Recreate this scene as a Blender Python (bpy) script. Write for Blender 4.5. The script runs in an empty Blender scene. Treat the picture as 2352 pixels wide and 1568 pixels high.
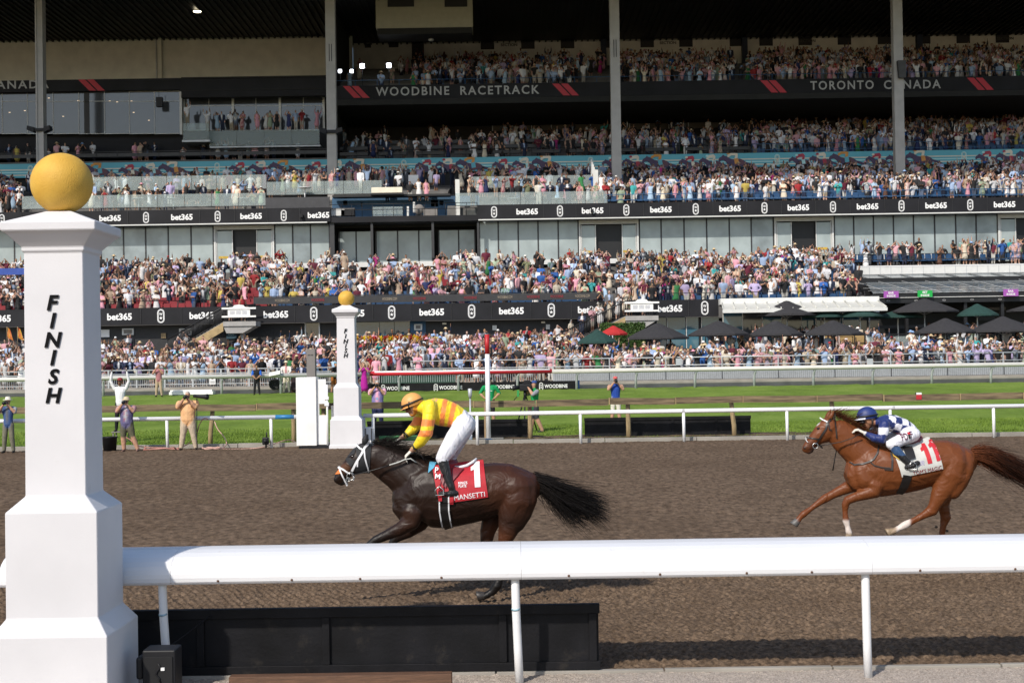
import bpy, bmesh, math, random
import numpy as np
from mathutils import Vector, Matrix
from mathutils.bvhtree import BVHTree

random.seed(7); np.random.seed(7)
SC = bpy.context.scene
COL = SC.collection
R = math.radians

# ------------------------------------------------------------------ camera
CAMZ = 2.75
FD = 3266.0                      # focal length in units of a 2352 wide picture
PITCH = math.atan(41.0/FD); ROLL = -math.atan(0.0150)
cam_m = Matrix.Rotation(R(90)+PITCH, 4, 'X') @ Matrix.Rotation(ROLL, 4, 'Z')
cd = bpy.data.cameras.new('camera'); cam = bpy.data.objects.new('camera', cd); COL.objects.link(cam)
cam.matrix_world = Matrix.Translation((0, 0, CAMZ)) @ cam_m
cd.sensor_width = 36.0; cd.lens = 36.0*FD/2352.0; cd.clip_start = 0.5; cd.clip_end = 2000
SC.camera = cam
# ------------------------------------------------------------------ sky, sun, exposure
SUN = Vector((0.62, 1.02, -1.0)).normalized()
w = bpy.data.worlds.new('World'); SC.world = w; w.use_nodes = True
nt = w.node_tree
sky = nt.nodes.new('ShaderNodeTexSky'); sky.sky_type = 'NISHITA'; sky.sun_disc = False
sky.sun_elevation = math.asin(-SUN.z); sky.sun_rotation = math.atan2(-SUN.x, -SUN.y)
sky.air_density = 1.0; sky.dust_density = 1.0; sky.ozone_density = 1.0
bg = nt.nodes['Background']; bg.inputs['Strength'].default_value = 0.15
nt.links.new(sky.outputs[0], bg.inputs[0])
sd = bpy.data.lights.new('sun', 'SUN'); sd.energy = 4.0; sd.angle = R(1.2); sd.color = (1.0, 0.93, 0.83)
so = bpy.data.objects.new('sun', sd); COL.objects.link(so)
so.rotation_euler = SUN.to_track_quat('-Z', 'Y').to_euler(); so.location = (-40, -20, 60)
SC.view_settings.view_transform = 'Standard'; SC.view_settings.look = 'None'
SC.view_settings.exposure = 0.12; SC.view_settings.gamma = 1.0
SC.cycles.max_bounces = 6; SC.cycles.transparent_max_bounces = 12

# ------------------------------------------------------------------ helpers
def at(x, y, Y):
    """point at depth Y that stands at (x, y) of the 2352 x 1568 picture"""
    d = cam_m.to_3x3() @ Vector(((x-1176.0)/FD, -(y-784.0)/FD, -1.0))
    return Vector((0, 0, CAMZ)) + d*(Y/d.y)
def ax(x, Y, y=800): return at(x, y, Y).x
def az(y, Y, x=1176): return at(x, y, Y).z
def lin(*c):
    c = c[0] if len(c) == 1 else c
    return tuple((v/255/12.92 if v/255 <= .04045 else ((v/255+.055)/1.055)**2.4) for v in c)

MATS = {}
def mat(name, col, rough=.6, var=.12, scale=3.0, bump=0.0, bscale=40.0, metal=0.0, spec=.5, col2=None, detail=3.0, sheen=0, coat=0, stretch=None, specks=None):
    if name in MATS: return MATS[name]
    m = bpy.data.materials.new(name); m.use_nodes = True; t = m.node_tree; b = t.nodes['Principled BSDF']
    b.inputs['Roughness'].default_value = rough; b.inputs['Metallic'].default_value = metal
    b.inputs['Specular IOR Level'].default_value = spec
    if coat: b.inputs['Coat Weight'].default_value = coat; b.inputs['Coat Roughness'].default_value = .15
    if sheen: b.inputs['Sheen Weight'].default_value = sheen
    tc = t.nodes.new('ShaderNodeTexCoord'); src = tc.outputs['Object']
    if stretch:
        mp = t.nodes.new('ShaderNodeMapping'); mp.inputs['Scale'].default_value = stretch
        t.links.new(src, mp.inputs['Vector']); src = mp.outputs[0]
    n = t.nodes.new('ShaderNodeTexNoise'); n.inputs['Scale'].default_value = scale; n.inputs['Detail'].default_value = detail
    t.links.new(src, n.inputs['Vector'])
    r = t.nodes.new('ShaderNodeValToRGB'); t.links.new(n.outputs['Fac'], r.inputs[0])
    c2 = col2 or tuple(min(1, v*(1+var)) for v in col); c1 = col if col2 else tuple(v*(1-var) for v in col)
    r.color_ramp.elements[0].position = .32; r.color_ramp.elements[1].position = .68
    r.color_ramp.elements[0].color = (*c1, 1); r.color_ramp.elements[1].color = (*c2, 1)
    if specks:
        sc_, th_, dc_, am_ = specks; n3 = t.nodes.new('ShaderNodeTexNoise'); n3.inputs['Scale'].default_value = sc_; n3.inputs['Detail'].default_value = 8; n3.inputs['Roughness'].default_value = .7; t.links.new(src, n3.inputs['Vector'])
        r3 = t.nodes.new('ShaderNodeValToRGB'); r3.color_ramp.elements[0].position = th_; r3.color_ramp.elements[1].position = th_+.09; r3.color_ramp.elements[0].color = (0, 0, 0, 1); r3.color_ramp.elements[1].color = (am_, am_, am_, 1); t.links.new(n3.outputs['Fac'], r3.inputs[0])
        mx = t.nodes.new('ShaderNodeMix'); mx.data_type = 'RGBA'; t.links.new(r3.outputs[0], mx.inputs[0]); t.links.new(r.outputs[0], mx.inputs[6]); mx.inputs[7].default_value = (*dc_, 1); t.links.new(mx.outputs[2], b.inputs['Base Color'])
    else: t.links.new(r.outputs[0], b.inputs['Base Color'])
    if bump:
        n2 = t.nodes.new('ShaderNodeTexNoise'); n2.inputs['Scale'].default_value = bscale; n2.inputs['Detail'].default_value = 4
        t.links.new(src, n2.inputs['Vector'])
        bp = t.nodes.new('ShaderNodeBump'); bp.inputs['Strength'].default_value = bump; bp.inputs['Distance'].default_value = .02
        t.links.new(n2.outputs['Fac'], bp.inputs['Height']); t.links.new(bp.outputs[0], b.inputs['Normal'])
    MATS[name] = m; return m
def glow(name, col, s):
    m = bpy.data.materials.new(name); m.use_nodes = True; b = m.node_tree.nodes['Principled BSDF']
    b.inputs['Base Color'].default_value = (*col, 1); b.inputs['Emission Color'].default_value = (*col, 1); b.inputs['Emission Strength'].default_value = s
    MATS[name] = m; return m
def glassmat(name, tint, opac, rough=.08):
    """clear sheet glass: part see-through, part tinted and glossy"""
    m = bpy.data.materials.new(name); m.use_nodes = True; t = m.node_tree; b = t.nodes['Principled BSDF']
    b.inputs['Base Color'].default_value = (*tint, 1); b.inputs['Roughness'].default_value = rough
    tr = t.nodes.new('ShaderNodeBsdfTransparent'); tr.inputs[0].default_value = (.9, .95, .95, 1)
    mx = t.nodes.new('ShaderNodeMixShader'); mx.inputs[0].default_value = opac
    t.links.new(tr.outputs[0], mx.inputs[1]); t.links.new(b.outputs[0], mx.inputs[2])
    t.links.new(mx.outputs[0], t.nodes['Material Output'].inputs['Surface'])
    MATS[name] = m; return m
def vcmat(name, rough=.75, bump=.0, spec=.3, coat=0, sheen=0, bscale=60, dist=.01, stretch=None):
    m = bpy.data.materials.new(name); m.use_nodes = True; t = m.node_tree; b = t.nodes['Principled BSDF']
    b.inputs['Roughness'].default_value = rough; b.inputs['Specular IOR Level'].default_value = spec
    if coat: b.inputs['Coat Weight'].default_value = coat; b.inputs['Coat Roughness'].default_value = .3
    if sheen: b.inputs['Sheen Weight'].default_value = sheen
    a = t.nodes.new('ShaderNodeVertexColor'); a.layer_name = 'Col'
    t.links.new(a.outputs[0], b.inputs['Base Color'])
    if bump:
        tc = t.nodes.new('ShaderNodeTexCoord'); n2 = t.nodes.new('ShaderNodeTexNoise'); n2.inputs['Scale'].default_value = bscale; n2.inputs['Detail'].default_value = 4
        src = tc.outputs['Object']
        if stretch:
            mp = t.nodes.new('ShaderNodeMapping'); mp.inputs['Scale'].default_value = stretch
            t.links.new(src, mp.inputs['Vector']); src = mp.outputs[0]
        t.links.new(src, n2.inputs['Vector'])
        bp = t.nodes.new('ShaderNodeBump'); bp.inputs['Strength'].default_value = bump; bp.inputs['Distance'].default_value = dist
        t.links.new(n2.outputs['Fac'], bp.inputs['Height']); t.links.new(bp.outputs[0], b.inputs['Normal'])
    MATS[name] = m; return m

def tag(o, label=None, cat=None, group=None, kind=None):
    if label: o['label'] = label
    if cat: o['category'] = cat
    if group: o['group'] = group
    if kind: o['kind'] = kind
    return o
WLOC = {}
def wloc(o):
    l = Vector(WLOC.get(o.name, (0, 0, 0)))
    return l
def thing(name, label, cat, loc=(0, 0, 0), group=None):
    o = bpy.data.objects.new(name, None); COL.objects.link(o); o.location = loc; o.empty_display_size = .2
    WLOC[o.name] = Vector(loc); return tag(o, label, cat, group)
def link_mesh(name, V, F, mats, parent=None, mi=None, smooth=False, origin=None, cols=None):
    """V world coordinates; the object's origin is its parent's, or the given one"""
    org = wloc(parent) if parent else Vector(origin or (0, 0, 0))
    V = np.asarray(V, dtype=float).reshape(-1, 3) - np.array(org)
    me = bpy.data.meshes.new(name)
    me.from_pydata(V.tolist(), [], [list(f) for f in F])
    for m in (mats if isinstance(mats, (list, tuple)) else [mats]): me.materials.append(m)
    if mi is not None: me.polygons.foreach_set('material_index', mi)
    if smooth is True: me.polygons.foreach_set('use_smooth', [True]*len(me.polygons))
    elif smooth: me.polygons.foreach_set('use_smooth', list(smooth))
    if cols is not None:
        ca = me.color_attributes.new('Col', 'FLOAT_COLOR', 'POINT')
        c4 = np.ones((len(V), 4), dtype=np.float32); c4[:, :3] = cols
        ca.data.foreach_set('color', c4.ravel())
    me.update()
    o = bpy.data.objects.new(name, me); COL.objects.link(o)
    if parent: o.parent = parent
    else: o.location = org
    WLOC[o.name] = org
    return o
class MB:
    def __init__(s): s.V = []; s.F = []; s.M = []; s.S = []; s.mats = []
    def _m(s, m):
        if m not in s.mats: s.mats.append(m)
        return s.mats.index(m)
    def add(s, V, F, m, smooth=False):
        o = len(s.V); k = s._m(m)
        s.V += [tuple(v) for v in V]
        for f in F: s.F.append([i+o for i in f]); s.M.append(k); s.S.append(smooth)
        return s
    def box(s, a, b, m, bev=0):
        x0, y0, z0 = [min(a[i], b[i]) for i in range(3)]; x1, y1, z1 = [max(a[i], b[i]) for i in range(3)]
        if bev:
            bm = bmesh.new(); bmesh.ops.create_cube(bm, size=1)
            for v in bm.verts: v.co = Vector(((x0+x1)/2+v.co.x*(x1-x0), (y0+y1)/2+v.co.y*(y1-y0), (z0+z1)/2+v.co.z*(z1-z0)))
            bmesh.ops.bevel(bm, geom=bm.edges[:], offset=bev, segments=2, affect='EDGES', profile=.5)
            bm.verts.index_update()
            s.add([v.co[:] for v in bm.verts], [[v.index for v in f.verts] for f in bm.faces], m); bm.free(); return s
        return s.add([(x0,y0,z0),(x1,y0,z0),(x1,y1,z0),(x0,y1,z0),(x0,y0,z1),(x1,y0,z1),(x1,y1,z1),(x0,y1,z1)],
                     [(0,3,2,1),(4,5,6,7),(0,1,5,4),(1,2,6,5),(2,3,7,6),(3,0,4,7)], m)
    def hexa(s, P, m):
        """8 points: bottom ring then top ring"""
        return s.add(P, [(0,3,2,1),(4,5,6,7),(0,1,5,4),(1,2,6,5),(2,3,7,6),(3,0,4,7)], m)
    def bar(s, p, q, r, m, n=8, r2=None, cap=True, square=False):
        return s.tube([p, q], [r, r if r2 is None else r2], m, n=4 if square else n, smooth=not square, cap=cap)
    def tube(s, pts, rad, m, n=8, smooth=True, cap=True, up=None, flat=1.0):
        pts = [Vector(p) for p in pts]
        if not isinstance(rad, (list, tuple, np.ndarray)): rad = [rad]*len(pts)
        V = []; F = []
        T0 = (pts[1]-pts[0]).normalized()
        ref = Vector(up) if up else (Vector((0, 0, 1)) if abs(T0.z) < .9 else Vector((0, 1, 0)))
        a = ref.cross(T0).normalized()
        for i, p in enumerate(pts):
            T = (pts[min(i+1, len(pts)-1)]-pts[max(i-1, 0)]).normalized()
            a = (a - T*a.dot(T)); a = a.normalized() if a.length > 1e-6 else ref.cross(T).normalized()
            b = T.cross(a)
            for k in range(n):
                th = 2*math.pi*(k+(.5 if n == 4 else 0))/n
                V.append(p+(a*math.cos(th)+b*math.sin(th)*flat)*rad[i])
        for i in range(len(pts)-1):
            for k in range(n):
                k2 = (k+1) % n
                F.append((i*n+k, i*n+k2, (i+1)*n+k2, (i+1)*n+k))
        if cap: F.append(tuple(range(n-1, -1, -1))); F.append(tuple((len(pts)-1)*n+k for k in range(n)))
        return s.add(V, F, m, smooth)
    def lathe(s, prof, c, m, n=24, smooth=True):
        V = []; F = []
        for r, z in prof:
            for k in range(n):
                t = 2*math.pi*k/n; V.append((c[0]+r*math.cos(t), c[1]+r*math.sin(t), c[2]+z))
        for i in range(len(prof)-1):
            for k in range(n): F.append((i*n+k, i*n+(k+1) % n, (i+1)*n+(k+1) % n, (i+1)*n+k))
        return s.add(V, F, m, smooth)
    def prism(s, poly, y0, y1, m):
        """polygon of (x, z) pushed from y0 to y1"""
        n = len(poly)
        V = [(x, y0, z) for x, z in poly]+[(x, y1, z) for x, z in poly]
        F = [tuple(range(n)), tuple(range(2*n-1, n-1, -1))]+[(i, i+n, (i+1) % n+n, (i+1) % n) for i in range(n)]
        return s.add(V, F, m)
    def xprism(s, poly, x0, x1, m):
        """polygon of (y, z) pushed from x0 to x1"""
        n = len(poly)
        V = [(x0, y, z) for y, z in poly]+[(x1, y, z) for y, z in poly]
        F = [tuple(range(n-1, -1, -1)), tuple(range(n, 2*n))]+[(i, (i+1) % n, (i+1) % n+n, i+n) for i in range(n)]
        return s.add(V, F, m)
    def sphere(s, c, r, m, n=24, k=14):
        rr = r if isinstance(r, (tuple, list)) else (r, r, r)
        V = []; F = []
        for i in range(k+1):
            p = math.pi*i/k
            for j in range(n):
                t = 2*math.pi*j/n
                V.append((c[0]+rr[0]*math.sin(p)*math.cos(t), c[1]+rr[1]*math.sin(p)*math.sin(t), c[2]-rr[2]*math.cos(p)))
        for i in range(k):
            for j in range(n): F.append((i*n+j, i*n+(j+1) % n, (i+1)*n+(j+1) % n, (i+1)*n+j))
        return s.add(V, F, m, True)
    def build(s, name, parent=None, origin=None):
        return link_mesh(name, s.V, s.F, s.mats, parent, s.M, s.S, origin)

_txt = {}
def text_geo(body, bold=.0, shear=0.0, spacing=1.0, extrude=.02):
    """flat letters of height 1 (capitals), centred; returns (x, y) verts with faces and depth"""
    key = (body, bold, shear, spacing)
    if key in _txt: return _txt[key]
    if body == 'M':
        P = np.array([(0, 0, 0), (.24, 0, 0), (.24, .6, 0), (.5, .22, 0), (.76, .6, 0), (.76, 0, 0), (1, 0, 0), (1, 1, 0), (.76, 1, 0), (.5, .6, 0), (.24, 1, 0), (0, 1, 0)], float)-np.array((.5, .5, 0))
        _txt[key] = (P, [[0, 1, 2, 11], [11, 2, 10], [2, 3, 9, 10], [3, 4, 8, 9], [4, 7, 8], [5, 6, 7, 4]]); return _txt[key]
    if 'M' in body: bold = 0.0
    if body == '1':
        P = np.array([(.36, 0, 0), (1, 0, 0), (1, 1, 0), (.52, 1, 0), (.36, .88, 0), (0, .80, 0), (0, .66, 0), (.36, .70, 0)], float)-np.array((.5, .5, 0)); P[:, 0] *= .5
        _txt[key] = (P, [[0, 1, 2, 3, 4, 7], [4, 5, 6, 7]]); return _txt[key]
    cu = bpy.data.curves.new('t', 'FONT'); cu.body = body; cu.align_x = 'CENTER'; cu.align_y = 'CENTER'
    cu.offset = bold; cu.shear = shear; cu.space_character = spacing; cu.resolution_u = 3; cu.extrude = .0; cu.fill_mode = 'FRONT'
    o = bpy.data.objects.new('t', cu); COL.objects.link(o)
    dg = bpy.context.evaluated_depsgraph_get(); me = o.evaluated_get(dg).to_mesh()
    V = np.array([v.co[:] for v in me.vertices]); F = [list(p.vertices) for p in me.polygons]
    o.evaluated_get(dg).to_mesh_clear(); bpy.data.objects.remove(o); bpy.data.curves.remove(cu)
    V[:, 0] -= (V[:, 0].min()+V[:, 0].max())/2; V[:, 1] -= (V[:, 1].min()+V[:, 1].max())/2
    _txt[key] = (V, F); return V, F
def letters(mb, body, c, w, h, m, bold=.0, shear=0, spacing=1.0, push=.0):
    """writing that faces the camera side (-Y), fitted into w x h about c"""
    V, F = text_geo(body, bold, shear, spacing)
    sx = w/(V[:, 0].max()-V[:, 0].min()) if w else h/(V[:, 1].max()-V[:, 1].min())
    sy = h/(V[:, 1].max()-V[:, 1].min()) if h else sx
    P = [(c[0]+v[0]*sx, c[1], c[2]+v[1]*sy) for v in V]
    if push:
        n = len(P); mb.add(P, F, m)
        ed = {}
        for f in F:
            for i in range(len(f)):
                e = (f[i], f[(i+1) % len(f)]); ed[e] = ed.get(e, 0)+1
        bd = [e for e in ed if (e[1], e[0]) not in ed]
        Q = P+[(p[0], p[1]+push, p[2]) for p in P]
        mb.add(Q, [(a, a+n, b+n, b) for a, b in bd], m)
    else: mb.add(P, F, m)
def ring_poly(cx, cz, w, h, n=10):
    """upright stadium outline"""
    r = w/2; P = []
    for k in range(n+1): t = math.pi*k/n; P.append((cx+r*math.cos(t), cz+h/2-r+r*math.sin(t)))
    for k in range(n+1): t = math.pi+math.pi*k/n; P.append((cx+r*math.cos(t), cz-h/2+r+r*math.sin(t)))
    return P
def ring(mb, cx, y, cz, w, h, t, m):
    A = ring_poly(cx, cz, w, h); B = ring_poly(cx, cz, w-2*t, h-2*t); n = len(A)
    mb.add([(p[0], y, p[1]) for p in A+B], [(i, (i+1) % n, (i+1) % n+n, i+n) for i in range(n)], m)
def star(mb, cx, y, cz, r, m):
    P = [(cx, y, cz)]+[(cx+(r if k % 2 == 0 else r*.42)*math.sin(math.pi*k/5), y, cz+(r if k % 2 == 0 else r*.42)*math.cos(math.pi*k/5)) for k in range(10)]
    mb.add(P, [(0, 1+k, 1+(k+1) % 10) for k in range(10)], m)
def emblem(mb, cx, y, cz, h, m):
    w = h*.52
    ring(mb, cx, y, cz, w, h, h*.035, m); ring(mb, cx, y, cz, w*.82, h-w*.18, h*.05, m)
    letters(mb, 'W', (cx, y, cz+h*.14), w*.5, h*.2, m, bold=.03); star(mb, cx, y, cz-h*.14, h*.14, m)

# common materials
M_white = mat('white paint', (.74, .74, .745), .45, .04, 3.0, .04, 60, specks=(9, .60, (.34, .28, .22), .5)) if True else mat('x', (1, 1, 1), .5, .0, 2.0, .04, 60)
M_rail = mat('white rail', (.70, .70, .715), .35, .03, 1.2, detail=6, specks=(5, .63, (.42, .37, .31), .35))
M_black = mat('black board', (.006, .006, .0075), .6, .4, 3, .15, 30, spec=.2, specks=(4, .58, (.04, .034, .028), .35))
M_fascia = mat('charcoal fascia', (.013, .013, .016), .65, .25, .6, spec=.25)
M_sign = mat('sign white', (.75, .75, .75), .5, .03)
M_conc = mat('concrete', (.27, .25, .22), .85, .18, 1.2, .2, 20)
M_galv = mat('galvanised steel', (.42, .44, .46), .45, .12, 2, metal=.3)
M_dark = mat('dark metal', (.011, .011, .013), .5, .2, 2, spec=.3)
# ------------------------------------------------------------------ ground
def vnoise(X, Y, sc, seed):
    rs = np.random.RandomState(seed); N = 256; g = rs.rand(N, N)
    x = X/sc; y = Y/sc; xi = np.floor(x).astype(int); yi = np.floor(y).astype(int); fx = x-xi; fy = y-yi
    fx = fx*fx*(3-2*fx); fy = fy*fy*(3-2*fy)
    a = g[xi % N, yi % N]; b = g[(xi+1) % N, yi % N]; c = g[xi % N, (yi+1) % N]; d = g[(xi+1) % N, (yi+1) % N]
    return (a*(1-fx)+b*fx)*(1-fy)+(c*(1-fx)+d*fx)*fy-.5
def grid_mesh(name, x0, x1, y0, y1, cell, hfun, m):
    nx = int((x1-x0)/cell)+1; ny = int((y1-y0)/cell)+1
    X, Y = np.meshgrid(np.linspace(x0, x1, nx), np.linspace(y0, y1, ny))
    Z = hfun(X, Y); V = np.stack([X, Y, Z], -1).reshape(-1, 3).astype(np.float32)
    i = np.arange(nx*ny).reshape(ny, nx)
    F = np.stack([i[:-1, :-1], i[:-1, 1:], i[1:, 1:], i[1:, :-1]], -1).reshape(-1, 4)
    me = bpy.data.meshes.new(name); me.vertices.add(len(V)); me.vertices.foreach_set('co', V.ravel())
    me.loops.add(F.size); me.loops.foreach_set('vertex_index', F.ravel().astype(np.int32))
    me.polygons.add(len(F)); me.polygons.foreach_set('loop_start', np.arange(0, F.size, 4, dtype=np.int32))
    me.polygons.foreach_set('use_smooth', np.ones(len(F), dtype=bool))
    me.materials.append(m); me.update(); me.validate()
    o = bpy.data.objects.new(name, me); COL.objects.link(o); return o
def dirt_h(X, Y):
    rag = vnoise(X, Y, .9, 3)*2
    wx = X+.05*vnoise(X, Y, .25, 1)+.06*rag; wy = Y+.06*vnoise(X, Y, .22, 2)
    row = np.sin(2*np.pi*(wx*1.0+wy*.35)/.125)*np.sin(2*np.pi*wy/.15)
    fade = np.clip(1.0-(Y-19)/24, .45, 1)
    c1 = vnoise(wx, wy, .070, 5); c2 = vnoise(X, Y, .036, 6); rid = np.sin(2*np.pi*(X+.02*c2+.03*c1+.45*Y+.10*rag)/.095)*(.65+.35*np.sin(2*np.pi*(wy)/.13))*(.35+.65*np.clip(vnoise(X, Y, 1.3, 15)*2+.6, 0, 1))
    h = .017*rid+.006*row*(.4+np.clip(rag+.5, 0, 1.2)) + .045*np.abs(c1)*fade + .026*c2*fade - .12*np.clip(-c1-.20, 0, 1)*fade+.014*vnoise(X, Y, .33, 7)+.016*vnoise(X, Y, 1.6, 8)
    # hoof prints and the trodden lane the field has just galloped over
    lane = np.exp(-((Y-17.2)/1.5)**2)*(X > -1)
    h = h - .16*lane*np.clip(vnoise(X, Y, .26, 11)-.14, 0, 1)
    return h*np.clip((Y-12.45)/.3, .3, 1)
m = mat('track dirt', (.060, .041, .027), .95, 0, 18, 1.0, 34, spec=.08, col2=(.192, .134, .090), detail=6, specks=(.55, .47, (.075, .050, .033), .32))
far_dirt = mat('track dirt far', (.072, .050, .034), .95, 0, 7, 1.0, 14, spec=.08, col2=(.180, .126, .086), detail=8, stretch=(1, .6, 1), specks=(.40, .47, (.075, .050, .033), .32))
tag(grid_mesh('dirt_track', -10.6, 10.6, 12.5, 20.0, .018, dirt_h, m), kind='structure')
tag(grid_mesh('dirt_track_far', -22, 22, 20.0, 46.6, .056, lambda X, Y: dirt_h(X, Y)*1.0, far_dirt), kind='structure')
b = MB(); b.box((-400, -200, -.6), (400, 46.6, -.06), m); tag(b.build('ground'), kind='structure')
M_gravel = mat('gravel', (.26, .215, .18), .95, 0, 60, .9, 110, col2=(.58, .50, .43), detail=6)
tag(grid_mesh('gravel_path', -8, 8, 10.6, 12.44, .02, lambda X, Y: .012*vnoise(X, Y, .04, 21)+.012*vnoise(X, Y, .02, 22)+.004, M_gravel), kind='structure')
b = MB()
x = -9.0
while x < 9: b.box((x+.004, 12.43, -.05), (x+1.46, 12.50, .032+random.uniform(-.004, .004)), M_conc, .006); x += 1.47
tag(b.build('kerb_strip'), kind='structure')
# grass
def turf_z(Y): return np.interp(Y, [46, 50, 56, 82.4], [0.0, .03, .15, 1.0])
mg = bpy.data.materials.new('turf'); mg.use_nodes = True; t = mg.node_tree; bs = t.nodes['Principled BSDF']; bs.inputs['Roughness'].default_value = .8
bs.inputs['Specular IOR Level'].default_value = .2
tc = t.nodes.new('ShaderNodeTexCoord')
def noise(scale, detail, stretch=None, rough=.6):
    n = t.nodes.new('ShaderNodeTexNoise'); n.inputs['Scale'].default_value = scale; n.inputs['Detail'].default_value = detail; n.inputs['Roughness'].default_value = rough
    if stretch:
        mp = t.nodes.new('ShaderNodeMapping'); mp.inputs['Scale'].default_value = stretch; t.links.new(tc.outputs['Object'], mp.inputs[0]); t.links.new(mp.outputs[0], n.inputs['Vector'])
    else: t.links.new(tc.outputs['Object'], n.inputs['Vector'])
    return n
n1 = noise(.45, 6, (1, .7, 1)); n2 = noise(9, 6, (1, .3, 1), .75); mixn = t.nodes.new('ShaderNodeMath'); mixn.operation = 'MULTIPLY_ADD'; mixn.inputs[1].default_value = .42
t.links.new(n2.outputs[0], mixn.inputs[0]); hh = t.nodes.new('ShaderNodeMath'); hh.operation = 'MULTIPLY'; hh.inputs[1].default_value = .62; t.links.new(n1.outputs[0], hh.inputs[0]); t.links.new(hh.outputs[0], mixn.inputs[2])
r = t.nodes.new('ShaderNodeValToRGB'); t.links.new(mixn.outputs[0], r.inputs[0])
e = r.color_ramp.elements; e[0].position = .30; e[0].color = (.066, .104, .014, 1); e[1].position = .72; e[1].color = (.21, .285, .055, 1)
k = e.new(.5); k.color = (.130, .202, .028, 1)
t.links.new(r.outputs[0], bs.inputs['Base Color'])
bp = t.nodes.new('ShaderNodeBump'); bp.inputs['Strength'].default_value = .45; bp.inputs['Distance'].default_value = .05; t.links.new(n2.outputs[0], bp.inputs['Height']); t.links.new(bp.outputs[0], bs.inputs['Normal'])
o = grid_mesh('turf_course', -50, 50, 46.7, 82.75, .22, lambda X, Y: turf_z(Y)+.05*vnoise(X, Y, .5, 31)+.03*vnoise(X, Y, .25, 32)-.01, mg)
tag(o, kind='structure')
# grass blades that fringe the turf's near edge and the fence line
def blades(name, n, yr, hh, seed):
    rs = np.random.RandomState(seed); X = rs.uniform(-20, 20, n); Y = rs.uniform(*yr, n); Z = turf_z(Y)-.02; H = rs.uniform(*hh, n); a = rs.uniform(0, 6.28, n)
    wv = .012; V = np.empty((n, 3, 3)); dx = np.cos(a)*wv; dy = np.sin(a)*wv
    V[:, 0] = np.stack([X-dx, Y-dy, Z], 1); V[:, 1] = np.stack([X+dx, Y+dy, Z], 1)
    V[:, 2] = np.stack([X+rs.normal(0, .03, n), Y+rs.normal(0, .03, n), Z+H], 1)
    o = link_mesh(name, V.reshape(-1, 3), np.arange(3*n).reshape(-1, 3).tolist(), mg); return tag(o, 'short green grass fringing the near edge of the turf course', 'grass', kind='stuff')
blades('grass', 90000, (46.85, 56), (.04, .11), 5)
# trodden soil round the far boards
b = grid_mesh('soil_patch', -5.2, 11.5, 47.9, 49.7, .1, lambda X, Y: turf_z(Y)+.05+.05*vnoise(X, Y, .4, 33), far_dirt); tag(b, kind='structure')
b = MB(); x = -30.0
while x < 30: b.box((x, 46.5, -.1), (x+2.98, 46.72, .13+random.uniform(-.008, .008)), M_conc, .01); x += 3.0
tag(b.build('kerb'), kind='structure')
ZAP = 1.4
b = MB()
b.box((-120, 83.3, -.5), (120, 86.5, 1.4), M_conc)
for i in range(14): b.box((-120, 86.5+i, -.5), (120, 87.5+i if i < 13 else 101, 1.4+.13*(i+1)), M_conc)
tag(b.build('apron_terrace'), kind='structure')

# ------------------------------------------------------------------ finish posts
M_stucco = mat('white stucco', (.62, .61, .625), .75, .05, 1.3, .07, 60, detail=6, specks=(3.2, .64, (.46, .43, .40), .4))
M_gold = mat('gold paint', (.55, .31, .042), .6, .10, 5, .35, 95, metal=.0, spec=.35, col2=(.66, .40, .065))
M_letter = mat('black letters', (.006, .006, .007), .7, .2, spec=.1)
def frust(mb, c, w0, w1, z0, z1, m):
    a, d = w0/2, w1/2
    mb.hexa([(c[0]-a, c[1]-a, z0), (c[0]+a, c[1]-a, z0), (c[0]+a, c[1]+a, z0), (c[0]-a, c[1]+a, z0),
             (c[0]-d, c[1]-d, z1), (c[0]+d, c[1]-d, z1), (c[0]+d, c[1]+d, z1), (c[0]-d, c[1]+d, z1)], m)
def post_profile(mb, c, prof, m):
    """square tower, one skin: list of (width, z)"""
    V = []; F = []
    for wd, z in prof:
        a = wd/2; V += [(c[0]-a, c[1]-a, z), (c[0]+a, c[1]-a, z), (c[0]+a, c[1]+a, z), (c[0]-a, c[1]+a, z)]
    n = len(prof)
    for i in range(n-1):
        for k in range(4): F.append((i*4+k, i*4+(k+1) % 4, (i+1)*4+(k+1) % 4, (i+1)*4+k))
    F += [(3, 2, 1, 0), tuple((n-1)*4+k for k in range(4))]
    bm = bmesh.new(); vs = [bm.verts.new(v) for v in V]
    for f in F: bm.faces.new([vs[i] for i in f])
    bmesh.ops.bevel(bm, geom=[e for e in bm.edges], offset=.006, segments=1, affect='EDGES', profile=.5, clamp_overlap=True)
    bm.verts.index_update(); mb.add([v.co[:] for v in bm.verts], [[v.index for v in f.verts] for f in bm.faces], m, False); bm.free()
def finish_post(label, c, prof, ball, zs, xo, face, lh):
    t = thing('finish_post', label, 'post', (c[0], c[1], 0), 'finish posts')
    b = MB(); post_profile(b, c, prof, M_stucco); b.build('pillar', t)
    b = MB(); b.sphere((c[0], c[1], ball[1]), ball[0], M_gold, 48, 28); b.build('ball', t)
    for ch, z in zip('FINISH', zs):
        b = MB(); letters(b, ch, (c[0]+xo, face-.010, z), None, lh, M_letter, bold=.030, shear=.22, push=.008); b.build('letter', t)
    return t
KP = 1.0
cN = (-3.646, 11.56)
zl = [az(349.1+v*.7733, 11.32*KP, u*.7733) for u, v in ((162, 447), (162, 500), (163, 557), (165, 610), (168, 666), (166, 722))]
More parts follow.
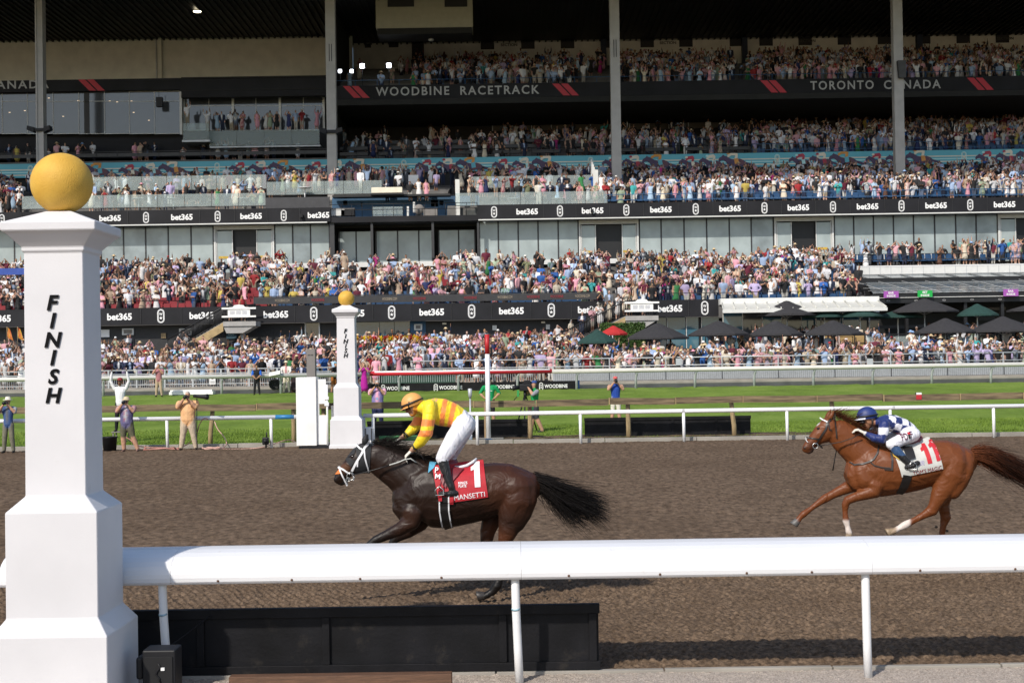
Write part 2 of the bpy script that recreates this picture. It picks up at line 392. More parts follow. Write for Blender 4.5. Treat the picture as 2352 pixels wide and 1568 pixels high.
finish_post('large white finish post with a gold ball beside the near rail', cN,
    [(a*KP, b if b < 0 else CAMZ+(b-CAMZ)*KP) for a, b in [(.915, -.02), (.915, .64), (.725, .77), (.725, 1.60), (.482, 1.72), (.470, 3.655), (.50, 3.67), (.50, 3.70), (.68, 3.80), (.75, 3.825), (.755, 3.89), (.42, 3.955), (.20, 4.0)]],
    (.247*KP, CAMZ+(4.235-CAMZ)*KP), zl, -.005, cN[1]-.482*KP/2+.002, .122*KP)
cF = (ax(796, 45.6), 45.7)
zf = [az(y, 45.4, 790) for y in (760, 771.5, 783.5, 794, 805, 816)]
finish_post('smaller white finish post with gold ball across the track beside the green bench', cF,
    [(1.09, .0), (1.09, .10), (1.04, .12), (1.02, .90), (.80, 1.02), (.80, 1.93), (.60, 2.07), (.56, 4.15), (.60, 4.17), (.60, 4.2), (.78, 4.30), (.84, 4.33), (.84, 4.43), (.5, 4.5), (.2, 4.58)],
    (.258, 4.78), zf, 0, 45.402, .14)
# ------------------------------------------------------------------ near rail
def near_rail():
    t = thing('running_rail', 'white rounded aluminium running rail in front of the camera side of the track', 'rail', (0, 12.1, 0))
    prof = [(12.0, .905), (11.99, .918), (11.986, .95), (11.990, .985), (11.9925, .9865), (12.003, 1.02), (12.022, 1.05), (12.0245, 1.0510), (12.06, 1.083), (12.12, 1.113), (12.123, 1.1136), (12.2, 1.136), (12.3, 1.152), (12.42, 1.158), (12.54, 1.150), (12.62, 1.130)]
    inner = [(y+.010, z-.010) for y, z in prof[::-1]]
    xs = [ax(-20, 12.05, 1300), ax(395, 12.05, 1300), ax(1197, 12.05, 1300), ax(2000, 12.05, 1300), ax(2000, 12.05, 1300)+2.96, ax(2000, 12.05, 1300)+5.9]
    xs = [ax(2, 12.05, 1300)]+xs[1:]
    for i in range(len(xs)-1):
        dz = random.uniform(-.0008, .0008)
        b = MB(); b.xprism([(y, z+dz) for y, z in prof+inner], xs[i]+.0012, xs[i+1]-.0012, M_rail)
        o = b.build('rail_section', t)
        x = xs[i]+.4
        while x < xs[i+1]-.1:
            b = MB(); b.sphere((x, 11.988, .924), (.011, .006, .011), mat('rust stain', (.10, .05, .03), .8), 8, 6); b.build('bolt', o); x += random.uniform(.45, .85)
    for px in (373, 1182, 1985):
        X = ax(px, 12.1, 1340); b = MB()
        pts = [(X, 12.24, 1.085), (X, 12.16, 1.045), (X+.005, 12.1, .97), (X+.005, 12.08, .86), (X+.01, 12.09, .6), (X+.02, 12.12, .3), (X+.03, 12.14, -.03)]
        b.tube(pts, .036, M_white, 16); o = b.build('rail_post', t)
        if px < 1900: b = MB(); b.tube([(X+.006, 12.083, .645), (X+.008, 12.086, .63)], [.0372, .0372], mat('blue tape', (.25, .40, .47), .6, .3, 20), 16); b.build('tape', o)
near_rail()
# black signboard behind the near rail
def frame_board(t, x0, x1, z0, z1, Y, splits, fw=.055, dep=.035):
    b = MB(); b.box((x0+.01, Y+.012, z0+.01), (x1-.01, Y+.03, z1-.01), M_black); b.build('panel', t)
    b = MB(); b.box((x0, Y-dep+.012, z1-fw*1.5), (x1, Y+.05, z1), M_black, .004); b.box((x0, Y-dep+.012, z0), (x1, Y+.01, z0+fw*1.3), M_black, .004)
    for s in splits: b.box((s-fw*.6, Y-dep+.016, z0+fw*1.3+.002), (s+fw*.6, Y+.008, z1-fw*1.5-.002), M_black, .004)
    b.build('frame', t)
t = thing('low_board', 'long low black framed board standing against the near rail', 'board', (0, 12.45, 0))
frame_board(t, ax(300, 12.45, 1400), ax(1378, 12.45, 1450), .035, .605, 12.47, [ax(x, 12.45, 1450) for x in (460, 748, 1155, 1362)])
# timber, speaker
t = MB(); M_tim = mat('brown timber', (.11, .055, .03), .7, .3, 6, .3, 40, stretch=(1, 12, 12))
zt = az(1545, 11.95, 800); t.box((ax(527, 11.9, 1550), 11.86, zt-.12), (ax(1038, 11.9, 1550), 11.98, zt), M_tim, .006)
tag(t.build('timber_beam', origin=(ax(780, 11.9), 11.9, 0)), 'brown timber beam lying on the gravel before the black board', 'beam')
t = thing('loudspeaker', 'black box loudspeaker beside the large finish post with hanging cable', 'loudspeaker', (ax(366, 11.6, 1500), 11.6, 0))
b = MB(); x0, x1 = ax(334, 11.6, 1500), ax(409, 11.6, 1500); zt = az(1487, 11.6, 366)
b.box((x0, 11.5, .02), (x1, 11.74, zt), M_dark, .012); o = b.build('cabinet', t)
b = MB(); b.box((x0+.02, 11.488, .05), (x1-.02, 11.502, zt-.05), mat('speaker cloth', (.008, .008, .009), .9, .3, 300), .004); b.build('grille', t)
b = MB(); b.box((x0-.06, 11.52, zt-.24), (x0-.004, 11.68, zt-.06), M_dark, .02); b.build('bracket', t)
b = MB(); b.box(((x0+x1)/2+.02, 11.480, zt-.16), ((x0+x1)/2+.05, 11.489, zt-.135), M_sign); b.build('label_plate', t)
pts = [(x0+.13+.02*math.sin(k*1.7), 11.482, zt-.10-.03*k) for k in range(6)]
b = MB(); b.tube(pts, .008, M_dark, 6); b.build('cable_coil', t)
cx = ax(373, 12.1, 1470)
b = MB()
for dz in (0, .018, .03): b.tube([(cx+.045*math.cos(a), 12.09+.045*math.sin(a), .34+dz+.01*math.sin(a)) for a in np.linspace(0, 6.28, 14)], .005, M_dark, 5)
b.tube([(cx+.04, 12.08, .35), (cx+.15, 12.3, .42), (cx+.34, 12.42, .56)], .0045, M_dark, 5)
b.tube([(cx+.03, 12.06, .34), (cx-.02, 11.9, .30), (x1-.04, 11.7, zt+.005)], .0045, M_dark, 5)
tag(b.build('cable', origin=(cx, 12.1, .3)), 'thin black cable wrapped round the rail post above the loudspeaker', 'cable')

# ------------------------------------------------------------------ far rail, fence, boards, gate box
def far_rail(name, label, x0, x1, posts, blue=None, nums=()):
    t = thing(name, label, 'rail', (x0, 46, 0), 'outer running rails')
    b = MB(); z = 1.0; b.tube([(x0, 46.0, z), (x1, 46.0, z)], .068, M_rail, 16); o = b.build('handrail', t)
    for X in posts:
        b = MB(); b.tube([(X, 46.0, .95), (X+.005, 46.0, .5), (X+.01, 46.02, -.05)], .05, M_white, 12); b.build('rail_post', t)
    if blue:
        b = MB(); b.tube([(blue[0], 46, z), (blue[1], 46, z)], .0695, mat('blue band', (.02, .16, .36), .45), 16); b.build('blue_band', o)
    for s, X in nums:
        b = MB(); letters(b, s, (X, 45.93, z+.02), None, .075, M_letter, bold=.02); b.build('number', o)
far_rail('outer_rail', 'white outer rail on the left ending in a blue band by the gate box', -24, ax(690, 46, 962), [ax(383.6, 46, 1000)-3.35*k for k in range(0, 8)]+[ax(622.6, 46, 1000)], (ax(633, 46, 962), ax(676, 46, 962)))
p0 = ax(1333, 46, 980)
far_rail('outer_rail', 'white outer rail on the right running behind both horses', ax(835, 46, 955), 26, [p0+3.34*k for k in range(-1, 8)]+[ax(857, 46, 980)], None, [('10', ax(1569, 46, 945)), ('11', ax(2052, 46, 941))])
M_wood = mat('weathered wood', (.070, .050, .030), .85, .35, 2.2, .4, 30, col2=(.235, .172, .098), stretch=(.6, 6, 6), detail=6)
M_log = mat('round wood', (.30, .215, .115), .85, .3, 4, .4, 30, stretch=(6, 6, .7))
def wood_fence():
    t = thing('wooden_fence', 'weathered wooden rail fence on round posts along the turf course', 'fence', (0, 48, 0))
    x = -20.0
    while x < 20:
        L = random.uniform(2.0, 2.6); x2 = x+L; dz = lambda: random.uniform(-.025, .025)
        if not (ax(690, 48) < (x+x2)/2 < ax(750, 48)):
            z0, z1 = 1.385+dz(), 1.385+dz(); b = MB()
            b.hexa([(x, 47.9, z0-.22), (x2-.012, 47.9, z1-.22), (x2-.012, 47.99, z1-.22), (x, 47.99, z0-.22), (x, 47.9, z0), (x2-.012, 47.9, z1), (x2-.012, 47.99, z1), (x, 47.99, z0)], M_wood)
            b.box((x+.005, 47.885, z0-.225), (x+.045, 47.899, z0+.004), M_log)
            b.build('rail_plank', t)
        x = x2
    for px, lean in ((170, .25), (483, .1), (675, 0), (1218, 0), (1444, -.02), (1687, -.10), (1918, -.12)):
        X = ax(px, 48.15, 1000); b = MB()
        pts = [(X, 48.15, -.05), (X+lean*.1, 48.15, .4), (X+lean*.6, 48.14, .8), (X+lean*.9, 48.14, 1.2)]
        b.tube(pts, [.085, .08, .078, .075], M_log, 12); b.build('fence_post', t)
    for k in (-3, -2, 7, 8):
        X = ax(1444, 48)+3.45*k; b = MB(); b.tube([(X, 48.15, 0), (X, 48.15, 1.2)], [.085, .075], M_log, 10); b.build('fence_post', t)
    b = MB(); X = ax(2107, 48, 910); b.box((X-.07, 47.875, 1.2), (X+.11, 48.0, 1.42), mat('red tag', (.45, .02, .03), .5)); b.box((X-.07, 47.87, 1.36), (X+.11, 48.0, 1.425), M_sign); b.build('distance_marker', t)
wood_fence()
for lab, a, c, sp in (('low black board on the soil behind the far post and green bench', 843, 1222, (1000, 1120)), ('low black board leaning behind the wooden fence right of the red striped pole', 1342, 1725, (1450, 1545, 1645))):
    t = thing('low_board', lab, 'board', (ax(a, 48.9), 48.9, 0), 'low boards beyond the track')
    frame_board(t, ax(a, 48.9, 980), ax(c, 48.9, 980), .03, .70, 48.9, [ax(x, 48.9, 980) for x in sp], .07)
# gate box
t = thing('gate_cabinet', 'tall white wooden cabinet with open hatch left of the far finish post', 'cabinet', (ax(716, 45.5), 45.5, 0))
xa, xb, xc = ax(682, 45.5, 950), ax(728, 45.5, 950), ax(750, 45.5, 950); zt = az(866, 45.5, 705); M_wp = mat('white plywood', (.76, .755, .74), .6, .06, 2, .1, 20)
b = MB(); b.box((xa, 45.35, .1), (xb, 46.05, zt), M_wp, .01); b.build('front_panel', t)
b = MB(); b.box((xb+.012, 45.45, .12), (xc, 45.5, 1.06), M_wp, .006); b.box((xb+.012, 45.45, 1.42), (xc, 45.5, zt-.07), M_wp, .006); b.box((xb+.012, 45.45, 1.062), (xb+.08, 45.5, 1.418), M_wp); b.build('hatch_panel', t)
b = MB(); b.bar((xc+.03, 45.45, .0), (xc+.03, 45.45, zt-.25), .03, M_white); b.box((xc-.05, 45.4, 1.35), (xc+.09, 45.48, 1.47), M_white, .01); b.box((xc-.05, 45.4, 1.55), (xc+.09, 45.48, 1.65), M_white, .01); b.build('hinge_pole', t)
b = MB(); b.box((xc+.1, 45.9, .55), (xc+.4, 45.94, 1.35), M_wp); b.build('side_panel', t)
b = MB(); b.box((xa+.06, 45.4, -.02), (xb+.5, 46, .1), M_dark); b.build('base', t)
b = MB(); M_grey = mat('grey post paint', (.19, .175, .165), .8, .1, 3)
X0 = ax(704, 46.8, 840); X1 = ax(724, 46.8, 840); b.box((X0, 46.8, 0), (X1, 47.1, az(801, 46.8, 713)), M_grey, .012)
for k in range(4): b.box((X0+.05+.05*k, 46.79, az(815, 46.8, 713)-.02), (X0+.07+.05*k, 46.81, az(815, 46.8, 713)+.02), M_dark)
tag(b.build('square_post', origin=(X0, 47, 0)), 'plain square grey post rising behind the white cabinet', 'post')
# red and white pole
t = thing('marker_pole', 'slim white pole with a red top standing right of the yellow jockey', 'pole', (ax(1118, 47.2), 47.2, 0))
X = ax(1120.5, 47.2, 900); zt = az(768, 47.2, 1117); zr = az(813, 47.2, 1117)
b = MB(); b.tube([(X, 47.2, .0), (X, 47.2, zr)], .078, M_white, 16); b.build('pole', t)
b = MB(); b.tube([(X, 47.2, zr+.002), (X, 47.2, zt)], .079, mat('red paint', (.42, .012, .015), .5, .1), 16); b.build('red_top', t)
b = MB(); b.box((X-.4, 46.95, -.02), (X+.5, 47.35, .16), M_conc, .01); b.box((X-.1, 46.92, .0), (X+.12, 46.949, .15), MATS['blue band']); b.build('base', t)
# sensor pole
t = thing('sensor_pole', 'thin grey pole with a cylindrical grey sensor head left of the striped pole', 'pole', (ax(1079, 47), 47, 0))
X = ax(1080, 47, 930); b = MB(); b.tube([(X, 47, .0), (X, 47, az(912, 47, 1078))], .028, M_galv, 8); b.build('pole', t)
b = MB(); b.tube([(X, 47, az(914, 47, 1078)), (X, 47, az(906, 47, 1078)), (X, 47, az(893, 47, 1078)), (X, 47, az(892, 47, 1078))], [.045, .062, .07, .05], M_galv, 14); b.build('sensor_head', t)
b = MB(); b.tube([(X, 46.9, -.02), (X, 46.9, .3)], .055, M_white, 12); b.build('sleeve', t)
b = MB(); X = ax(1096, 47.4, 1000); b.box((X+.24, 47.4, 0), (X+.30, 47.45, az(917, 47.4, 1096)-.1), mat('raw stake', (.30, .21, .12), .8)); tag(b.build('wooden_stake', origin=(X, 47.4, 0)), 'thin raw wooden stake between the sensor pole and the striped pole', 'stake')
# bench
t = thing('bench', 'small green slatted bench in front of the black board by the far post', 'bench', (ax(915, 46.9), 46.9, 0))
M_green = mat('green bench paint', (.05, .20, .07), .5, .1)
xa, xb = ax(868, 46.9), ax(962, 46.9); zt = az(1000, 46.9, 915)
b = MB()
for k in range(4): b.box((xa, 46.86+.1*k, zt-.04-.012*k), (xb, 46.95+.1*k, zt-.012*k), M_green, .004)
b.box((xa, 46.84, zt-.16), (xb, 46.858, zt-.03), M_green, .004); b.build('seat', t)
for X in (xa+.12, (xa+xb)/2, xb-.15):
    b = MB(); b.box((X, 46.9, 0), (X+.05, 47.2, zt-.06), M_dark); b.build('leg', t)
# bucket and hoses
t = thing('bucket', 'black rubber bucket at the kerb behind the large finish post', 'bucket', (ax(253, 45.8), 45.8, 0))
X = ax(252, 45.8, 1018); b = MB(); b.lathe([(0, 0), (.2, 0), (.235, .42), (.25, .43), (.25, .46), (.22, .46), (.215, .1), (0, .08)], (X, 45.8, 0), M_dark, 28); b.build('tub', t)
def hose(label, pts, m, r=.016):
    P = []
    pts = [Vector(p) for p in pts]
    for i in range(len(pts)-1):
        p0, p1, p2, p3 = pts[max(i-1, 0)], pts[i], pts[i+1], pts[min(i+2, len(pts)-1)]
        for k in range(8):
            s = k/8; P.append(.5*((2*p1)+(-p0+p2)*s+(2*p0-5*p1+4*p2-p3)*s*s+(-p0+3*p1-3*p2+p3)*s**3))
    P.append(pts[-1]); b = MB(); b.tube(P, r, m, 8); tag(b.build('garden_hose', origin=pts[0]), label, 'hose')
M_hose = mat('pink hose', (.42, .19, .15), .5, .1); M_hose2 = mat('pale hose', (.55, .33, .27), .5, .1)
def hp(x, y, Y=45.9): return at(x, y, Y)
coil = [(at(375, 1028, 46).x+.55*math.cos(a)*(1-.05*i/10), 45.6+.28*math.sin(a)-.0*i, .03+.012*(i % 7)) for i, a in enumerate(np.linspace(0, 15, 34))]
hose('pink garden hose leading from the bucket to a coil behind the hat photographer', [hp(280, 999), hp(300, 1010), hp(318, 1024, 45.7)]+coil, M_hose)
hose('pink garden hose looped over the white rail at the orange shirted photographer', [hp(478, 962, 45.93), hp(468, 961, 45.93), hp(458, 975, 45.9), hp(450, 1000, 45.85), hp(430, 1020, 45.8), hp(400, 1031, 45.7)], M_hose)
coil = [(at(492, 1030, 46).x+.3*math.cos(a), 45.6+.15*math.sin(a), .03+.012*(i % 5)) for i, a in enumerate(np.linspace(0, 13, 26))]
hose('pale pink hose hanging from the fence and coiled at the kerb', [hp(493, 968, 47.6), hp(500, 985, 47.2), hp(516, 1005, 46.9), hp(520, 1020, 46.3)]+coil+[hp(540, 1031, 45.8), hp(600, 1027, 45.8), hp(660, 1010, 46.8), hp(680, 1016, 46.8)], M_hose2)
t = thing('track_camera', 'small black remote camera clamped at the foot of the far rail', 'camera', (ax(612, 46), 45.9, 0))
X = ax(611, 45.9, 1015); b = MB(); b.box((X-.11, 45.8, .12), (X+.09, 45.98, .36), M_dark, .03); b.build('body', t)
b = MB(); b.tube([(X, 45.82, .24), (X, 45.74, .24)], .06, M_dark, 12); b.build('lens', t)
b = MB(); b.bar((X+.02, 45.9, .36), (X+.02, 45.9, .52), .02, M_dark); b.bar((X, 45.9, .0), (X, 45.9, .12), .03, M_dark); b.build('clamp', t)
b = MB(); X = ax(845, 45.9, 985)
b.box((X-.12, 45.9, .1), (X+.16, 46.2, .63), M_white, .02); b.box((X-.10, 45.885, .14), (X-.06, 45.899, .6), M_grey); b.box((X+.1, 45.885, .14), (X+.14, 45.899, .6), M_grey)
tag(b.build('switch_box', origin=(X, 46, 0)), 'small white metal box at the right foot of the far finish post', 'box')
# ------------------------------------------------------------------ grandstand
def pb(mb, x0, x1, y0, y1, Y, d, m, bev=0, half=None):
    """box whose camera side face spans pixel columns x0..x1 and rows y0..y1 (rows read at the box's middle, or at x = half)"""
    xm = (x0+x1)/2 if half is None else half
    mb.box((ax(x0, Y, (y0+y1)/2), Y, az(y1, Y, xm)), (ax(x1, Y, (y0+y1)/2), Y+d, az(y0, Y, xm)), m, bev); return mb
GS = thing('grandstand', 'large tiered grandstand of dark fascias, glass walls and packed crowds across the track', 'grandstand', (0, 100, 0))
M_beige = mat('beige block', (.70, .69, .61), .9, .08, .8, .15, 8)
M_soffit = mat('dark soffit', (.016, .016, .016), .8, .2, 1)
M_roofm = mat('dark ribbed roof', (.014, .014, .015), .6, .2, 1)
M_colm = mat('grey column paint', (.40, .385, .37), .75, .08, 1.2, .05, 10)
M_step = mat('terrace concrete', (.13, .125, .12), .9, .2, 1)
M_pane = mat('painted reflection glass', (.31, .36, .365), .12, .2, .5, spec=.7); M_paneb = mat('painted reflection glass grey', (.23, .27, .285), .10, .3, .7, spec=.7)  # pale, mottled base colours stand in for sky reflected in the panes
M_pane2 = mat('grey tinted glass', (.058, .062, .070), .08, .1, .3, spec=.8)
M_blueg = mat('blue glass', (.02, .06, .10), .06, .5, .35, spec=.8, col2=(.06, .15, .20))
M_mull = mat('dark mullion', (.03, .03, .032), .5)
M_wfr = mat('white frame', (.62, .62, .60), .5, .05)
M_balg = glassmat('clear balustrade glass', (.55, .61, .60), .25)
M_bluer = mat('blue railing', (.03, .10, .22), .5)
M_bluew = mat('blue wall', (.03, .085, .16), .7, .15, 1)
M_redp = mat('red stripe', (.45, .015, .03), .5, .05)
M_grl = mat('grey lettering', (.42, .42, .42), .6, .03)
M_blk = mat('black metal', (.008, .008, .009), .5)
# roof
b = MB(); b.box((-85, 103.5, 35.5), (85, 148, 37), M_roofm); rf = b.build('roof', GS)
b = MB(); x = -60
while x < 60: b.box((x, 103.7, 35.3), (x+.14, 147.5, 35.498), M_roofm); x += .62
b.build('ribbing', rf)
# tiers: stepped floors
def steps(name, x0, x1, Y0, z0, Y1, z1, n, m=M_step):
    b = MB(); P = [(Y0, z0-.8), (Y0, z0)]
    for i in range(n):
        y = Y0+(Y1-Y0)*(i+1)/n; za = z0+(z1-z0)*i/n; zb = z0+(z1-z0)*(i+1)/n
        P += [(y, za), (y, zb)]
    P += [(Y1+1.5, z1), (Y1+1.5, z0-.8)]
    b.xprism(P, x0, x1, m); return b.build(name, GS)
XL, XR = -60, 60
T1 = (102, 6.3, 114.2, 10.05, 15); T2 = (116.6, 15.25, 127.6, 18.45, 12); T3 = (129.6, 20.9, 139.5, 24.4, 11); T4 = (129.6, 27.35, 144.4, 32.5, 15)
X0 = ax(760, 125)
steps('lower_terrace', XL, ax(1960, 108), *T1); steps('lower_terrace', ax(1960, 108)+.01, XR, 112.3, 9.7, 114.2, 10.05, 2)
T2M = (118.9, 16.95, 127.6, 18.45, 8); steps('middle_terrace', XL, ax(763, 116.6), *T2); steps('middle_terrace', ax(763, 116.6)+.01, ax(1034, 118.9), *T2M); steps('middle_terrace', ax(1034, 118.9)+.01, XR, *T2); steps('upper_terrace', X0+.1, XR, *T3); steps('upper_terrace', XL, X0, 129.0, 21.3, 131.2, 21.3, 1); steps('top_terrace', X0, XR, *T4)
# back walls
b = MB(); b.box((X0, 146, 26.6), (XR, 146.4, 35.5), M_beige); bw = b.build('back_wall', GS)
for x0, x1, y0, y1 in [(946, 974, 98, 152), (893, 915, 91, 109), (838, 852, 100, 110)]+[(a, a+31, 93-.013*(a-1176), 113-.013*(a-1176)) for a in (1104, 1197, 1288, 1380, 1471, 1560, 1676, 1744, 1834, 1924, 2016, 2106, 2197, 2287)]:
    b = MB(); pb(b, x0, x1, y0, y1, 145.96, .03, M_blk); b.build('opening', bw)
for x0 in (1145, 1510, 1830, 2285):
    b = MB(); letters(b, 'SECTION', tuple(at(x0+24, 103-.013*(x0-1176), 145.95)), 1.7, .3, mat('dim letters', (.07, .065, .05), .8), bold=.03); b.build('section_sign', bw)
for x0 in (1392, 1718, 2122): b = MB(); b.box((ax(x0, 145), 145.2, 27), (ax(x0+12, 145), 145.99, 35.4), mat('navy column', (.015, .025, .05), .7)); b.build('wall_column', bw)
b = MB(); b.box((XL, 142.6, 27), (X0+.3, 143, 35.5), M_beige); lw = b.build('block_wall', GS)
b = MB(); pb(b, 362, 371, 76, 184, 142.2, .39, M_beige); b.build('pilaster', lw); b = MB(); pb(b, 357.5, 360, 76, 184, 142.3, .2, M_galv); b.build('downpipe', lw); b = MB(); pb(b, 632, 752, 88, 184, 142.35, .24, M_beige); b.build('pilaster', lw)
b = MB(); b.box((X0-.3, 129.3, 18), (X0, 145.9, 35.4), M_soffit); b.box((XL, 134, 18), (X0-.31, 134.3, 29.0), M_soffit); b.build('cross_wall', GS)
b = MB(); b.box((X0, 141, 20), (XR, 141.3, 26.4), mat('dim wall', (.035, .032, .028), .9, .2, .5)); uw = b.build('rear_wall', GS)
# lit strip windows in the upper terrace's rear wall
M_tube = glow('lamp tube', (1.0, .72, .34), 3.2)
M_shade = mat('dim window', (.06, .05, .035), .3, .3, .4)
for x0, x1 in ((1130, 1355), (1358, 1400), (1430, 1740), (1745, 2050), (2080, 2352)): b = MB(); pb(b, x0, x1, 262-.013*((x0+x1)/2-1176), 300-.013*((x0+x1)/2-1176), 140.94, .04, M_shade); uwin = b.build('window', uw)
b = MB()
for x in range(1130, 2360, 45): pb(b, x, x+2, 262-.013*(x-1176), 300-.013*(x-1176), 140.9, .03, M_galv)
b.build('mullion', uwin)
for x0, x1, y in ((1207, 1270, 274), (1362, 1406, 276), (1465, 1532, 273), (1542, 1603, 275), (1740, 1752, 271), (1938, 1998, 262), (2166, 2196, 261), (2222, 2256, 261), (2338, 2360, 258)):
    b = MB(); pb(b, x0, x1, y-1.2, y+1.2, 140.8, .08, M_tube); b.build('lamp', uwin)
# big fascias
b = MB(); b.box((X0, 128.5, 26.46), (XR, 129.0, 27.72), M_fascia); fa = b.build('fascia_band', GS)
b = MB(); b.box((X0, 128.52, 25.95), (XR, 141, 26.45), M_soffit); b.build('soffit', GS)
def slashes(mb, x0, y0, y1, Y, wpx=16, lean=26, gap=20):
    for k in range(2):
        P = [(x0+k*gap, y0), (x0+wpx+k*gap, y0), (x0+wpx+lean+k*gap, y1), (x0+lean+k*gap, y1)]
        Q = [at(p[0], p[1], Y) for p in P]
        mb.add([tuple(q) for q in Q], [(3, 2, 1, 0)], M_redp)
for s, xa, xb, y in (('WOODBINE', 863, 1032, 209.5), ('RACETRACK', 1057, 1239, 207), ('TORONTO', 1861, 2007, 195.8), ('CANADA', 2030, 2161, 194)):
    b = MB(); letters(b, s, tuple(at((xa+xb)/2, y, 128.46)), (xb-xa)*128.46/FD, 20.5*128.46/FD, M_grl, bold=.018, spacing=1.25); b.build('lettering', fa)
for x0, y0, y1 in ((787, 198, 225), (1268, 192.5, 219.5), (1746, 185, 213), (2221, 179, 207)): b = MB(); slashes(b, x0, y0, y1, 128.45); b.build('red_slashes', fa)
# left block: canada band, windows, balcony
b = MB(); pb(b, -400, 416, 182.5, 209, 130, .6, M_fascia, half=210); fl = b.build('fascia_band', GS)
b = MB(); letters(b, 'CANADA', tuple(at(40, 194.5, 129.95)), 144*129.95/FD, 19.5*129.95/FD, M_grl, bold=.018, spacing=1.25); slashes(b, 179, 182.8, 208.6, 129.94); b.build('lettering', fl)
b = MB(); pb(b, 416, 752, 177, 222, 129.6, .8, M_fascia, half=585); pb(b, 416, 752, 175.5, 178.5, 129.4, .2, M_soffit, half=585); pb(b, 416, 752, 205, 207, 129.55, .04, M_soffit); b.build('fascia_band', GS)
def winrow(xs, y0, y1, ytr, Y, m, wm=M_wfr, t=1.2, extra=0):
    for i in range(len(xs)-1):
        b = MB(); pb(b, xs[i], xs[i+1], y0, y1, Y, .05, m); o = b.build('window', GS)
        b = MB(); xm = (xs[i]+xs[i+1])/2
        pb(b, xs[i]-t/2, xs[i]+t/2, y0, y1, Y-.06, .055, wm, half=xm); pb(b, xs[i+1]-t/2-.01, xs[i+1]-t/2+.3, y0, y1, Y-.055, .05, wm, half=xm)
        for y in ([y0+.7, y1-.7]+([ytr] if ytr else [])): pb(b, xs[i]+t/2, xs[i+1]-t/2, y-.6, y+.6, Y-.05, .045, wm, half=xm)
        b.build('frame', o)
xs = [-170, -111.5, -53, 5, 63, 122, 181, 240, 297, 355, 413]
winrow(xs, 209.5, 308, 233, 130.6, M_pane2)
b = MB(); pb(b, 193, 205, 210, 307, 130.55, .04, M_blk); b.build('dark_blind', GS)
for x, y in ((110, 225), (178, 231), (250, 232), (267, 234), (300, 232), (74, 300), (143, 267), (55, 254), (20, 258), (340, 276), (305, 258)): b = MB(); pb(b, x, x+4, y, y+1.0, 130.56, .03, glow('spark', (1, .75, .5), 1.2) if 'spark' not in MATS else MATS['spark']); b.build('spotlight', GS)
b = MB(); pb(b, 412.5, 418, 210, 309, 130.4, .25, M_wfr); b.build('corner_post', GS)
winrow([429, 480, 533], 222.5, 300, 243, 131.5, M_pane2); winrow([537, 588, 641], 222.5, 300, 243, 131.5, M_pane2); winrow([645, 697, 742], 222.5, 300, 243, 131.5, M_pane2)
for x in (423, 535, 643, 743.5): b = MB(); pb(b, x-2.5, x+2.5, 222, 300, 131.35, .12, M_wfr); b.build('window_post', GS)
b = MB(); pb(b, -400, 752, 308.5, 362, 131.4, .3, M_fascia, half=300); b.build('dark_wall', GS)
def glass_rail(x0, x1, y0, y1, Y, n, tbl=False, m=None, nm='balustrade'):
    b = MB(); xm = (x0+x1)/2; e = (x1-x0)/n
    for i in range(n): pb(b, x0+i*e+.4, x0+(i+1)*e-.4, y0, y1, Y, .025, m or M_balg, half=xm)
    o = b.build(nm, GS); b = MB(); pb(b, x0, x1, y1-.2, y1+1.2, Y-.03, .1, M_mull, half=xm)
    for i in range(n+1): pb(b, x0+i*e-.3, x0+i*e+.3, y0, y1, Y-.01, .04, M_mull, half=xm)
    b.build('rail_trim', o); return o
glass_rail(420, 480, 283, 321, 128.6, 1); glass_rail(480, 734, 299, 334, 129.4, 4)
b = MB(); pb(b, 418, 482, 321.5, 326, 128.55, 2.9, M_galv); pb(b, 482, 736, 335, 338, 129.3, 2.1, M_galv); b.build('balcony_slab', GS)
b = MB(); pb(b, -300, 752, 346, 347.5, 128.9, .05, M_blk, half=400); pb(b, -300, 752, 350, 358, 128.95, .04, M_mull, half=400)
for x in range(-20, 760, 48): pb(b, x, x+1, 346, 362, 128.9, .05, M_blk)
b.build('handrail', GS)
b = MB(); pb(b, 358, 372, 223, 245, 129.2, .5, M_dark); pb(b, 364.5, 365.5, 209, 223, 129.4, .03, M_dark)
tag(b.build('hanging_loudspeaker', origin=at(365, 234, 129.4)), 'black loudspeaker hanging before the left grey windows', 'loudspeaker')
# mural band: teal strip with galloping horses
M_teal = mat('teal strip', (.12, .44, .54), .6, .05, .5); M_teal2 = mat('pale teal', (.45, .74, .74), .6, .05); M_cream = mat('cream strip', (.74, .68, .55), .6, .05)
M_plum = mat('plum', (.07, .045, .10), .6, .1); M_plum2 = mat('wine', (.13, .055, .075), .6, .1); M_org = mat('mural orange', (.62, .28, .06), .6, .1); M_pink = mat('mural red', (.42, .04, .07), .6)
b = MB(); zc0, zc1 = 19.82, 21.08; b.box((XL, 128.5, zc0), (XR, 128.9, zc1), M_teal); mu = b.build('mural_band', GS)
b = MB()
for k in range(3): b.box((XL, 128.485, zc0+.18+.24*k), (XR, 128.497, zc0+.28+.24*k), M_cream if k != 1 else M_teal2)
b.build('stripe', mu)
HP = [(-1.0, .62), (-.93, .78), (-.80, .84), (-.70, .96), (-.64, .90), (-.45, .84), (-.25, .70), (.0, .66), (.3, .70), (.52, .62), (.66, .50), (1.05, .38), (1.3, .1), (1.02, .22), (.66, .36), (.62, .12), (.72, .0), (.45, .0), (.28, .28), (-.10, .22), (-.30, .10), (-.30, 0), (-.72, .0), (-.55, .16), (-.42, .32), (-.52, .5), (-.68, .62), (-.82, .60), (-.92, .52)]
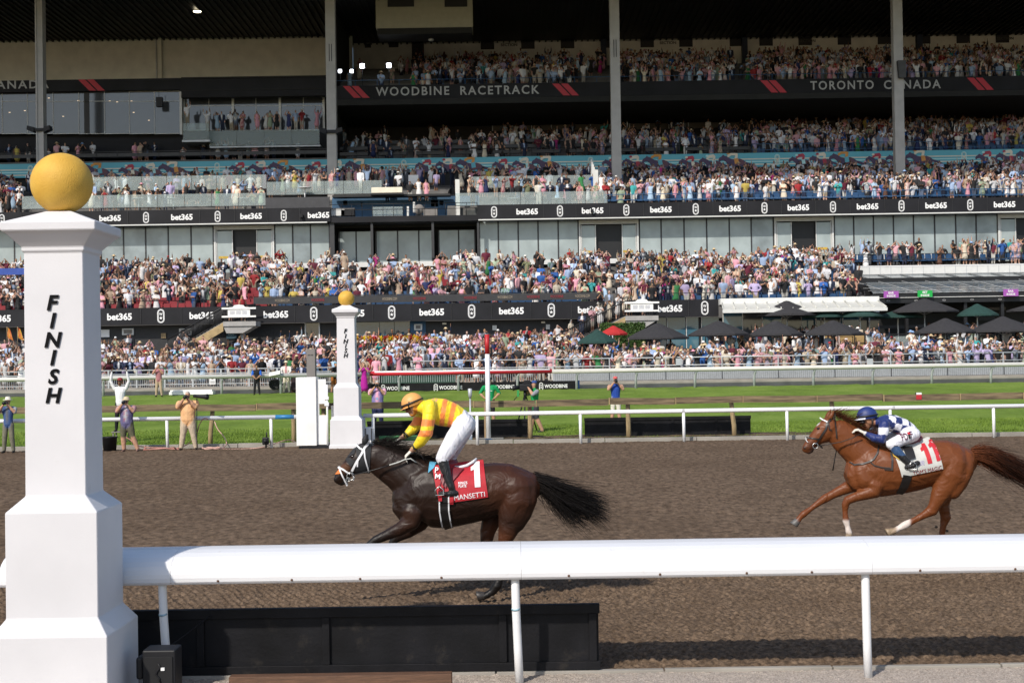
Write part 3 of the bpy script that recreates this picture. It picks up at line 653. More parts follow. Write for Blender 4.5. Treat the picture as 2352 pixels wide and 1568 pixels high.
def mural_horse(mb, cx, sc, jk, cl, y):
    def P(pl): return [(cx+u*sc, y, max(zc0+.01, zc0-.30+v*sc*1.0)) for u, v in pl]
    def tri(pl, m, dy):
        V = [(a, y-dy, min(c, zc1)) for a, _, c in P(pl)]; mb.add(V, [tuple(range(len(V)))[::-1]], m)
    tri(HP, M_plum, 0); tri([(-.05, .62), (.3, .66), (.5, .58), (.6, .36), (.3, .34), (.05, .3)], M_plum2, .004); tri([(-.05, .72), (.2, .72), (.25, .42), (.0, .38)], cl, .006)
    tri([(-.42, .98), (-.28, 1.1), (.08, 1.16), (.2, 1.0), (.16, .74), (-.02, .7), (.02, .9), (-.2, .9), (-.4, .78), (-.46, .84)], jk, .008)
    tri([(-.52, 1.0), (-.45, 1.12), (-.32, 1.12), (-.28, 1.0), (-.4, .96)], cl, .010)
b = MB(); X = XL+2; k = 0
pal = [(M_pink, M_teal2), (M_cream, M_pink), (M_org, M_teal), (M_pink, M_cream), (M_cream, M_teal2), (M_cream, M_org)]
while X < XR-2:
    for q in range(6):
        sc = (1.25, 1.32, 1.5, 1.2, 1.28, 1.5)[q]; mural_horse(b, X, sc, *pal[q], 128.475-.012*q); X += (1.9, 2.0, 3.0, 1.9, 2.0, 3.1)[q]
    ring(b, X+.75, 128.47, zc0+.62, .5, 1.0, .07, M_teal2); ring(b, X+.75, 128.47, zc0+.62, .3, .8, .04, M_cream); star(b, X+.75, 128.465, zc0+.62, .14, M_cream); X += 3.0
b.build('print', mu)
b = MB(); b.box((XL, 128.95, 18.45), (XR, 129.2, 19.8), M_soffit); b.build('under_wall', GS)
# columns
for px in (92, 759, 1411, 2060):
    X = ax(px+3, 122, 250); b = MB(); wd = .41
    b.box((X-wd, 121.6, 16.4), (X+wd, 122.4, 35.48), M_colm, .02)
    if px < 200: b = MB(); b.box((X-.32, 121.6, 16.4), (X+.32, 122.4, 35.48), M_colm); b.box((X-.32, 121.5, 16.4), (X-.2, 121.6, 35.48), M_colm); b.box((X+.2, 121.5, 16.4), (X+.32, 121.6, 35.48), M_colm)
    o = b.build('column', GS)
    if px > 200 and px < 2000:
        b = MB()
        for dx in (-.10, .10): b.box((X+dx-.03, 121.575, 28.5), (X+dx+.03, 121.598, 30.0), M_blk)
        b.build('slot', o)
    if px < 1000:
        t = thing('loudspeaker', 'black loudspeaker collar clamped round the '+('far left' if px < 200 else 'second')+' grey column', 'loudspeaker', (X, 121.5, 23.9))
        for s in (-1, 1):
            b = MB(); z = az(303 if px > 200 else 299, 121.5, px); b.hexa([(X+s*.42, 121.2, z-.2), (X+s*1.0, 121.1, z), (X+s*1.0, 121.9, z), (X+s*.42, 121.9, z-.25), (X+s*.42, 121.2, z+.22), (X+s*.95, 121.1, z+.34), (X+s*.95, 121.9, z+.34), (X+s*.42, 121.9, z+.22)], M_dark); b.build('horn', t)
        b = MB(); b.box((X-.44, 121.35, z-.1), (X+.44, 121.59, z+.15), M_dark); b.build('bracket', t)
    if px > 2000:
        b = MB(); z = az(160, 121.3, 2064); b.hexa([(X-.1, 121.0, z-.75), (X+.45, 121.0, z-.75), (X+.45, 121.58, z-.7), (X-.1, 121.58, z-.7), (X-.2, 121.1, z+.75), (X+.5, 121.1, z+.75), (X+.5, 121.58, z+.75), (X-.2, 121.58, z+.75)], mat('speaker grey', (.06, .06, .06), .7)); tag(b.build('loudspeaker', origin=(X, 121.3, z)), 'dark box loudspeaker fixed on the rightmost grey column', 'loudspeaker')
# press box
t = thing('press_box', 'beige ribbed box hanging from the roof above the second bay', 'booth', (ax(973, 128), 128, 32.5))
M_pbx = mat('beige ribbed siding', (.40, .375, .29), .7, .05, 2)
x0, x1 = ax(863, 128, 30), ax(1084, 128, 30); zb = az(64, 128, 973)
b = MB(); b.box((x0, 128, zb), (x1, 131.2, 35.48), M_pbx); bd = b.build('body', t)
b = MB(); x = x0+.05
while x < x1: b.box((x, 127.97, zb+.02), (x+.09, 127.998, 35.45), M_pbx); x += .21
b.build('siding', bd)
b = MB(); b.box((x0+.1, 128.02, zb-.55), (x1-.05, 131.1, zb-.01), M_soffit); b.build('underside', t)
for a, c in ((890, 951), (1021, 1073)): b = MB(); pb(b, a, c, -8, 16, 127.9, .06, M_blk); b.build('window', t)
b = MB(); c = at(990, 92, 130); b.tube([(c.x, c.y, 35.4), (c.x, c.y, c.z+.2)], .03, M_galv, 6); b.lathe([(.02, .25), (.25, .05), (.28, .0), (.18, -.12), (0, -.14)], tuple(c), M_galv, 12)
tag(b.build('ceiling_fixture', origin=c), 'small pale domed fixture hanging on a rod below the press box', 'fixture')
b = MB(); c = at(453, 22, 131); b.lathe([(0, 0), (.33, 0), (.36, .04)], (c.x, c.y, 35.25), glow('downlight glow', (1, .88, .6), 9), 20); tag(b.build('ceiling_light', origin=c), 'single round lit downlight in the dark ribbed roof at left', 'lamp')
M_flood = glow('flood light', (.9, .93, 1.0), 14)
for i, (x, y) in enumerate(((781, 164), (808, 164), (832, 152), (893, 151))):
    t = thing('floodlight', ('small lit floodlight nearest the second column', 'small lit floodlight, second from the second column', 'brighter round floodlight on stand, left of the pair', 'brighter round floodlight on stand, right of the pair')[i]+' in the top stand', 'floodlight', at(x, y, 130.2), 'floodlights in the top stand')
    c = at(x, y, 130.2); r = .15 if i < 2 else .2
    b = MB(); b.box((c.x-r, 130.1, c.z-r), (c.x+r, 130.2, c.z+r), M_flood, .04); b.build('lamp', t)
    b = MB(); b.box((c.x-r*1.3, 130.21, c.z-r*1.3), (c.x+r*1.3, 130.4, c.z+r*1.3), M_dark); b.build('housing', t)
    b = MB(); b.bar((c.x, 130.3, 27.3), (c.x, 130.3, c.z-r), .03, M_dark); b.build('stand', t)
# blue tube railings on three terraces
def rails(x0, x1, Y, z, hs, step, m, name='railing', r=.03):
    b = MB()
    for h in hs: b.tube([(x0, Y, z+h), (x1, Y, z+h)], r, m, 6)
    x = x0
    while x <= x1: b.tube([(x, Y, z), (x, Y, z+max(hs))], r, m, 6); x += step
    return b.build(name, GS)
rails(X0, XR, 129.3, 27.35, (.5, 1.0), 2.0, M_bluer); rails(ax(1735, 129.3), XR, 129.3, 20.95, (.5, 1.05), 2.3, M_bluer); rails(ax(1395, 116.3), XR, 116.3, 15.2, (.45, .9), 2.2, M_bluer)
rails(X0, ax(1735, 129.3), 129.3, 20.95, (1.0,), 2.0, M_blk)
# upper band with writing
b = MB(); b.box((XL, 114.5, 14.07), (ax(763, 114.5), 115, 15.2), M_fascia); u1 = b.build('fascia_band', GS)
b = MB(); b.box((ax(1101, 114.5), 114.5, 14.07), (XR, 115, 15.22), M_fascia); u2 = b.build('fascia_band', GS)
def band_marks(par, items, Y, zc, ht, he, seams=()):
    for x, kd in items:
        b = MB()
        if kd == 'b': letters(b, 'bet365', (ax(x, Y, 600), Y, zc), None, ht, M_sign, bold=.038)
        else: emblem(b, ax(x, Y, 600), Y, zc, he, M_sign)
        b.build('lettering' if kd == 'b' else 'emblem', par)
    for s in seams: X = ax(s, Y, 600); b = MB(); b.box((X-.012, Y-.004, zc-.55), (X+.012, Y+.03, zc+.55), M_mull); b.build('seam', par)
band_marks(u1, [(5, 'e'), (91, 'b'), (254, 'b'), (336.5, 'e'), (419, 'b'), (501, 'e'), (578, 'b'), (653, 'e'), (733, 'b')], 114.46, 14.6, .50, .90, (50, 170, 295, 460, 540, 615, 690))
band_marks(u2, [(1136.5, 'e'), (1212.5, 'b'), (1288, 'e'), (1363, 'b'), (1440.5, 'e'), (1520, 'b'), (1600, 'e'), (1679, 'b'), (1758, 'e'), (1836, 'b'), (1915.5, 'e'), (1995, 'b'), (2073, 'e'), (2152.5, 'b'), (2231, 'e'), (2310, 'b')], 114.46, 14.63, .50, .92, (1250, 1325, 1402, 1480, 1560, 1640, 1718, 1797, 1876, 1955, 2035, 2112, 2190, 2270))
b = MB(); b.box((XL, 114.45, 13.97), (ax(755, 114.5), 114.9, 14.06), M_wfr); b.box((ax(1103, 114.5), 114.45, 13.97), (XR, 114.9, 14.06), M_wfr); b.build('window_head', GS)
for x, y in ((692, 495), (1360, 484)): b = MB(); pb(b, x-3, x+3, y-3, y+4, 114.2, .25, M_dark); b.build('wall_loudspeaker', GS)
# glass wall behind the lower terrace
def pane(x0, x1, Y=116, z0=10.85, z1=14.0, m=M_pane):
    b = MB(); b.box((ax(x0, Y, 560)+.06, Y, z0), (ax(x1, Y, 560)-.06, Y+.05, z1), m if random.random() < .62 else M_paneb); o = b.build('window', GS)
def edges(xs, **k):
    for i in range(len(xs)-1): pane(xs[i], xs[i+1], **k)
    Y = k.get('Y', 116)-.03
    for x in xs: X = ax(x, Y, 560); b = MB(); b.box((X-.055, Y, k.get('z0', 10.85)), (X+.055, Y+.06, k.get('z1', 14.0)), M_mull); b.build('mullion', GS)
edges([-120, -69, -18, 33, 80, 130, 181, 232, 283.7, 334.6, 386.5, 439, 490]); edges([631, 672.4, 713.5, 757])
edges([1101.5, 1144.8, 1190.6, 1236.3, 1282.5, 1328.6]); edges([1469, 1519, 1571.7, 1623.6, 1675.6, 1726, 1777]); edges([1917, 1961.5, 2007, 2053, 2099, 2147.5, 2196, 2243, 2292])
def doors(x0, x1, o0, o1):
    Y = 115.9; z0, z1 = 10.1, 14.0
    b = MB()
    for a, c in ((x0, x0+4), (x1-4, x1)): b.box((ax(a, Y, 560), Y-.1, z0), (ax(c, Y, 560), Y+.05, z1), M_wfr)
    b.box((ax(x0+4, Y, 560)+.002, Y-.1, z1-.35), (ax(x1-4, Y, 560)-.002, Y+.05, z1), M_wfr); o = b.build('entrance_frame', GS)
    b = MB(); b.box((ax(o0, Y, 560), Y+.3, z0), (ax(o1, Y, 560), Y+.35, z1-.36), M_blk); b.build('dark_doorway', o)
    for a, c in ((x0+5, o0), (o1, x1-5)):
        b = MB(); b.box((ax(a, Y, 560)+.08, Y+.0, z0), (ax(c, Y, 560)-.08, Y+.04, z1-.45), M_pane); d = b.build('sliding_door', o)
        b = MB()
        for q in (a, c): b.box((ax(q, Y, 560)-.07 if q == c else ax(q, Y, 560), Y-.04, z0), (ax(q, Y, 560) if q == c else ax(q, Y, 560)+.07, Y-.005, z1-.4), M_wfr)
        b.build('door_frame', d)
        b = MB(); b.box((ax((a+c)/2, Y, 560)-.5, Y-.02, 11.3), (ax((a+c)/2, Y, 560)+.3, Y-.004, 11.5), mat('yellow tape', (.5, .33, .05), .7)); b.build('tape_strip', d)
doors(492, 630, 535, 589); doors(1330, 1467, 1369, 1428.5); doors(1779, 1915, 1818.8, 1874); doors(2293, 2430, 2334, 2390)
b = MB(); b.box((XL, 115.9, 10.45), (XR, 116.2, 10.84), M_wfr); b.build('sill', GS)
b = MB(); b.box((XL, 118.75, 9.5), (XR, 118.88, 14.3), M_soffit); b.build('inner_wall', GS)
# middle bay: broadcast deck
b = MB(); pb(b, 763, 1101, 452, 497, 118.4, .2, M_bluew, half=930); pb(b, 763, 1034, 446.5, 451, 116.9, 1.2, M_blk, half=900); b.build('blue_wall', GS)
b = MB(); pb(b, 757, 1101, 496, 509, 114.6, 3.9, M_fascia, half=930); b.build('deck_slab', GS)
for a, c in ((757, 768), (851.5, 857), (991.5, 997), (1096, 1101)): b = MB(); pb(b, a, c, 509.2, 592, 114.8, .3, M_mull); b.build('deck_post', GS)
b = MB(); pb(b, 768.2, 1095.8, 509.2, 522, 117.3, .2, M_soffit, half=930); b.build('lintel', GS)
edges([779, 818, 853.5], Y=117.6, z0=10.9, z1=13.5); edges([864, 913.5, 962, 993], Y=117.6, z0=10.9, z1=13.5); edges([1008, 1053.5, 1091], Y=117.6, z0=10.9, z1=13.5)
b = MB()
for h in (1.0, .55): b.tube([(ax(762, 114.8), 114.8, az(496, 114.8, 930)+h), (ax(1100, 114.8), 114.8, az(496, 114.8, 930)+h)], .025, M_blk, 6)
for x in range(764, 1102, 24): b.tube([(ax(x, 114.8), 114.8, az(496, 114.8, 930)), (ax(x, 114.8), 114.8, az(496, 114.8, 930)+1.0)], .02, M_blk, 5)
b.build('railing', GS)
glass_rail(855, 925, 475, 496, 115.2, 1)
b = MB(); pb(b, 853, 924, 430, 443, 116.2, .6, M_cream, .03); pb(b, 851, 926, 443.5, 447, 116.1, .8, M_blk); tag(b.build('lamp_housing', origin=at(888, 436, 116.3)), 'long cream lamp housing above the broadcast deck', 'lamp')
deckz = az(496, 116, 930)
for i, (x, y, wd, ht, nm, lb, m) in enumerate(((793, 466, 10, 12, 'junction_box', 'white square panel on the blue deck wall, nearest the second column', M_sign), (831, 470, 4, 13, 'strip_lamp', 'white upright strip on the blue deck wall beside the glass booth', M_wfr), (998, 467, 17, 16, 'junction_box', 'large white square panel on the blue deck wall', M_sign), (1014, 466, 10, 11, 'wall_sign', 'small white sign on the right end of the blue deck wall', M_sign), (937, 486, 5, 24, 'strip_lamp', 'white upright strip lamp at the front edge of the deck', M_wfr), (951, 476, 5, 24, 'strip_lamp', 'white upright strip standing behind the deck machinery', M_wfr))):
    b = MB(); Y = 118.4 if y < 475 else 115.4; pb(b, x-wd/2, x+wd/2, y-ht/2, y+ht/2, Y, .08, m, .015); pb(b, x-wd/4, x+wd/4, y-1, y+1, Y+.081, .05, M_dark); tag(b.build(nm, origin=at(x, y, Y)), lb, 'panel')
for x, lb in ((778, 'pale plastic bin on the broadcast deck'), (800, 'black case on the broadcast deck'), (963, 'grey round fan on the broadcast deck'), (990, 'grey machine box on the broadcast deck')):
    b = MB(); c = at(x, 490, 116.2)
    if 'fan' in lb:
        b.tube([(c.x, 116.0, c.z+.3), (c.x, 116.25, c.z+.3)], .42, M_grey, 16); b.box((c.x-.3, 116, c.z-.25), (c.x+.3, 116.3, c.z-.12), M_dark)
    else: b.box((c.x-.6, 115.9, c.z-.25), (c.x+.55, 116.5, c.z+.32), M_wfr if 'pale' in lb else M_dark if 'black' in lb else M_grey, .05); b.box((c.x-.62, 115.88, c.z+.33), (c.x+.57, 116.52, c.z+.38), M_grey, .01)
    tag(b.build(('plastic_bin', 'equipment_case', 'fan', 'machine_box')[(778, 800, 963, 990).index(x)], origin=c), lb, 'equipment')
# glass balustrades of the middle terraces
glass_rail(210, 612, 404, 436, 119.0, 7); glass_rail(50, 610, 447, 476, 115.3, 9); glass_rail(612, 877, 416, 446, 118.7, 6)
b = MB(); pb(b, 610, 757, 453, 477.5, 115.2, .2, mat('slate panel', (.045, .045, .05), .7), half=683); b.build('slate_panel', GS)
glass_rail(1080, 1360, 404, 430, 120.2, 5); glass_rail(1046, 1395, 441, 470, 115.3, 7)
b = MB(); pb(b, 1046, 1056, 412, 495, 116.2, .15, M_wfr); b.build('white_partition', GS); b = MB(); pb(b, 938, 961, 402, 427, 122.0, .05, M_sign); b.build('white_screen', GS)
for k in range(4): b = MB(); pb(b, 1357+k*1.8, 1361+k*1.8, 366+k*6, 430+k*3, 121.0-.9*k, .12, M_wfr); b.build('glass_end_post', GS)
b = MB(); pb(b, 1366, 1374, 390, 444, 117.2, .1, M_wfr); b.build('glass_end_post', GS)
for x, n in ((318, 1), (398, 1), (560, 1), (700, 0), (1180, 1), (1283, 1), (1237, 0)):
    Y = 115.9 if n else 117.9; c = at(x, 457 if n else 432, Y); t = thing('bar_table', {318: 'left end of lower', 398: 'middle of lower', 560: 'right end of lower', 700: 'middle of the raised', 1180: 'broadcast deck end of right', 1237: 'rear of the right', 1283: 'middle of right'}[x].join(('white bar table behind the ', ' balustrade glass')), 'table', (c.x, Y, c.z-1), 'white bar tables on the middle terrace')
    b = MB(); b.lathe([(0, 0), (.55, 0), (.55, .04), (0, .05)], (c.x, Y, c.z), M_sign, 16); b.build('table_top', t)
    b = MB(); b.tube([(c.x, Y, c.z-.98), (c.x, Y, c.z)], .05, M_sign, 8); b.build('leg', t)
# lower band
b = MB(); b.box((XL, 100, 5.56), (ax(1652, 100), 100.4, 6.76), M_fascia); l1 = b.build('fascia_band', GS)
band_marks(l1, [(-5, 'b'), (110, 'e'), (273, 'b'), (368, 'e'), (462, 'b'), (632, 'b'), (719, 'e'), (807, 'b'), (898, 'e'), (990, 'b'), (1081.5, 'e'), (1173, 'b'), (1264.5, 'e'), (1354, 'b'), (1537, 'b'), (1617, 'e')], 99.96, 6.16, .50, .98, (322, 415, 508, 675, 762, 855, 943, 1035, 1127, 1218, 1311, 1400, 1580))
b = MB(); b.box((XL, 101, 2.5), (ax(1652, 101), 101.3, 5.55), mat('black ribbed wall', (.017, .017, .019), .6, .2, 2, .3, 6, stretch=(8, 1, 1))); kw = b.build('ground_wall', GS)
b = MB()
for x0, x1, y0, y1 in ((280, 307, 754, 769), (411, 440, 754, 770), (951, 970, 744, 758)):
    b = MB(); pb(b, x0, x1, y0, y1, 100.85, .14, M_wfr, .02); o = b.build('vent_box', kw)
    b = MB(); n = 5
    for k in range(n): pb(b, x0+4, x1-4, y0+3+k*(y1-y0-6)/n, y0+4.6+k*(y1-y0-6)/n, 100.83, .02, M_grey)
    b.build('louvre', o)
for x0, x1, y0, y1, m in ((370, 381, 765, 776, M_log), (232, 251, 757, 774, M_sign), (1131, 1141, 747, 758, M_wfr), (1254, 1263, 745, 756, M_wfr)): b = MB(); pb(b, x0, x1, y0, y1, 100.9, .05, m); b.build('small_notice', kw)
for x0 in (1016, 1243): b = MB(); pb(b, x0, x0+9, 739-.013*(x0-1176), 743-.013*(x0-1176), 100.8, .15, M_cream); b.build('wall_lamp', kw)
for a, c in ((818, 872), (872, 906), (906, 942)):
    b = MB(); pb(b, a+.5, c-.5, 738, 785, 100.9, .06, M_blueg); b.build('window', GS)
b = MB(); pb(b, 942.5, 978, 737, 790, 100.94, .05, M_bluew); b.build('blue_panel', GS)
b = MB(); pb(b, 520, 543, 757, 778, 100.9, .04, mat('teal board', (.02, .06, .09), .6)); pb(b, 525, 538, 768, 769.5, 100.88, .015, M_teal2); pb(b, 529, 535, 760, 765, 100.88, .015, M_teal); b.build('painted_board', GS)
for a, c in ((700, 735),): b = MB(); pb(b, a, c, 740, 790, 100.9, .05, M_pane2); pb(b, a, a+3, 740, 790, 100.85, .045, M_wfr); pb(b, c-3, c, 740, 790, 100.85, .045, M_wfr); b.build('door', GS)
# thin banner along the terrace front and railings
b = MB(); z0, z1 = 6.95, 7.45; b.box((ax(585, 101.6), 101.6, z0), (ax(1388, 101.6), 101.63, z1), mat('banner black', (.03, .03, .033), .7)); bn = b.build('terrace_banner', GS)
M_tan = mat('tan letters', (.33, .27, .20), .6); M_dred = mat('dark red letters', (.25, .02, .03), .6)
for i, x in enumerate((648, 730, 895, 963, 1080, 1160, 1225, 1279, 1338)):
    b = MB(); letters(b, 'WOODBINE.COM' if i in (0, 2, 5, 8) else 'WOODBINE', (ax(x, 101.57, 690), 101.57, 7.2), 34*101.57/FD if i in (0, 2, 5, 8) else 30*101.57/FD, .2, M_tan if i in (0, 2, 5, 8) else M_dred, bold=.01); b.build('lettering', bn)
rails(ax(585, 101.8), ax(1388, 101.8), 101.7, 6.3, (1.2,), 2.0, M_blk); rails(XL, ax(515, 101.8), 101.7, 6.3, (.5, 1.0), 1.9, M_blk); rails(ax(1500, 101.8), ax(2030, 101.8), 101.7, 6.3, (.5, 1.0), 1.9, M_blk); rails(ax(1955, 112.2), XR, 112.2, 9.7, (.45, .9), 1.7, M_blk)
# stadium seats seen between people
def seats(label, rows, m, seed):
    b = MB(); rs = random.Random(seed)
    for x0, x1, (Y0, z0, Y1, z1, n), r0, r1 in rows:
        for i in range(r0, r1):
            Y = Y0+(Y1-Y0)*(i+.75)/n; z = z0+(z1-z0)*i/n; X = ax(x0, Y, 600)
            while X < ax(x1, Y, 600):
                b.box((X, Y-.02, z+.38), (X+.44, Y+.04, z+.86), m, 0); b.box((X, Y-.44, z+.36), (X+.44, Y-.025, z+.42), m); X += .54
    return tag(b.build('stadium_seats'), label, 'seats', kind='stuff')
seats('rows of red folding seats between people on the left lower terrace', [(-20, 600, T1, 0, 9), (820, 1350, T1, 6, 9)], mat('red seat', (.22, .012, .02), .5), 1)
seats('rows of blue folding seats between people on the right terraces', [(640, 1340, T1, 0, 4), (1440, 1950, T1, 0, 12), (1390, 2352, T2, 0, 3), (1740, 2352, T3, 0, 4), (1955, 2352, (112.3, 9.7, 114.2, 10.05, 2), 0, 2)], mat('blue seat', (.015, .06, .15), .5), 2)
# desks with seats of the box rows on upper terrace
for Y, z, xa, xb in ((129.9, 21.05, 780, 1735), (132.2, 21.9, 780, 1735), (134.8, 22.8, 860, 1700)):
    X = ax(xa, Y, 330)
    while X < ax(xb, Y, 330): b = MB(); b.box((X, Y, z+.55), (X+2.6, Y+.4, z+.85), M_mull); b.build('desk', GS); X += 3.5
# ---------------- stairs
def stair(label, xa, ya, xb, yb, lx0, lx1, ly, Y0, Y1, px0, px1):
    A = at(xa, ya, Y0); B = at(xb, yb, Y0); t = thing('staircase', label, 'staircase', (A.x, Y0, A.z), 'concrete staircases')
    n = 16; b = MB(); M_st = mat('stair concrete', (.33, .32, .31), .85, .1, 2)
    for i in range(n):
        xs_ = A.x+(B.x-A.x)*i/n; xe = A.x+(B.x-A.x)*(i+1)/n; z = A.z+(B.z-A.z)*(i+1)/n; zl = A.z+(B.z-A.z)*i/n
        b.box((xs_, Y0, zl-.1), (xe-.002, Y1, z), M_st)
    b.build('flight', t)
    b = MB(); M_str = mat('ochre stringer', (.36, .26, .13), .8, .2, 3)
    b.add([(A.x, Y0-.06, A.z-.62), (B.x, Y0-.06, B.z-.62), (B.x, Y0-.06, B.z-.02), (A.x, Y0-.06, A.z-.02), (A.x, Y0-.002, A.z-.62), (B.x, Y0-.002, B.z-.62), (B.x, Y0-.002, B.z-.02), (A.x, Y0-.002, A.z-.02)], [(0, 1, 2, 3), (7, 6, 5, 4), (0, 4, 5, 1), (3, 2, 6, 7)], M_str); b.build('stringer', t)
    L0 = ax(lx0, Y0, ly); L1 = ax(lx1, Y0, ly); zl = az(ly, Y0, (lx0+lx1)/2)
    b = MB(); b.box((L0, Y0-.1, zl-.32), (L1, Y1, zl), M_st); b.hexa([(L0+.2, Y0, zl-.8), (L1-.9, Y0, zl-.8), (L1-.9, Y1, zl-.8), (L0+.2, Y1, zl-.8), (L0, Y0, zl-.33), (L1-.1, Y0, zl-.33), (L1-.1, Y1, zl-.33), (L0, Y1, zl-.33)], M_st); b.build('landing', t)
    if px0:
        b = MB(); b.tube([((ax(px0, Y0)+ax(px1, Y0))/2, Y0+.6, 2.4), ((ax(px0, Y0)+ax(px1, Y0))/2, Y0+.6, zl-.8)], .2, M_st, 12); b.build('support_column', t)
    b = MB()
    for dy in (-.03, Y1-Y0-.1):
        b.tube([(A.x, Y0+dy, A.z+1.05), (B.x, Y0+dy, B.z+1.05), (L1, Y0+dy, zl+1.15)], .05, M_blk, 6); b.tube([(A.x, Y0+dy, A.z+.12), (B.x, Y0+dy, B.z+.12)], .04, M_blk, 6)
        k = 0
        while k <= 44:
            x = A.x+(B.x-A.x)*k/44; z = A.z+(B.z-A.z)*k/44; b.tube([(x, Y0+dy, z+.1), (x, Y0+dy, z+1.05)], .022 if k % 11 else .05, M_blk, 5); k += 1
    x = L0
    while x < L1: b.tube([(x, Y0-.05, zl), (x, Y0-.05, zl+1.15)], .02, M_blk, 5); x += .16
    b.build('handrail', t)
    # arched white plan board in front of the landing
    s = thing('plan_board', 'arched white notice board between two rails, hung on the '+('left' if xa < 1000 else 'right')+' staircase landing', 'sign', (L0, Y0-.2, zl), 'white notice boards on stair landings')
    xm = (L0+L1)/2; hw = (L1-L0)*.34; z0, z1 = zl+.35, zl+.95
    P = [(xm-hw, z0), (xm+hw, z0), (xm+hw, z1), (xm+hw*.55, z1+.03), (xm+hw*.4, z1+.16), (xm, z1+.2), (xm-hw*.4, z1+.16), (xm-hw*.55, z1+.03), (xm-hw, z1)]
    b = MB(); b.prism(P, Y0-.24, Y0-.2, M_wp); b.build('panel', s)
    b = MB()
    for z in (z0-.02, z1-.06): b.box((L0-.05, Y0-.29, z-.06), (L1+.05, Y0-.245, z+.06), M_wp)
    b.build('crossbar', s)
    b = MB()
    for k in range(3):
        for q in range(4): b.box((xm-hw*.8+k*hw*.55, Y0-.25, z0+.12+.07*q), (xm-hw*.8+k*hw*.55+hw*.42, Y0-.243, z0+.15+.07*q), mat('faint print', (.35, .36, .42), .8))
    b.build('faint_print', s)
    return t
stair('left concrete staircase with ochre stringer and black handrails rising to a landing', 385, 815, 513, 740, 513, 588, 738, 97.6, 99.3, 547, 561)
stair('right concrete staircase crowded with people beside the green hedge wall', 1270, 810, 1436, 727, 1436, 1512, 725, 97.6, 99.3, 0, 0)
# hedge wall
rs = np.random.RandomState(9); n = 9000; xa, xb = ax(1380, 96.8, 770), ax(1481, 96.8, 770); za, zb_ = az(801, 96.8, 1430), az(742, 96.8, 1430)
C = np.stack([rs.uniform(xa, xb, n), 96.8-rs.uniform(0, .12, n), rs.uniform(za, zb_, n)], 1); Dv = rs.normal(0, .055, (n, 3, 3)); V = (C[:, None, :]+Dv).reshape(-1, 3)
hg = thing('hedge_wall', 'square green artificial hedge panel behind the red umbrella', 'hedge', (xa, 96.8, za))
M_leaf = mat('hedge leaf', (.025, .06, .012), .7, .5, 9, col2=(.07, .13, .025))
link_mesh('foliage', V, np.arange(3*n).reshape(-1, 3).tolist(), M_leaf, hg); b = MB(); b.box((xa, 96.82, za), (xb, 97.1, zb_), mat('hedge core', (.015, .03, .01), .9)); b.build('backing', hg)
# ---------------- right hand pavilion
pv = thing('pavilion', 'low glass roofed bar pavilion with awning below the right end of the stand', 'pavilion', (ax(2000, 101), 101, 3))
b = MB(); xa = ax(1950, 112); b.box((xa, 112, 8.96), (XR, 112.25, 9.68), M_wfr); wf = b.build('white_fascia', pv)
b = MB(); x = xa
while x < XR: b.box((x, 111.985, 8.97), (x+.03, 112.0, 9.6), M_galv); x += .85
b.box((xa, 111.97, 9.6), (XR, 112.0, 9.68), M_sign); b.build('panel_joint', wf)
gx0 = ax(1978, 112, 628); e0 = ax(2005, 102, 674)
b = MB(); b.add([(e0, 102, 7.06), (XR, 102, 7.06), (XR, 112, 8.95), (gx0, 112, 8.95)], [(0, 1, 2, 3)], mat('roof glass', (.13, .155, .17), .12, .3, .3, spec=.6)); rg = b.build('glass_roof', pv)
M_gbar = mat('glazing bar grey', (.24, .25, .26), .6, .1)
b = MB(); x = 0.0
while x < 30: X = e0+x*1.78; b.tube([(X+1.4, 101.98, 7.09), (X-.6, 111.95, 8.99)], .04, M_gbar, 5); x += 1
for f in (0, .12, .25, .5, .75, 1): b.tube([(e0-f*.3, 102+10*f, 7.10+1.9*f), (XR, 102+10*f, 7.10+1.9*f)], .022, M_gbar, 5)
b.build('glazing_bar', rg)
b = MB(); b.box((e0-.2, 101.7, 6.35), (XR, 102.1, 7.0), M_blk); b.box((e0, 101.6, 6.72), (XR, 101.69, 6.76), M_wfr); eb = b.build('eave_beam', pv)
b = MB(); x = e0+1
while x < XR: ring(b, x, 101.68, 6.52, .25, .12, .02, M_grl); x += 2.0
b.build('faint_mark', eb)
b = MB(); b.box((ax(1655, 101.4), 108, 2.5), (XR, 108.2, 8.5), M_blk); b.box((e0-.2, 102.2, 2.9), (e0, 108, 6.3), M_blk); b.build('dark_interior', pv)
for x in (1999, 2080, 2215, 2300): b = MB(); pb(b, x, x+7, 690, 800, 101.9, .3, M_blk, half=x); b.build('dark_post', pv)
b = MB(); pb(b, 2020, 2352, 745, 752, 104, .4, M_mull, half=2180); b.build('bar_counter', pv); b = MB(); pb(b, 2235, 2310, 706, 712, 106, .3, M_grey); b.build('shelf', pv); b = MB(); pb(b, 2245, 2285, 720, 735, 106, .3, M_mull); b.build('bar_fridge', pv)
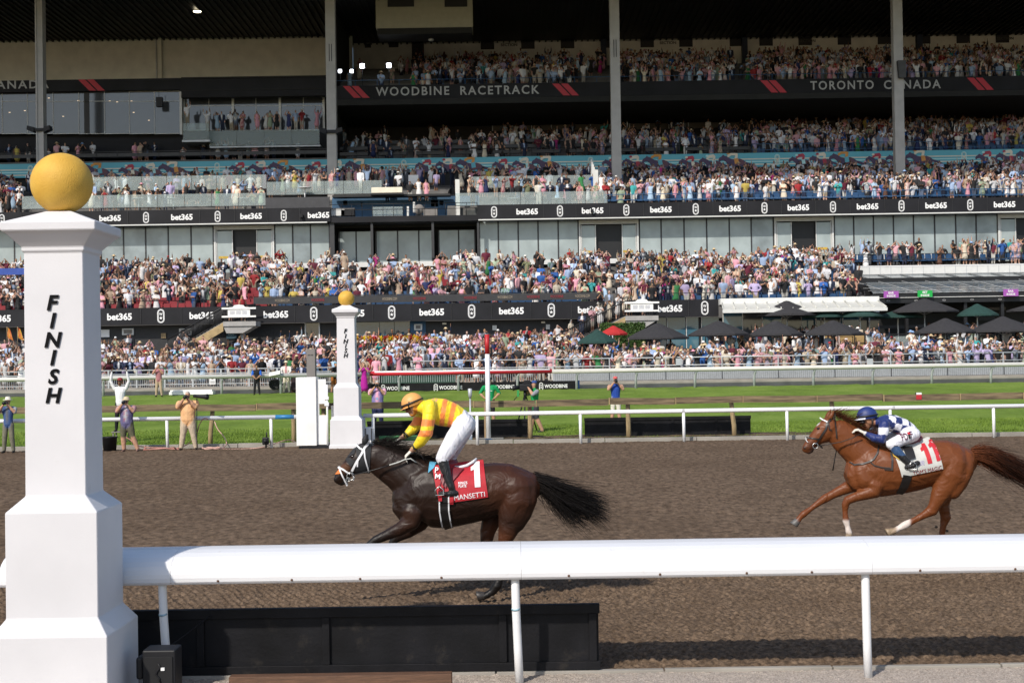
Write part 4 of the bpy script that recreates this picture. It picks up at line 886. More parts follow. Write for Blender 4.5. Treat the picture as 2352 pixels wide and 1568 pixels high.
for s, x0, x1, y0, y1, c in (('BAR', 2030, 2064, 668.6, 683.6, (.32, .08, .36)), ('BET', 2108, 2141.7, 667, 682, (.01, .36, .06)), ('BAR', 2305, 2339, 664, 680, (.32, .08, .36))):
    lb = {2030: 'purple BAR INSIDE sign nearest the awning roof', 2108: 'green BET INSIDE sign on the pavilion eave', 2305: 'purple BAR INSIDE sign at the far right end of the eave'}[x0]
    t = thing('hanging_sign', lb, 'sign', at((x0+x1)/2, y1, 101.3), 'signs on the pavilion eave')
    b = MB(); pb(b, x0, x1, y0, y1, 101.3, .08, mat('sign '+s, c, .5, .03)); b.build('board', t)
    b = MB(); c = at((x0+x1)/2, (y0+y1)/2, 101.27); letters(b, s, (c.x, c.y, c.z+.11), None, .16, M_sign, bold=.03); letters(b, 'INSIDE', (c.x, c.y, c.z-.11), None, .16, M_sign, bold=.03); b.build('lettering', t)
# awning
aw = thing('awning', 'white ribbed metal awning above the patio doors', 'awning', (ax(1655, 98), 98, 5))
x0, x1 = ax(1655, 99, 690), ax(2020, 99, 690); z0 = az(697, 99, 1840); z1 = az(683, 99, 1840)
b = MB(); b.box((x0, 99, z0), (x1, 100.2, z1), M_wfr, .02); b.build('fascia', aw)
f0, f1 = ax(1661, 96.4, 710), ax(2036, 96.4, 710); zf_ = az(708, 96.4, 1845)
b = MB(); M_awn = mat('white metal roof', (.60, .60, .56), .4, .05, 2)
b.add([(f0, 96.4, zf_), (f1, 96.4, zf_), (x1-.1, 99, z0+.1), (x0+.1, 99, z0+.1), (f0, 96.4, zf_-.06), (f1, 96.4, zf_-.06), (x1-.1, 99, z0+.04), (x0+.1, 99, z0+.04)], [(0, 1, 2, 3), (7, 6, 5, 4), (0, 4, 5, 1), (1, 5, 6, 2), (3, 7, 4, 0)], M_awn); sl = b.build('sloped_roof', aw)
b = MB()
for k in range(15): f = k/14; b.tube([(f0+(f1-f0)*f, 96.4, zf_+.04), (x0+.1+(x1-x0-.2)*f, 98.98, z0+.14)], .04, M_awn, 4)
b.build('rib', sl)
b = MB(); b.box((f0-.05, 96.3, zf_-.24), (f1+.05, 96.39, zf_-.02), M_wfr); b.bar((x0+.1, 98.9, z0-.05), (f0+.1, 96.5, zf_-.2), .05, M_wfr); b.build('gutter', aw)
# storefront under awning and blue glass left of it
for a, c in ((1510, 1531), (1533, 1575), (1577, 1605), (1612, 1652)):
    b = MB(); pb(b, a+.5, c-.5, 728, 800, 100.9, .05, M_blueg); o = b.build('window', GS); b = MB(); pb(b, a-1, a+.4, 728, 800, 100.85, .1, M_wfr); b.build('frame', o)
for a in range(1662, 2020, 45):
    b = MB(); pb(b, a, a+43, 716, 800, 100.6, .05, M_pane2 if a % 2 else M_blueg); o = b.build('window', pv); b = MB(); pb(b, a-1.5, a-.1, 716, 800, 100.55, .1, M_wfr); pb(b, a, a+43, 714, 717, 100.55, .049, M_wfr); b.build('frame', o)
b = MB()
for a, c in ((1873, 1876), (1935, 1938), (1996, 1999)): pb(b, a, c, 712, 800, 100.3, .1, M_wfr)
pb(b, 1876.2, 1995.8, 712, 716, 100.3, .1, M_wfr); b.build('door_frame', pv)
# patio fence panels
for x in range(1990, 2300, 62): b = MB(); pb(b, x, x+58, 769-.013*(x-2176), 802-.013*(x-2176), 95, .03, M_balg); pt = b.build('patio_screen', GS)
b = MB(); pb(b, 1700, 2352, 765, 767.5, 94.9, .06, M_blk, half=2150)
for x in range(1990, 2352, 62): pb(b, x-3, x-1, 765-.013*(x-2176), 806-.013*(x-2176), 94.95, .1, M_blk)
for x in range(1620, 1990, 38): pb(b, x, x+2, 766, 812, 95.2, .06, M_blk)
b.build('frame', pt)
for x0, x1, y0, lb in ((1930, 1958, 772, 'middle raw timber planter on the patio behind the crowd'), (1960, 1985, 769, 'tallest raw timber planter on the patio beside the glass screen'), (1895, 1910, 770, 'narrow raw timber planter on the patio under a charcoal umbrella')):
    b = MB(); pb(b, x0, x1, y0, 800, 95.5, .1, mat('raw board', (.36, .24, .10), .8), .01); pb(b, x0-1, x1+1, y0-1.5, y0-.1, 95.45, .2, MATS['raw board']); tag(b.build('timber_planter', origin=at(x0, 800, 95.5)), lb, 'planter', 'timber planters on the patio')
b = MB()
for k in range(7): pb(b, 2265, 2352, 780+k*6, 783+k*6, 94.6+.1*k, .2, mat('brown slat', (.10, .07, .05), .8), half=2300)
tag(b.build('slatted_steps', origin=at(2310, 800, 95)), 'dark steps with pale nosings at the right end of the patio', 'steps')
# umbrellas
M_umb = mat('charcoal canvas', (.028, .027, .030), .85, .15, 6, .1, 60); M_umg = mat('green canvas', (.012, .045, .038), .85, .15, 6); M_umr = mat('red canvas', (.40, .02, .02), .8, .1)
def umbrella(cx, ytop, yedge, hw, Y, m, label, base=2.6):
    top = at(cx, ytop, Y); r = hw*Y/FD; ze = az(yedge, Y, cx); X = top.x; h = top.z-ze
    t = thing('patio_umbrella', label, 'umbrella', (X, Y, base), 'patio umbrellas')
    b = MB(); V = []; F = []; nseg = 8; L = 5; th0 = math.pi/8
    for i in range(L+1):
        f = i/L; rr = .18*r+(r-.18*r)*f; zz = ze+h*(.86-.86*f)+.05*h*math.sin(f*math.pi)
        for k in range(nseg*2):
            th = th0+2*math.pi*k/(nseg*2); q = rr*(1.0 if k % 2 == 0 else .945); V.append((X+q*math.cos(th)*1.02, Y+q*math.sin(th), zz-(.0 if k % 2 == 0 else .0)+(.04*h*f if k % 2 else 0)))
    n2 = nseg*2
    for i in range(L):
        for k in range(n2): F.append((i*n2+k, i*n2+(k+1) % n2, (i+1)*n2+(k+1) % n2, (i+1)*n2+k))
    o = len(V); V += [(v[0], v[1], v[2]-.10-.03*(k % 2)) for k, v in enumerate(V[L*n2:])]
    for k in range(n2): F.append((L*n2+k, L*n2+(k+1) % n2, o+(k+1) % n2, o+k))
    b.add(V, F, m, False); b.build('canopy', t)
    b = MB(); b.lathe([(0, h*.16), (.08*r, h*.13), (.26*r, -.05*h), (.27*r, -.1*h)], (X, Y, ze+h*.86), m, 8, False); b.build('vent_cap', t)
    b = MB(); b.tube([(X, Y, base), (X, Y, ze+h*.95)], .045, M_galv if m is M_umb else M_wfr, 8); b.build('pole', t)
    for k in range(8): th = th0+2*math.pi*k/8; b = MB(); b.bar((X, Y, ze-.25*h), (X+.62*r*math.cos(th), Y+.62*r*math.sin(th), ze+.3*h), .015, M_galv, 5); b.build('rib', t)
umbrella(1510, 743, 776, 73, 92.5, M_umb, 'charcoal patio umbrella overlapping the green hedge wall'); umbrella(1650, 737, 768, 71, 93, M_umb, 'charcoal patio umbrella before the blue glass shopfront'); umbrella(1781, 737, 768, 63, 93.2, M_umb, 'charcoal patio umbrella under the left half of the awning, front row')
umbrella(1913, 736, 767, 70, 93.2, M_umb, 'charcoal patio umbrella, front row, below the right end of the awning'); umbrella(2171, 731, 762, 68, 93, M_umb, 'charcoal patio umbrella in front row, between the BET INSIDE sign and the grey steps'); umbrella(2303, 727, 760, 76, 93, M_umb, 'charcoal patio umbrella in the front row, at the right edge by the steps')
umbrella(1807, 691, 723, 69, 97.6, M_umb, 'charcoal patio umbrella in the rear row, overlapping the awning gutter'); umbrella(2123, 686, 715, 75, 98, M_umb, 'charcoal patio umbrella in rear row, under the green BET INSIDE sign'); umbrella(2375, 697, 712, 60, 98, M_umb, 'charcoal patio umbrella cut off by the right picture edge')
umbrella(1372, 757, 786, 48, 91.0, M_umg, 'green patio umbrella beside the red one'); umbrella(1975, 705, 725, 52, 97.4, M_umg, 'dark green patio umbrella under the right end of the awning'); umbrella(1893, 708, 726, 50, 97.8, M_umg, 'dark green patio umbrella half hidden behind a charcoal one'); umbrella(2244, 698, 723, 47, 97, M_umg, 'dark green patio umbrella alone before the dark bar interior'); umbrella(2062, 712, 727, 55, 98.6, M_umg, 'dark green patio umbrella behind the rear charcoal umbrella')
umbrella(1409, 748, 766, 33, 94, M_umr, 'bright red patio umbrella against the hedge wall'); umbrella(1372, 772, 787, 40, 92.6, M_umr, 'red patio umbrella mostly hidden under the green one')
# ---------------- apron fences, walls, rails
wl = MB(); wl.box((ax(1236, 83.2), 83.0, .9), (60, 83.29, 1.34), M_conc, .01); wl.box((-60, 83.0, .8), (ax(760, 83), 83.29, 1.30), M_conc, .01); tag(wl.build('apron_wall', origin=(0, 83, 0)), 'low concrete wall along the back of the turf course', 'wall')
fe = thing('crowd_fence', 'galvanised baluster fence holding the crowd on the left', 'fence', (ax(400, 84), 84, 1.3))
x = ax(765, 84); k = 0
while x > -42:
    b = MB(); xa = x-1.66
    for z in (2.44, 2.2, 1.58, 1.36): b.box((xa+.05, 83.98, z-.025), (x-.05, 84.02, z+.025), M_galv)
    for q in range(14): b.box((xa+.12+q*.109, 83.99, 1.36), (xa+.14+q*.109, 84.01, 1.98), M_galv)
    b.box((xa+.03, 83.97, 1.98-.02), (x-.03, 84.03, 1.98+.02), M_galv)
    for X in (xa+.025, x-.025): b.box((X-.025, 83.96, 1.3), (X+.025, 84.04, 2.47), M_galv)
    b.build('fence_panel', fe); x = xa; k += 1
fe = thing('crowd_fence', 'galvanised mesh panel fence with tube handrails before the patio crowd', 'fence', (ax(1800, 84.3), 84.3, 1.35))
x0 = ax(1270, 84.3); M_mesh = mat('pale mesh', (.34, .36, .38), .5, .25, 30, metal=.2, col2=(.20, .21, .22)); x = x0
b = MB(); b.tube([(x0-8.5, 84.5, 2.72), (50, 84.5, 2.72)], .035, M_galv, 6); b.tube([(x0-8.5, 84.5, 2.26), (50, 84.5, 2.26)], .035, M_galv, 6); b.build('handrail', fe)
while x < 46:
    b = MB(); b.box((x+.02, 84.28, 1.42), (x+3.3, 84.3, 1.97), M_mesh); o = b.build('mesh_panel', fe)
    b = MB()
    for q in range(27): b.box((x+.06+q*.12, 84.26, 1.42), (x+.085+q*.12, 84.279, 1.97), M_galv)
    b.box((x, 84.25, 1.38), (x+3.32, 84.31, 1.419), M_mull); b.build('wire', o)
    b = MB(); b.box((x-.03, 84.4, 1.35), (x+.03, 84.48, 2.72), M_galv); b.build('fence_post', fe); x += 3.34
for x0 in (1559, 1998): b = MB(); c = at(x0, 831, 84.2); b.box((c.x-.18, 84.15, c.z-.2), (c.x+.18, 84.18, c.z+.2), M_galv, .01); b.build('plate', fe)
# turf outer rail
tr = thing('turf_rail', 'grey tube rail with a red middle stretch on gooseneck posts behind the turf', 'rail', (0, 82, 1))
def railz(x): return 2.02
M_grb = mat('grey rail beam', (.52, .51, .48), .5, .06, 1); zr = 2.02
b = MB(); b.tube([(-45, 82, zr), (ax(848, 82), 82, zr)], .13, M_grb, 12); b.build('handrail', tr)
b = MB(); b.tube([(ax(848, 82)+.01, 82, zr+.02), (ax(1267, 82), 82, zr+.02)], .13, M_redp, 12); o = b.build('red_rail', tr)
b = MB(); b.tube([(ax(860, 82), 81.97, zr+.085), (ax(1262, 82), 81.97, zr+.085)], .085, M_sign, 8); b.build('white_top', o)
b = MB(); b.tube([(ax(1267, 82)+.01, 82, zr), (45, 82, zr)], .13, M_grb, 12); b.build('handrail', tr)
x = ax(1597, 82, 860)-3.42*12
while x < 44:
    b = MB(); b.tube([(x+.12, 82.0, zr-.05), (x+.03, 82.1, zr-.22), (x, 82.2, zr-.5), (x, 82.2, .8)], .075, M_galv, 8); b.build('rail_post', tr); x += 3.42
# black woodbine banner
bn = thing('banner', 'long black advertising banner behind the turf course', 'banner', (ax(1080, 82.4), 82.4, .9))
x0, x1 = ax(838, 82.4), ax(1322, 82.4); z0, z1 = .93, 1.46
b = MB(); b.box((x0, 82.4, z0), (x1, 82.45, z1), M_black); b.build('panel', bn)
b = MB(); b.box((x1+.005, 82.39, z0), (x1+.2, 82.46, z1+.02), mat('blue strip', (.02, .08, .3), .6)); b.build('blue_end', bn)
for i, x in enumerate((914, 1035, 1155, 1277)):
    b = MB(); c = at(x, 889.5-.0135*(x-1035), 82.37); letters(b, 'WOODBINE', (c.x, c.y, c.z), 53*82.37/FD, .21, M_sign, bold=.022); b.build('lettering', bn)
for x in (880, 1001, 1121, 1243): b = MB(); c = at(x, 890-.0135*(x-1035), 82.37); emblem(b, c.x, c.y, c.z, .46, M_sign); b.build('emblem', bn)
fe = thing('crowd_fence', 'short run of pale barrier above the black banner', 'fence', (ax(1100, 83.2), 83.2, 1.4)); b = MB(); x = ax(860, 83.2)
while x < ax(1240, 83.2): b.box((x, 83.2, 1.5), (x+.025, 83.23, 1.95), M_galv); x += .13
b.box((ax(850, 83.2), 83.19, 1.93), (ax(1255, 83.2), 83.24, 1.97), M_galv); b.build('balusters', fe)
# flowers
def flowers(label, x0, x1, y0, y1, Y, cols, n, boxm, seed, cat='flowers', sz=.055):
    rs = np.random.RandomState(seed); A = at(x0, y1, Y); B = at(x1, y0, Y); t = thing('flower_box', label, 'flower box', (A.x, Y, A.z-.3), 'flower boxes on the apron')
    C = np.stack([rs.uniform(A.x, B.x, n), Y+rs.uniform(-.3, .3, n), A.z+(B.z-A.z)*(rs.rand(n)**.7)*(0.75+.25*np.sin(rs.uniform(A.x, B.x, n)*3))], 1)
    V = (C[:, None, :]+rs.normal(0, sz, (n, 3, 3))).reshape(-1, 3); k = ((C[:, 0]-A.x)/((B.x-A.x)/ (len(cols)*3))).astype(int)
    cl = np.array([cols[(i+int(rs.rand() < .12)) % len(cols)] for i in k]); low = C[:, 2] < A.z+(B.z-A.z)*.28; cl[low | (rs.rand(n) < .10)] = (.03, .07, .015)
    cl = cl*rs.uniform(.7, 1.2, (n, 1)); link_mesh('flowers', V, np.arange(3*n).reshape(-1, 3).tolist(), MATS.get('petals') or vcmat('petals', .7), t, cols=np.repeat(cl, 3, 0))
    b = MB(); b.box((A.x, Y-.25, A.z-.75), (B.x, Y+.25, A.z-.05), boxm, .02); b.build('trough', t)
M_gbox = mat('dark green board', (.012, .05, .03), .6, .1)
YE, RD, OR, WH, PU = (.65, .45, .01), (.35, .015, .015), (.55, .16, .01), (.6, .6, .55), (.16, .03, .2)
flowers('raised flower box of yellow and red blooms below the dark blue windows', 812, 983, 770, 791, 96, [YE, RD, YE, OR, RD], 5200, M_gbox, 1)
flowers('long flower box of white blooms left of the green board', 728, 921, 822, 834, 90.2, [WH, (.03, .08, .02), WH], 2400, M_gbox, 2); flowers('flower box of white and red blooms right of the green board', 990, 1064, 824, 838, 90.2, [WH, WH, RD], 1500, M_gbox, 3)
flowers('low flower box of yellow blooms just behind the red rail', 872, 1046, 851, 861, 85.2, [YE, YE, OR], 2600, M_gbox, 4); flowers('round basket of purple and yellow blooms near the red striped pole', 1078, 1107, 818, 836, 88, [PU, YE], 900, M_gbox, 5)
t = thing('advert_board', 'green advertising board between the flower boxes', 'sign', at(955, 846, 89.9)); b = MB(); pb(b, 921, 990, 823, 846, 89.9, .08, M_gbox); b.build('panel', t)
c = at(954, 841, 89.86); b = MB(); V, F = text_geo('bet365', .038); sx = 38*89.86/FD/(V[:, 0].max()-V[:, 0].min())
letters(b, 'bet', (c.x-.24, c.y, c.z), .5, .30, M_sign, bold=.04); letters(b, '365', (c.x+.30, c.y, c.z), .54, .30, mat('sign yellow', (.7, .5, .02), .5), bold=.04); b.build('lettering', t)
# small trackside things at the far wall
b = MB(); pb(b, 391, 487, 895, 899, 81.9, .5, M_wp, .01, 440); pb(b, 388, 489, 899.3, 906, 81.8, .8, M_wp, .01, 440); tag(b.build('white_bench', origin=at(440, 905, 82)), 'long low white platform on the grass before the left fence', 'bench')
b = MB(); c = at(631, 882, 82.6); b.tube([(c.x, 82.5, c.z), (c.x, 82.75, c.z)], .33, M_dark, 24)
for r in (.12, .2, .28): b.tube([(c.x+r*math.cos(a), 82.47, c.z+r*math.sin(a)) for a in np.linspace(0, 6.28, 22)], .03, M_blk, 6)
tag(b.build('cable_reel', origin=c), 'black coiled cable reel leaning on the left fence', 'reel')
b = MB(); c = at(632, 857, 81.8); b.hexa([(c.x-.33, 81.6, c.z-.17), (c.x+.30, 81.6, c.z-.05), (c.x+.30, 82, c.z-.05), (c.x-.33, 82, c.z-.17), (c.x-.30, 81.6, c.z+.05), (c.x+.33, 81.6, c.z+.17), (c.x+.33, 82, c.z+.17), (c.x-.30, 82, c.z+.05)], M_wp); tag(b.build('white_case', origin=c), 'tilted white case resting on the grey turf rail', 'case')
b = MB(); c = at(488, 872, 83.9); b.box((c.x-.18, 83.88, c.z-.27), (c.x+.18, 83.9, c.z+.27), M_sign); b.tube([(c.x, 83.87, c.z+.14), (c.x, 83.865, c.z+.14)], .1, M_redp, 14); b.box((c.x-.13, 83.87, c.z-.2), (c.x+.13, 83.879, c.z-.05), M_grl); tag(b.build('fence_notice', origin=c), 'white notice with a red disc on the left fence', 'sign')
b = MB()
for i, (x, m1, m2) in enumerate(((17, (.5, .25, .02), (.4, .02, .02)), (41, (.4, .02, .02), (.5, .35, .02)))):
    t = thing('flag', ('red and yellow ceremonial flag nearer the picture edge', 'red and yellow ceremonial flag nearer the large finish post')[i], 'flag', at(x, 800, 95), 'ceremonial flags'); b = MB(); b.bar(tuple(at(x, 800, 95)), tuple(at(x-1, 750, 95)), .02, M_log); b.build('staff', t)
    A = at(x, 752, 95); b = MB(); P = []
    for r in range(7): P += [(A.x+.05*math.sin(r*1.3), 95, A.z-r*.12), (A.x+.16+.04*r, 94.98+.03*math.sin(r), A.z-.1-r*.13)]
    b.add(P, [(2*r, 2*r+1, 2*r+3, 2*r+2) for r in range(6)], mat('flag%d' % i, m1, .7, .3, 5, col2=m2)); b.build('cloth', t)
b = MB(); pb(b, -5, 57, 616, 631, 99.5, .05, mat('blue banner', (.02, .06, .3), .6)); tag(b.build('blue_banner', origin=at(25, 624, 99.5)), 'blue banner strip at the left picture edge', 'banner')
# ------------------------------------------------------------------ bodies grown from joint chains
def limb_geo(pts, rad, ref=(1, 0, 0), n=12):
    P = [np.array(p, float) for p in pts]; Rr = [(r if isinstance(r, (tuple, list)) else (r, r)) for r in rad]
    T = [P[min(i+1, len(P)-1)]-P[max(i-1, 0)] for i in range(len(P))]; T = [t/np.linalg.norm(t) for t in T]
    S = []
    for s, e in ((0, 1), (-1, -1)):
        a, b = Rr[s]; k = min(a, b)
        S.append([(P[s]-e*T[s]*k*.92, (a*.35, b*.35), T[s]), (P[s]-e*T[s]*k*.6, (a*.78, b*.78), T[s])])
    rings = S[0]+[(P[i], Rr[i], T[i]) for i in range(len(P))]+S[1][::-1]
    V = []; F = []; th = np.linspace(0, 2*np.pi, n, endpoint=False); u = np.array(ref, float)
    if abs(np.dot(u, T[0])) > .95: u = np.array((0, 1., 0))
    for c, (a, b), t in rings:
        u2 = u-t*np.dot(u, t); u2 /= np.linalg.norm(u2)
        w_ = np.cross(t, u2)
        V.append(c+np.outer(np.cos(th)*a, u2)+np.outer(np.sin(th)*b, w_))
    m = len(rings); V = np.concatenate(V)
    for i in range(m-1):
        for k in range(n): F.append((i*n+k, i*n+(k+1) % n, (i+1)*n+(k+1) % n, (i+1)*n+k))
    F.append(tuple(range(n-1, -1, -1))); F.append(tuple((m-1)*n+k for k in range(n)))
    return V, F
def organic(parts, voxel=.03, smooth=2, dec=None, n=12):
    """one continuous skin round joint chains; returns verts, faces, winning part index, place along it"""
    VV = []; FF = []; o = 0
    for p in parts:
        V, F = limb_geo(p['pts'], p['rad'], p.get('ref', (1, 0, 0)), n); VV.append(V); FF += [tuple(i+o for i in f) for f in F]; o += len(V)
    me = bpy.data.meshes.new('tmp'); me.from_pydata(np.concatenate(VV).tolist(), [], FF); ob = bpy.data.objects.new('tmp', me); COL.objects.link(ob)
    md = ob.modifiers.new('r', 'REMESH'); md.mode = 'VOXEL'; md.voxel_size = voxel
    if smooth: ms = ob.modifiers.new('s', 'SMOOTH'); ms.factor = .5; ms.iterations = smooth
    if dec: mdc = ob.modifiers.new('d', 'DECIMATE'); mdc.ratio = dec
    dg = bpy.context.evaluated_depsgraph_get(); e = ob.evaluated_get(dg); m2 = e.to_mesh()
    V = np.empty(len(m2.vertices)*3); m2.vertices.foreach_get('co', V); V = V.reshape(-1, 3)
    L = np.empty(len(m2.loops), dtype=int); m2.loops.foreach_get('vertex_index', L); st = np.empty(len(m2.polygons), dtype=int); m2.polygons.foreach_get('loop_start', st)
    F = [tuple(L[a:b]) for a, b in zip(st, list(st[1:])+[len(L)])]
    e.to_mesh_clear(); bpy.data.objects.remove(ob); bpy.data.meshes.remove(me)
    best = np.full(len(V), 1e9); idx = np.zeros(len(V), int); tp = np.zeros(len(V))
    for k, p in enumerate(parts):
        P = [np.array(q, float) for q in p['pts']]; Rr = [(np.mean(r) if isinstance(r, (tuple, list)) else r) for r in p['rad']]; ns = len(P)-1
        for i in range(ns):
            d = P[i+1]-P[i]; t = np.clip(((V-P[i])@d)/max(d@d, 1e-9), 0, 1); q = P[i]+t[:, None]*d
            s = np.linalg.norm(V-q, axis=1)-(Rr[i]+(Rr[i+1]-Rr[i])*t)-p.get('bias', 0)
            w_ = s < best; best[w_] = s[w_]; idx[w_] = k; tp[w_] = (i+t[w_])/ns
    return V, F, idx, tp
SK, HR, TOP, SLV, FAR, HND, BOT, SHN, SHO, SKT, HAT, SHIRT, SUN = range(13)
def lerp(a, b, f): return tuple(a[i]+(b[i]-a[i])*f for i in range(3))
POSES = {
 'down': (((-.25, .0, 1.14), (-.25, -.06, .90)), ((.25, .0, 1.14), (.25, -.06, .90))),
 'phone': (((-.27, -.18, 1.24), (-.06, -.27, 1.52)), ((.27, -.18, 1.24), (.06, -.27, 1.52))),
 'phone_high': (((-.26, -.22, 1.42), (-.07, -.30, 1.72)), ((.26, -.22, 1.42), (.07, -.30, 1.72))),
 'clap': (((-.26, -.10, 1.16), (-.03, -.30, 1.28)), ((.26, -.10, 1.16), (.03, -.30, 1.30))),
 'one_up': (((-.25, .0, 1.14), (-.22, -.10, .92)), ((.30, -.04, 1.58), (.28, -.10, 1.90))),
 'both_up': (((-.30, -.02, 1.62), (-.27, -.06, 1.93)), ((.30, -.02, 1.62), (.27, -.06, 1.93))),
 'hips': (((-.37, .05, 1.17), (-.19, -.04, .99)), ((.37, .05, 1.17), (.19, -.04, .99))),
 'lean': (((-.26, -.14, 1.18), (-.12, -.40, 1.06)), ((.26, -.14, 1.18), (.12, -.40, 1.06))),
 'visor': (((-.25, .0, 1.14), (-.2, -.12, .93)), ((.30, -.16, 1.36), (.08, -.16, 1.62))),
 'fold': (((-.25, -.06, 1.15), (.06, -.20, 1.16)), ((.25, -.06, 1.15), (-.06, -.21, 1.20))),
}
POSEPHRASE = {'down': 'arms hanging', 'phone': 'hands raised to the face', 'phone_high': 'hands raised above the face', 'clap': 'hands clapping', 'one_up': 'one arm raised', 'both_up': 'both arms raised', 'hips': 'hands on hips', 'lean': 'leaning on the rail', 'visor': 'hand shading the eyes', 'fold': 'arms folded'}
def hand_parts(wr, dr, pn, reg, s=1.0, curl=.6, spread=.012):
    """palm, four unequal bent fingers and a side thumb; dr = pointing direction, pn = palm normal"""
    wr = Vector(wr); d = Vector(dr).normalized(); pn = Vector(pn); pn = (pn-d*pn.dot(d)).normalized(); sd = d.cross(pn)
    out = [dict(pts=[wr, wr+d*.045*s, wr+d*.085*s], rad=[(.022*s, .017*s), (.036*s, .014*s), (.037*s, .012*s)], ref=tuple(sd), reg=reg)]
    for k, L in enumerate((.068, .078, .072, .055)):
        o = (k-1.5)*(.0185+spread*.2)*s; b = wr+d*.082*s+sd*o; m = b+(d*(1-curl*.35)+pn*curl*.7).normalized()*L*.5*s; e = m+(d*(1-curl)+pn*curl*1.1).normalized()*L*.5*s
        out.append(dict(pts=[b, m, e], rad=[.0095*s, .009*s, .0075*s], reg=reg))
    b = wr+d*.025*s-sd*.022*s; m = b+(d*.6-sd*.7+pn*.3).normalized()*.04*s; e = m+(d*.85+pn*.5).normalized()*.035*s
    out.append(dict(pts=[b, m, e], rad=[.012*s, .0105*s, .008*s], reg=reg)); return out
def body_parts(pose, dress=False, longhair=False, fat=1.0, legs=None, hero=False, shorts=False, skirtlen=.52, lean=0.0, headturn=0.0, wide=0.0, bulk=1.0):
    (eL, hL), (eR, hR) = POSES[pose] if isinstance(pose, str) else pose
    P = []
    add = lambda pts, rad, reg, **k: P.append(dict(pts=pts, rad=rad, reg=reg, **k))
    ly = -lean
    add([(0, .01, .92), (0, .0, 1.06), (0, ly*.3, 1.18), (0, ly*.8+.005, 1.33), (0, ly+.01, 1.43)], [(.165*fat, .120*fat), (.150*fat, .110*fat), (.160*fat, .116*fat), (.184*bulk, .118*min(fat, 1.2)), (.14*bulk, .078)], TOP)
    add([(-.15*bulk, ly+.01, 1.415), (.15*bulk, ly+.01, 1.415)], [.066*bulk, .066*bulk], TOP, ref=(0, 1, 0))
    add([(0, ly+.01, 1.44), (0, ly-.015, 1.56)], [.054, .050], SK)
    hx = math.sin(headturn); hc = ly-.02
    add([(hx*.02, hc-.035, 1.535), (hx*.01, hc-.02, 1.60), (0, hc, 1.67)], [(.045, .05), (.068, .085), (.070, .088)], SK)
    add([(hx*.10, hc-.10, 1.605), (hx*.11, hc-.108, 1.585)], [.012, .016], SK)
    add([(0, hc+.045, 1.62), (0, hc+.035, 1.675), (0, hc+.005, 1.715)], [(.070, .06), (.078, .075), (.066, .07)], HR)
    if longhair:
        for s in (-1, 1): add([(s*.06, hc+.03, 1.66), (s*.085, hc+.035, 1.55), (s*.085, hc+.03, 1.40), (s*.08, hc+.02, 1.30)], [.03, .036, .034, .018], HR)
        add([(0, hc+.07, 1.62), (0, hc+.10, 1.45), (0, hc+.10, 1.34)], [(.07, .04), (.075, .035), (.05, .02)], HR)
    for s, e, h in ((-1, eL, hL), (1, eR, hR)):
        sh = (s*.19*bulk, ly+.01, 1.405); q_ = bulk*min(fat, 1.2)
        add([sh, lerp(sh, e, .5), e], [.062*q_, .058*q_, .050*bulk], SLV); add([e, lerp(e, h, .45), h], [.049*bulk, .046*bulk, .032], FAR)
        dv = Vector(h)-Vector(e)
        if hero: P.extend(hand_parts(h, dv, Vector((-s, -.2, -.1)), HND, 1.0, .7))
        else: dn = dv.normalized(); add([h, tuple(Vector(h)+dn*.08), tuple(Vector(h)+dn*.13)], [.033, .036, .022], HND)
    lg = legs or [((-.09-wide*.5, -.01, .50), (-.10-wide, .03, .09)), ((.09+wide*.5, -.01, .50), (.10+wide, .03, .09))]
    for s, (kn, an) in zip((-1, 1), lg):
        hp_ = (s*.085, .01, .90)
        add([hp_, lerp(hp_, kn, .5), kn], [.098*fat, .088*fat, .070*bulk], BOT); add([kn, lerp(kn, an, .35), an], [.068*bulk, .066*bulk, .052*bulk], SHN)
        add([(an[0], an[1]+.03, an[2]-.045), (an[0]+s*.01, an[1]-.08, an[2]-.055), (an[0]+s*.02, an[1]-.17, an[2]-.065)], [.040, .040, .026], SHO)
    if dress:
        z1 = skirtlen
        add([(0, .0, 1.02), (0, .0, .85), (0, .0, (z1+.85)/2), (0, .01, z1)], [(.150, .11), (.19, .15), (.215, .175), (.24, .20)], SKT, bias=.004)
    return P
def person_mesh(P, voxel, smooth, dec):
    V, F, idx, tp = organic(P, voxel, smooth, dec)
    reg = np.array([p['reg'] for p in P])[idx]
    y0 = V[:, 1]
    reg[(reg == TOP) & (np.abs(V[:, 0]) < .052) & (V[:, 1] < -.055) & (V[:, 2] > 1.12)] = SHIRT
    hm = (V[:, 2] > 1.612) & (V[:, 2] < 1.652) & (reg == SK) & (V[:, 1] < np.min(V[reg == SK][:, 1])+.11); reg[hm] = SUN
    return V, F, reg
def hat_geo(kind, n=12):
    if kind == 'fedora': pr = [(.155, -.01), (.16, .0), (.085, .012), (.08, .075), (.055, .095), (0, .085)]
    elif kind == 'wide': pr = [(.22, -.035), (.225, -.03), (.10, .01), (.085, .07), (.05, .10), (0, .10)]
    elif kind == 'bucket': pr = [(.145, -.04), (.15, -.035), (.09, .01), (.08, .07), (0, .08)]
    else: pr = [(.088, -.005), (.088, .02), (.07, .065), (0, .08)]
    V = []; F = []
    for r, z in pr:
        for k in range(n):
            t = 2*math.pi*k/n; q = r
            V.append((q*math.cos(t), q*math.sin(t)*1.06, z))
    for i in range(len(pr)-1):
        for k in range(n): F.append((i*n+k, i*n+(k+1) % n, (i+1)*n+(k+1) % n, (i+1)*n+k))
    if kind == 'cap': o = len(V); V += [(-.065, -.075, .005), (.065, -.075, .005), (.05, -.165, -.008), (-.05, -.165, -.008)]; F.append((o, o+1, o+2, o+3))
    return np.array(V), F
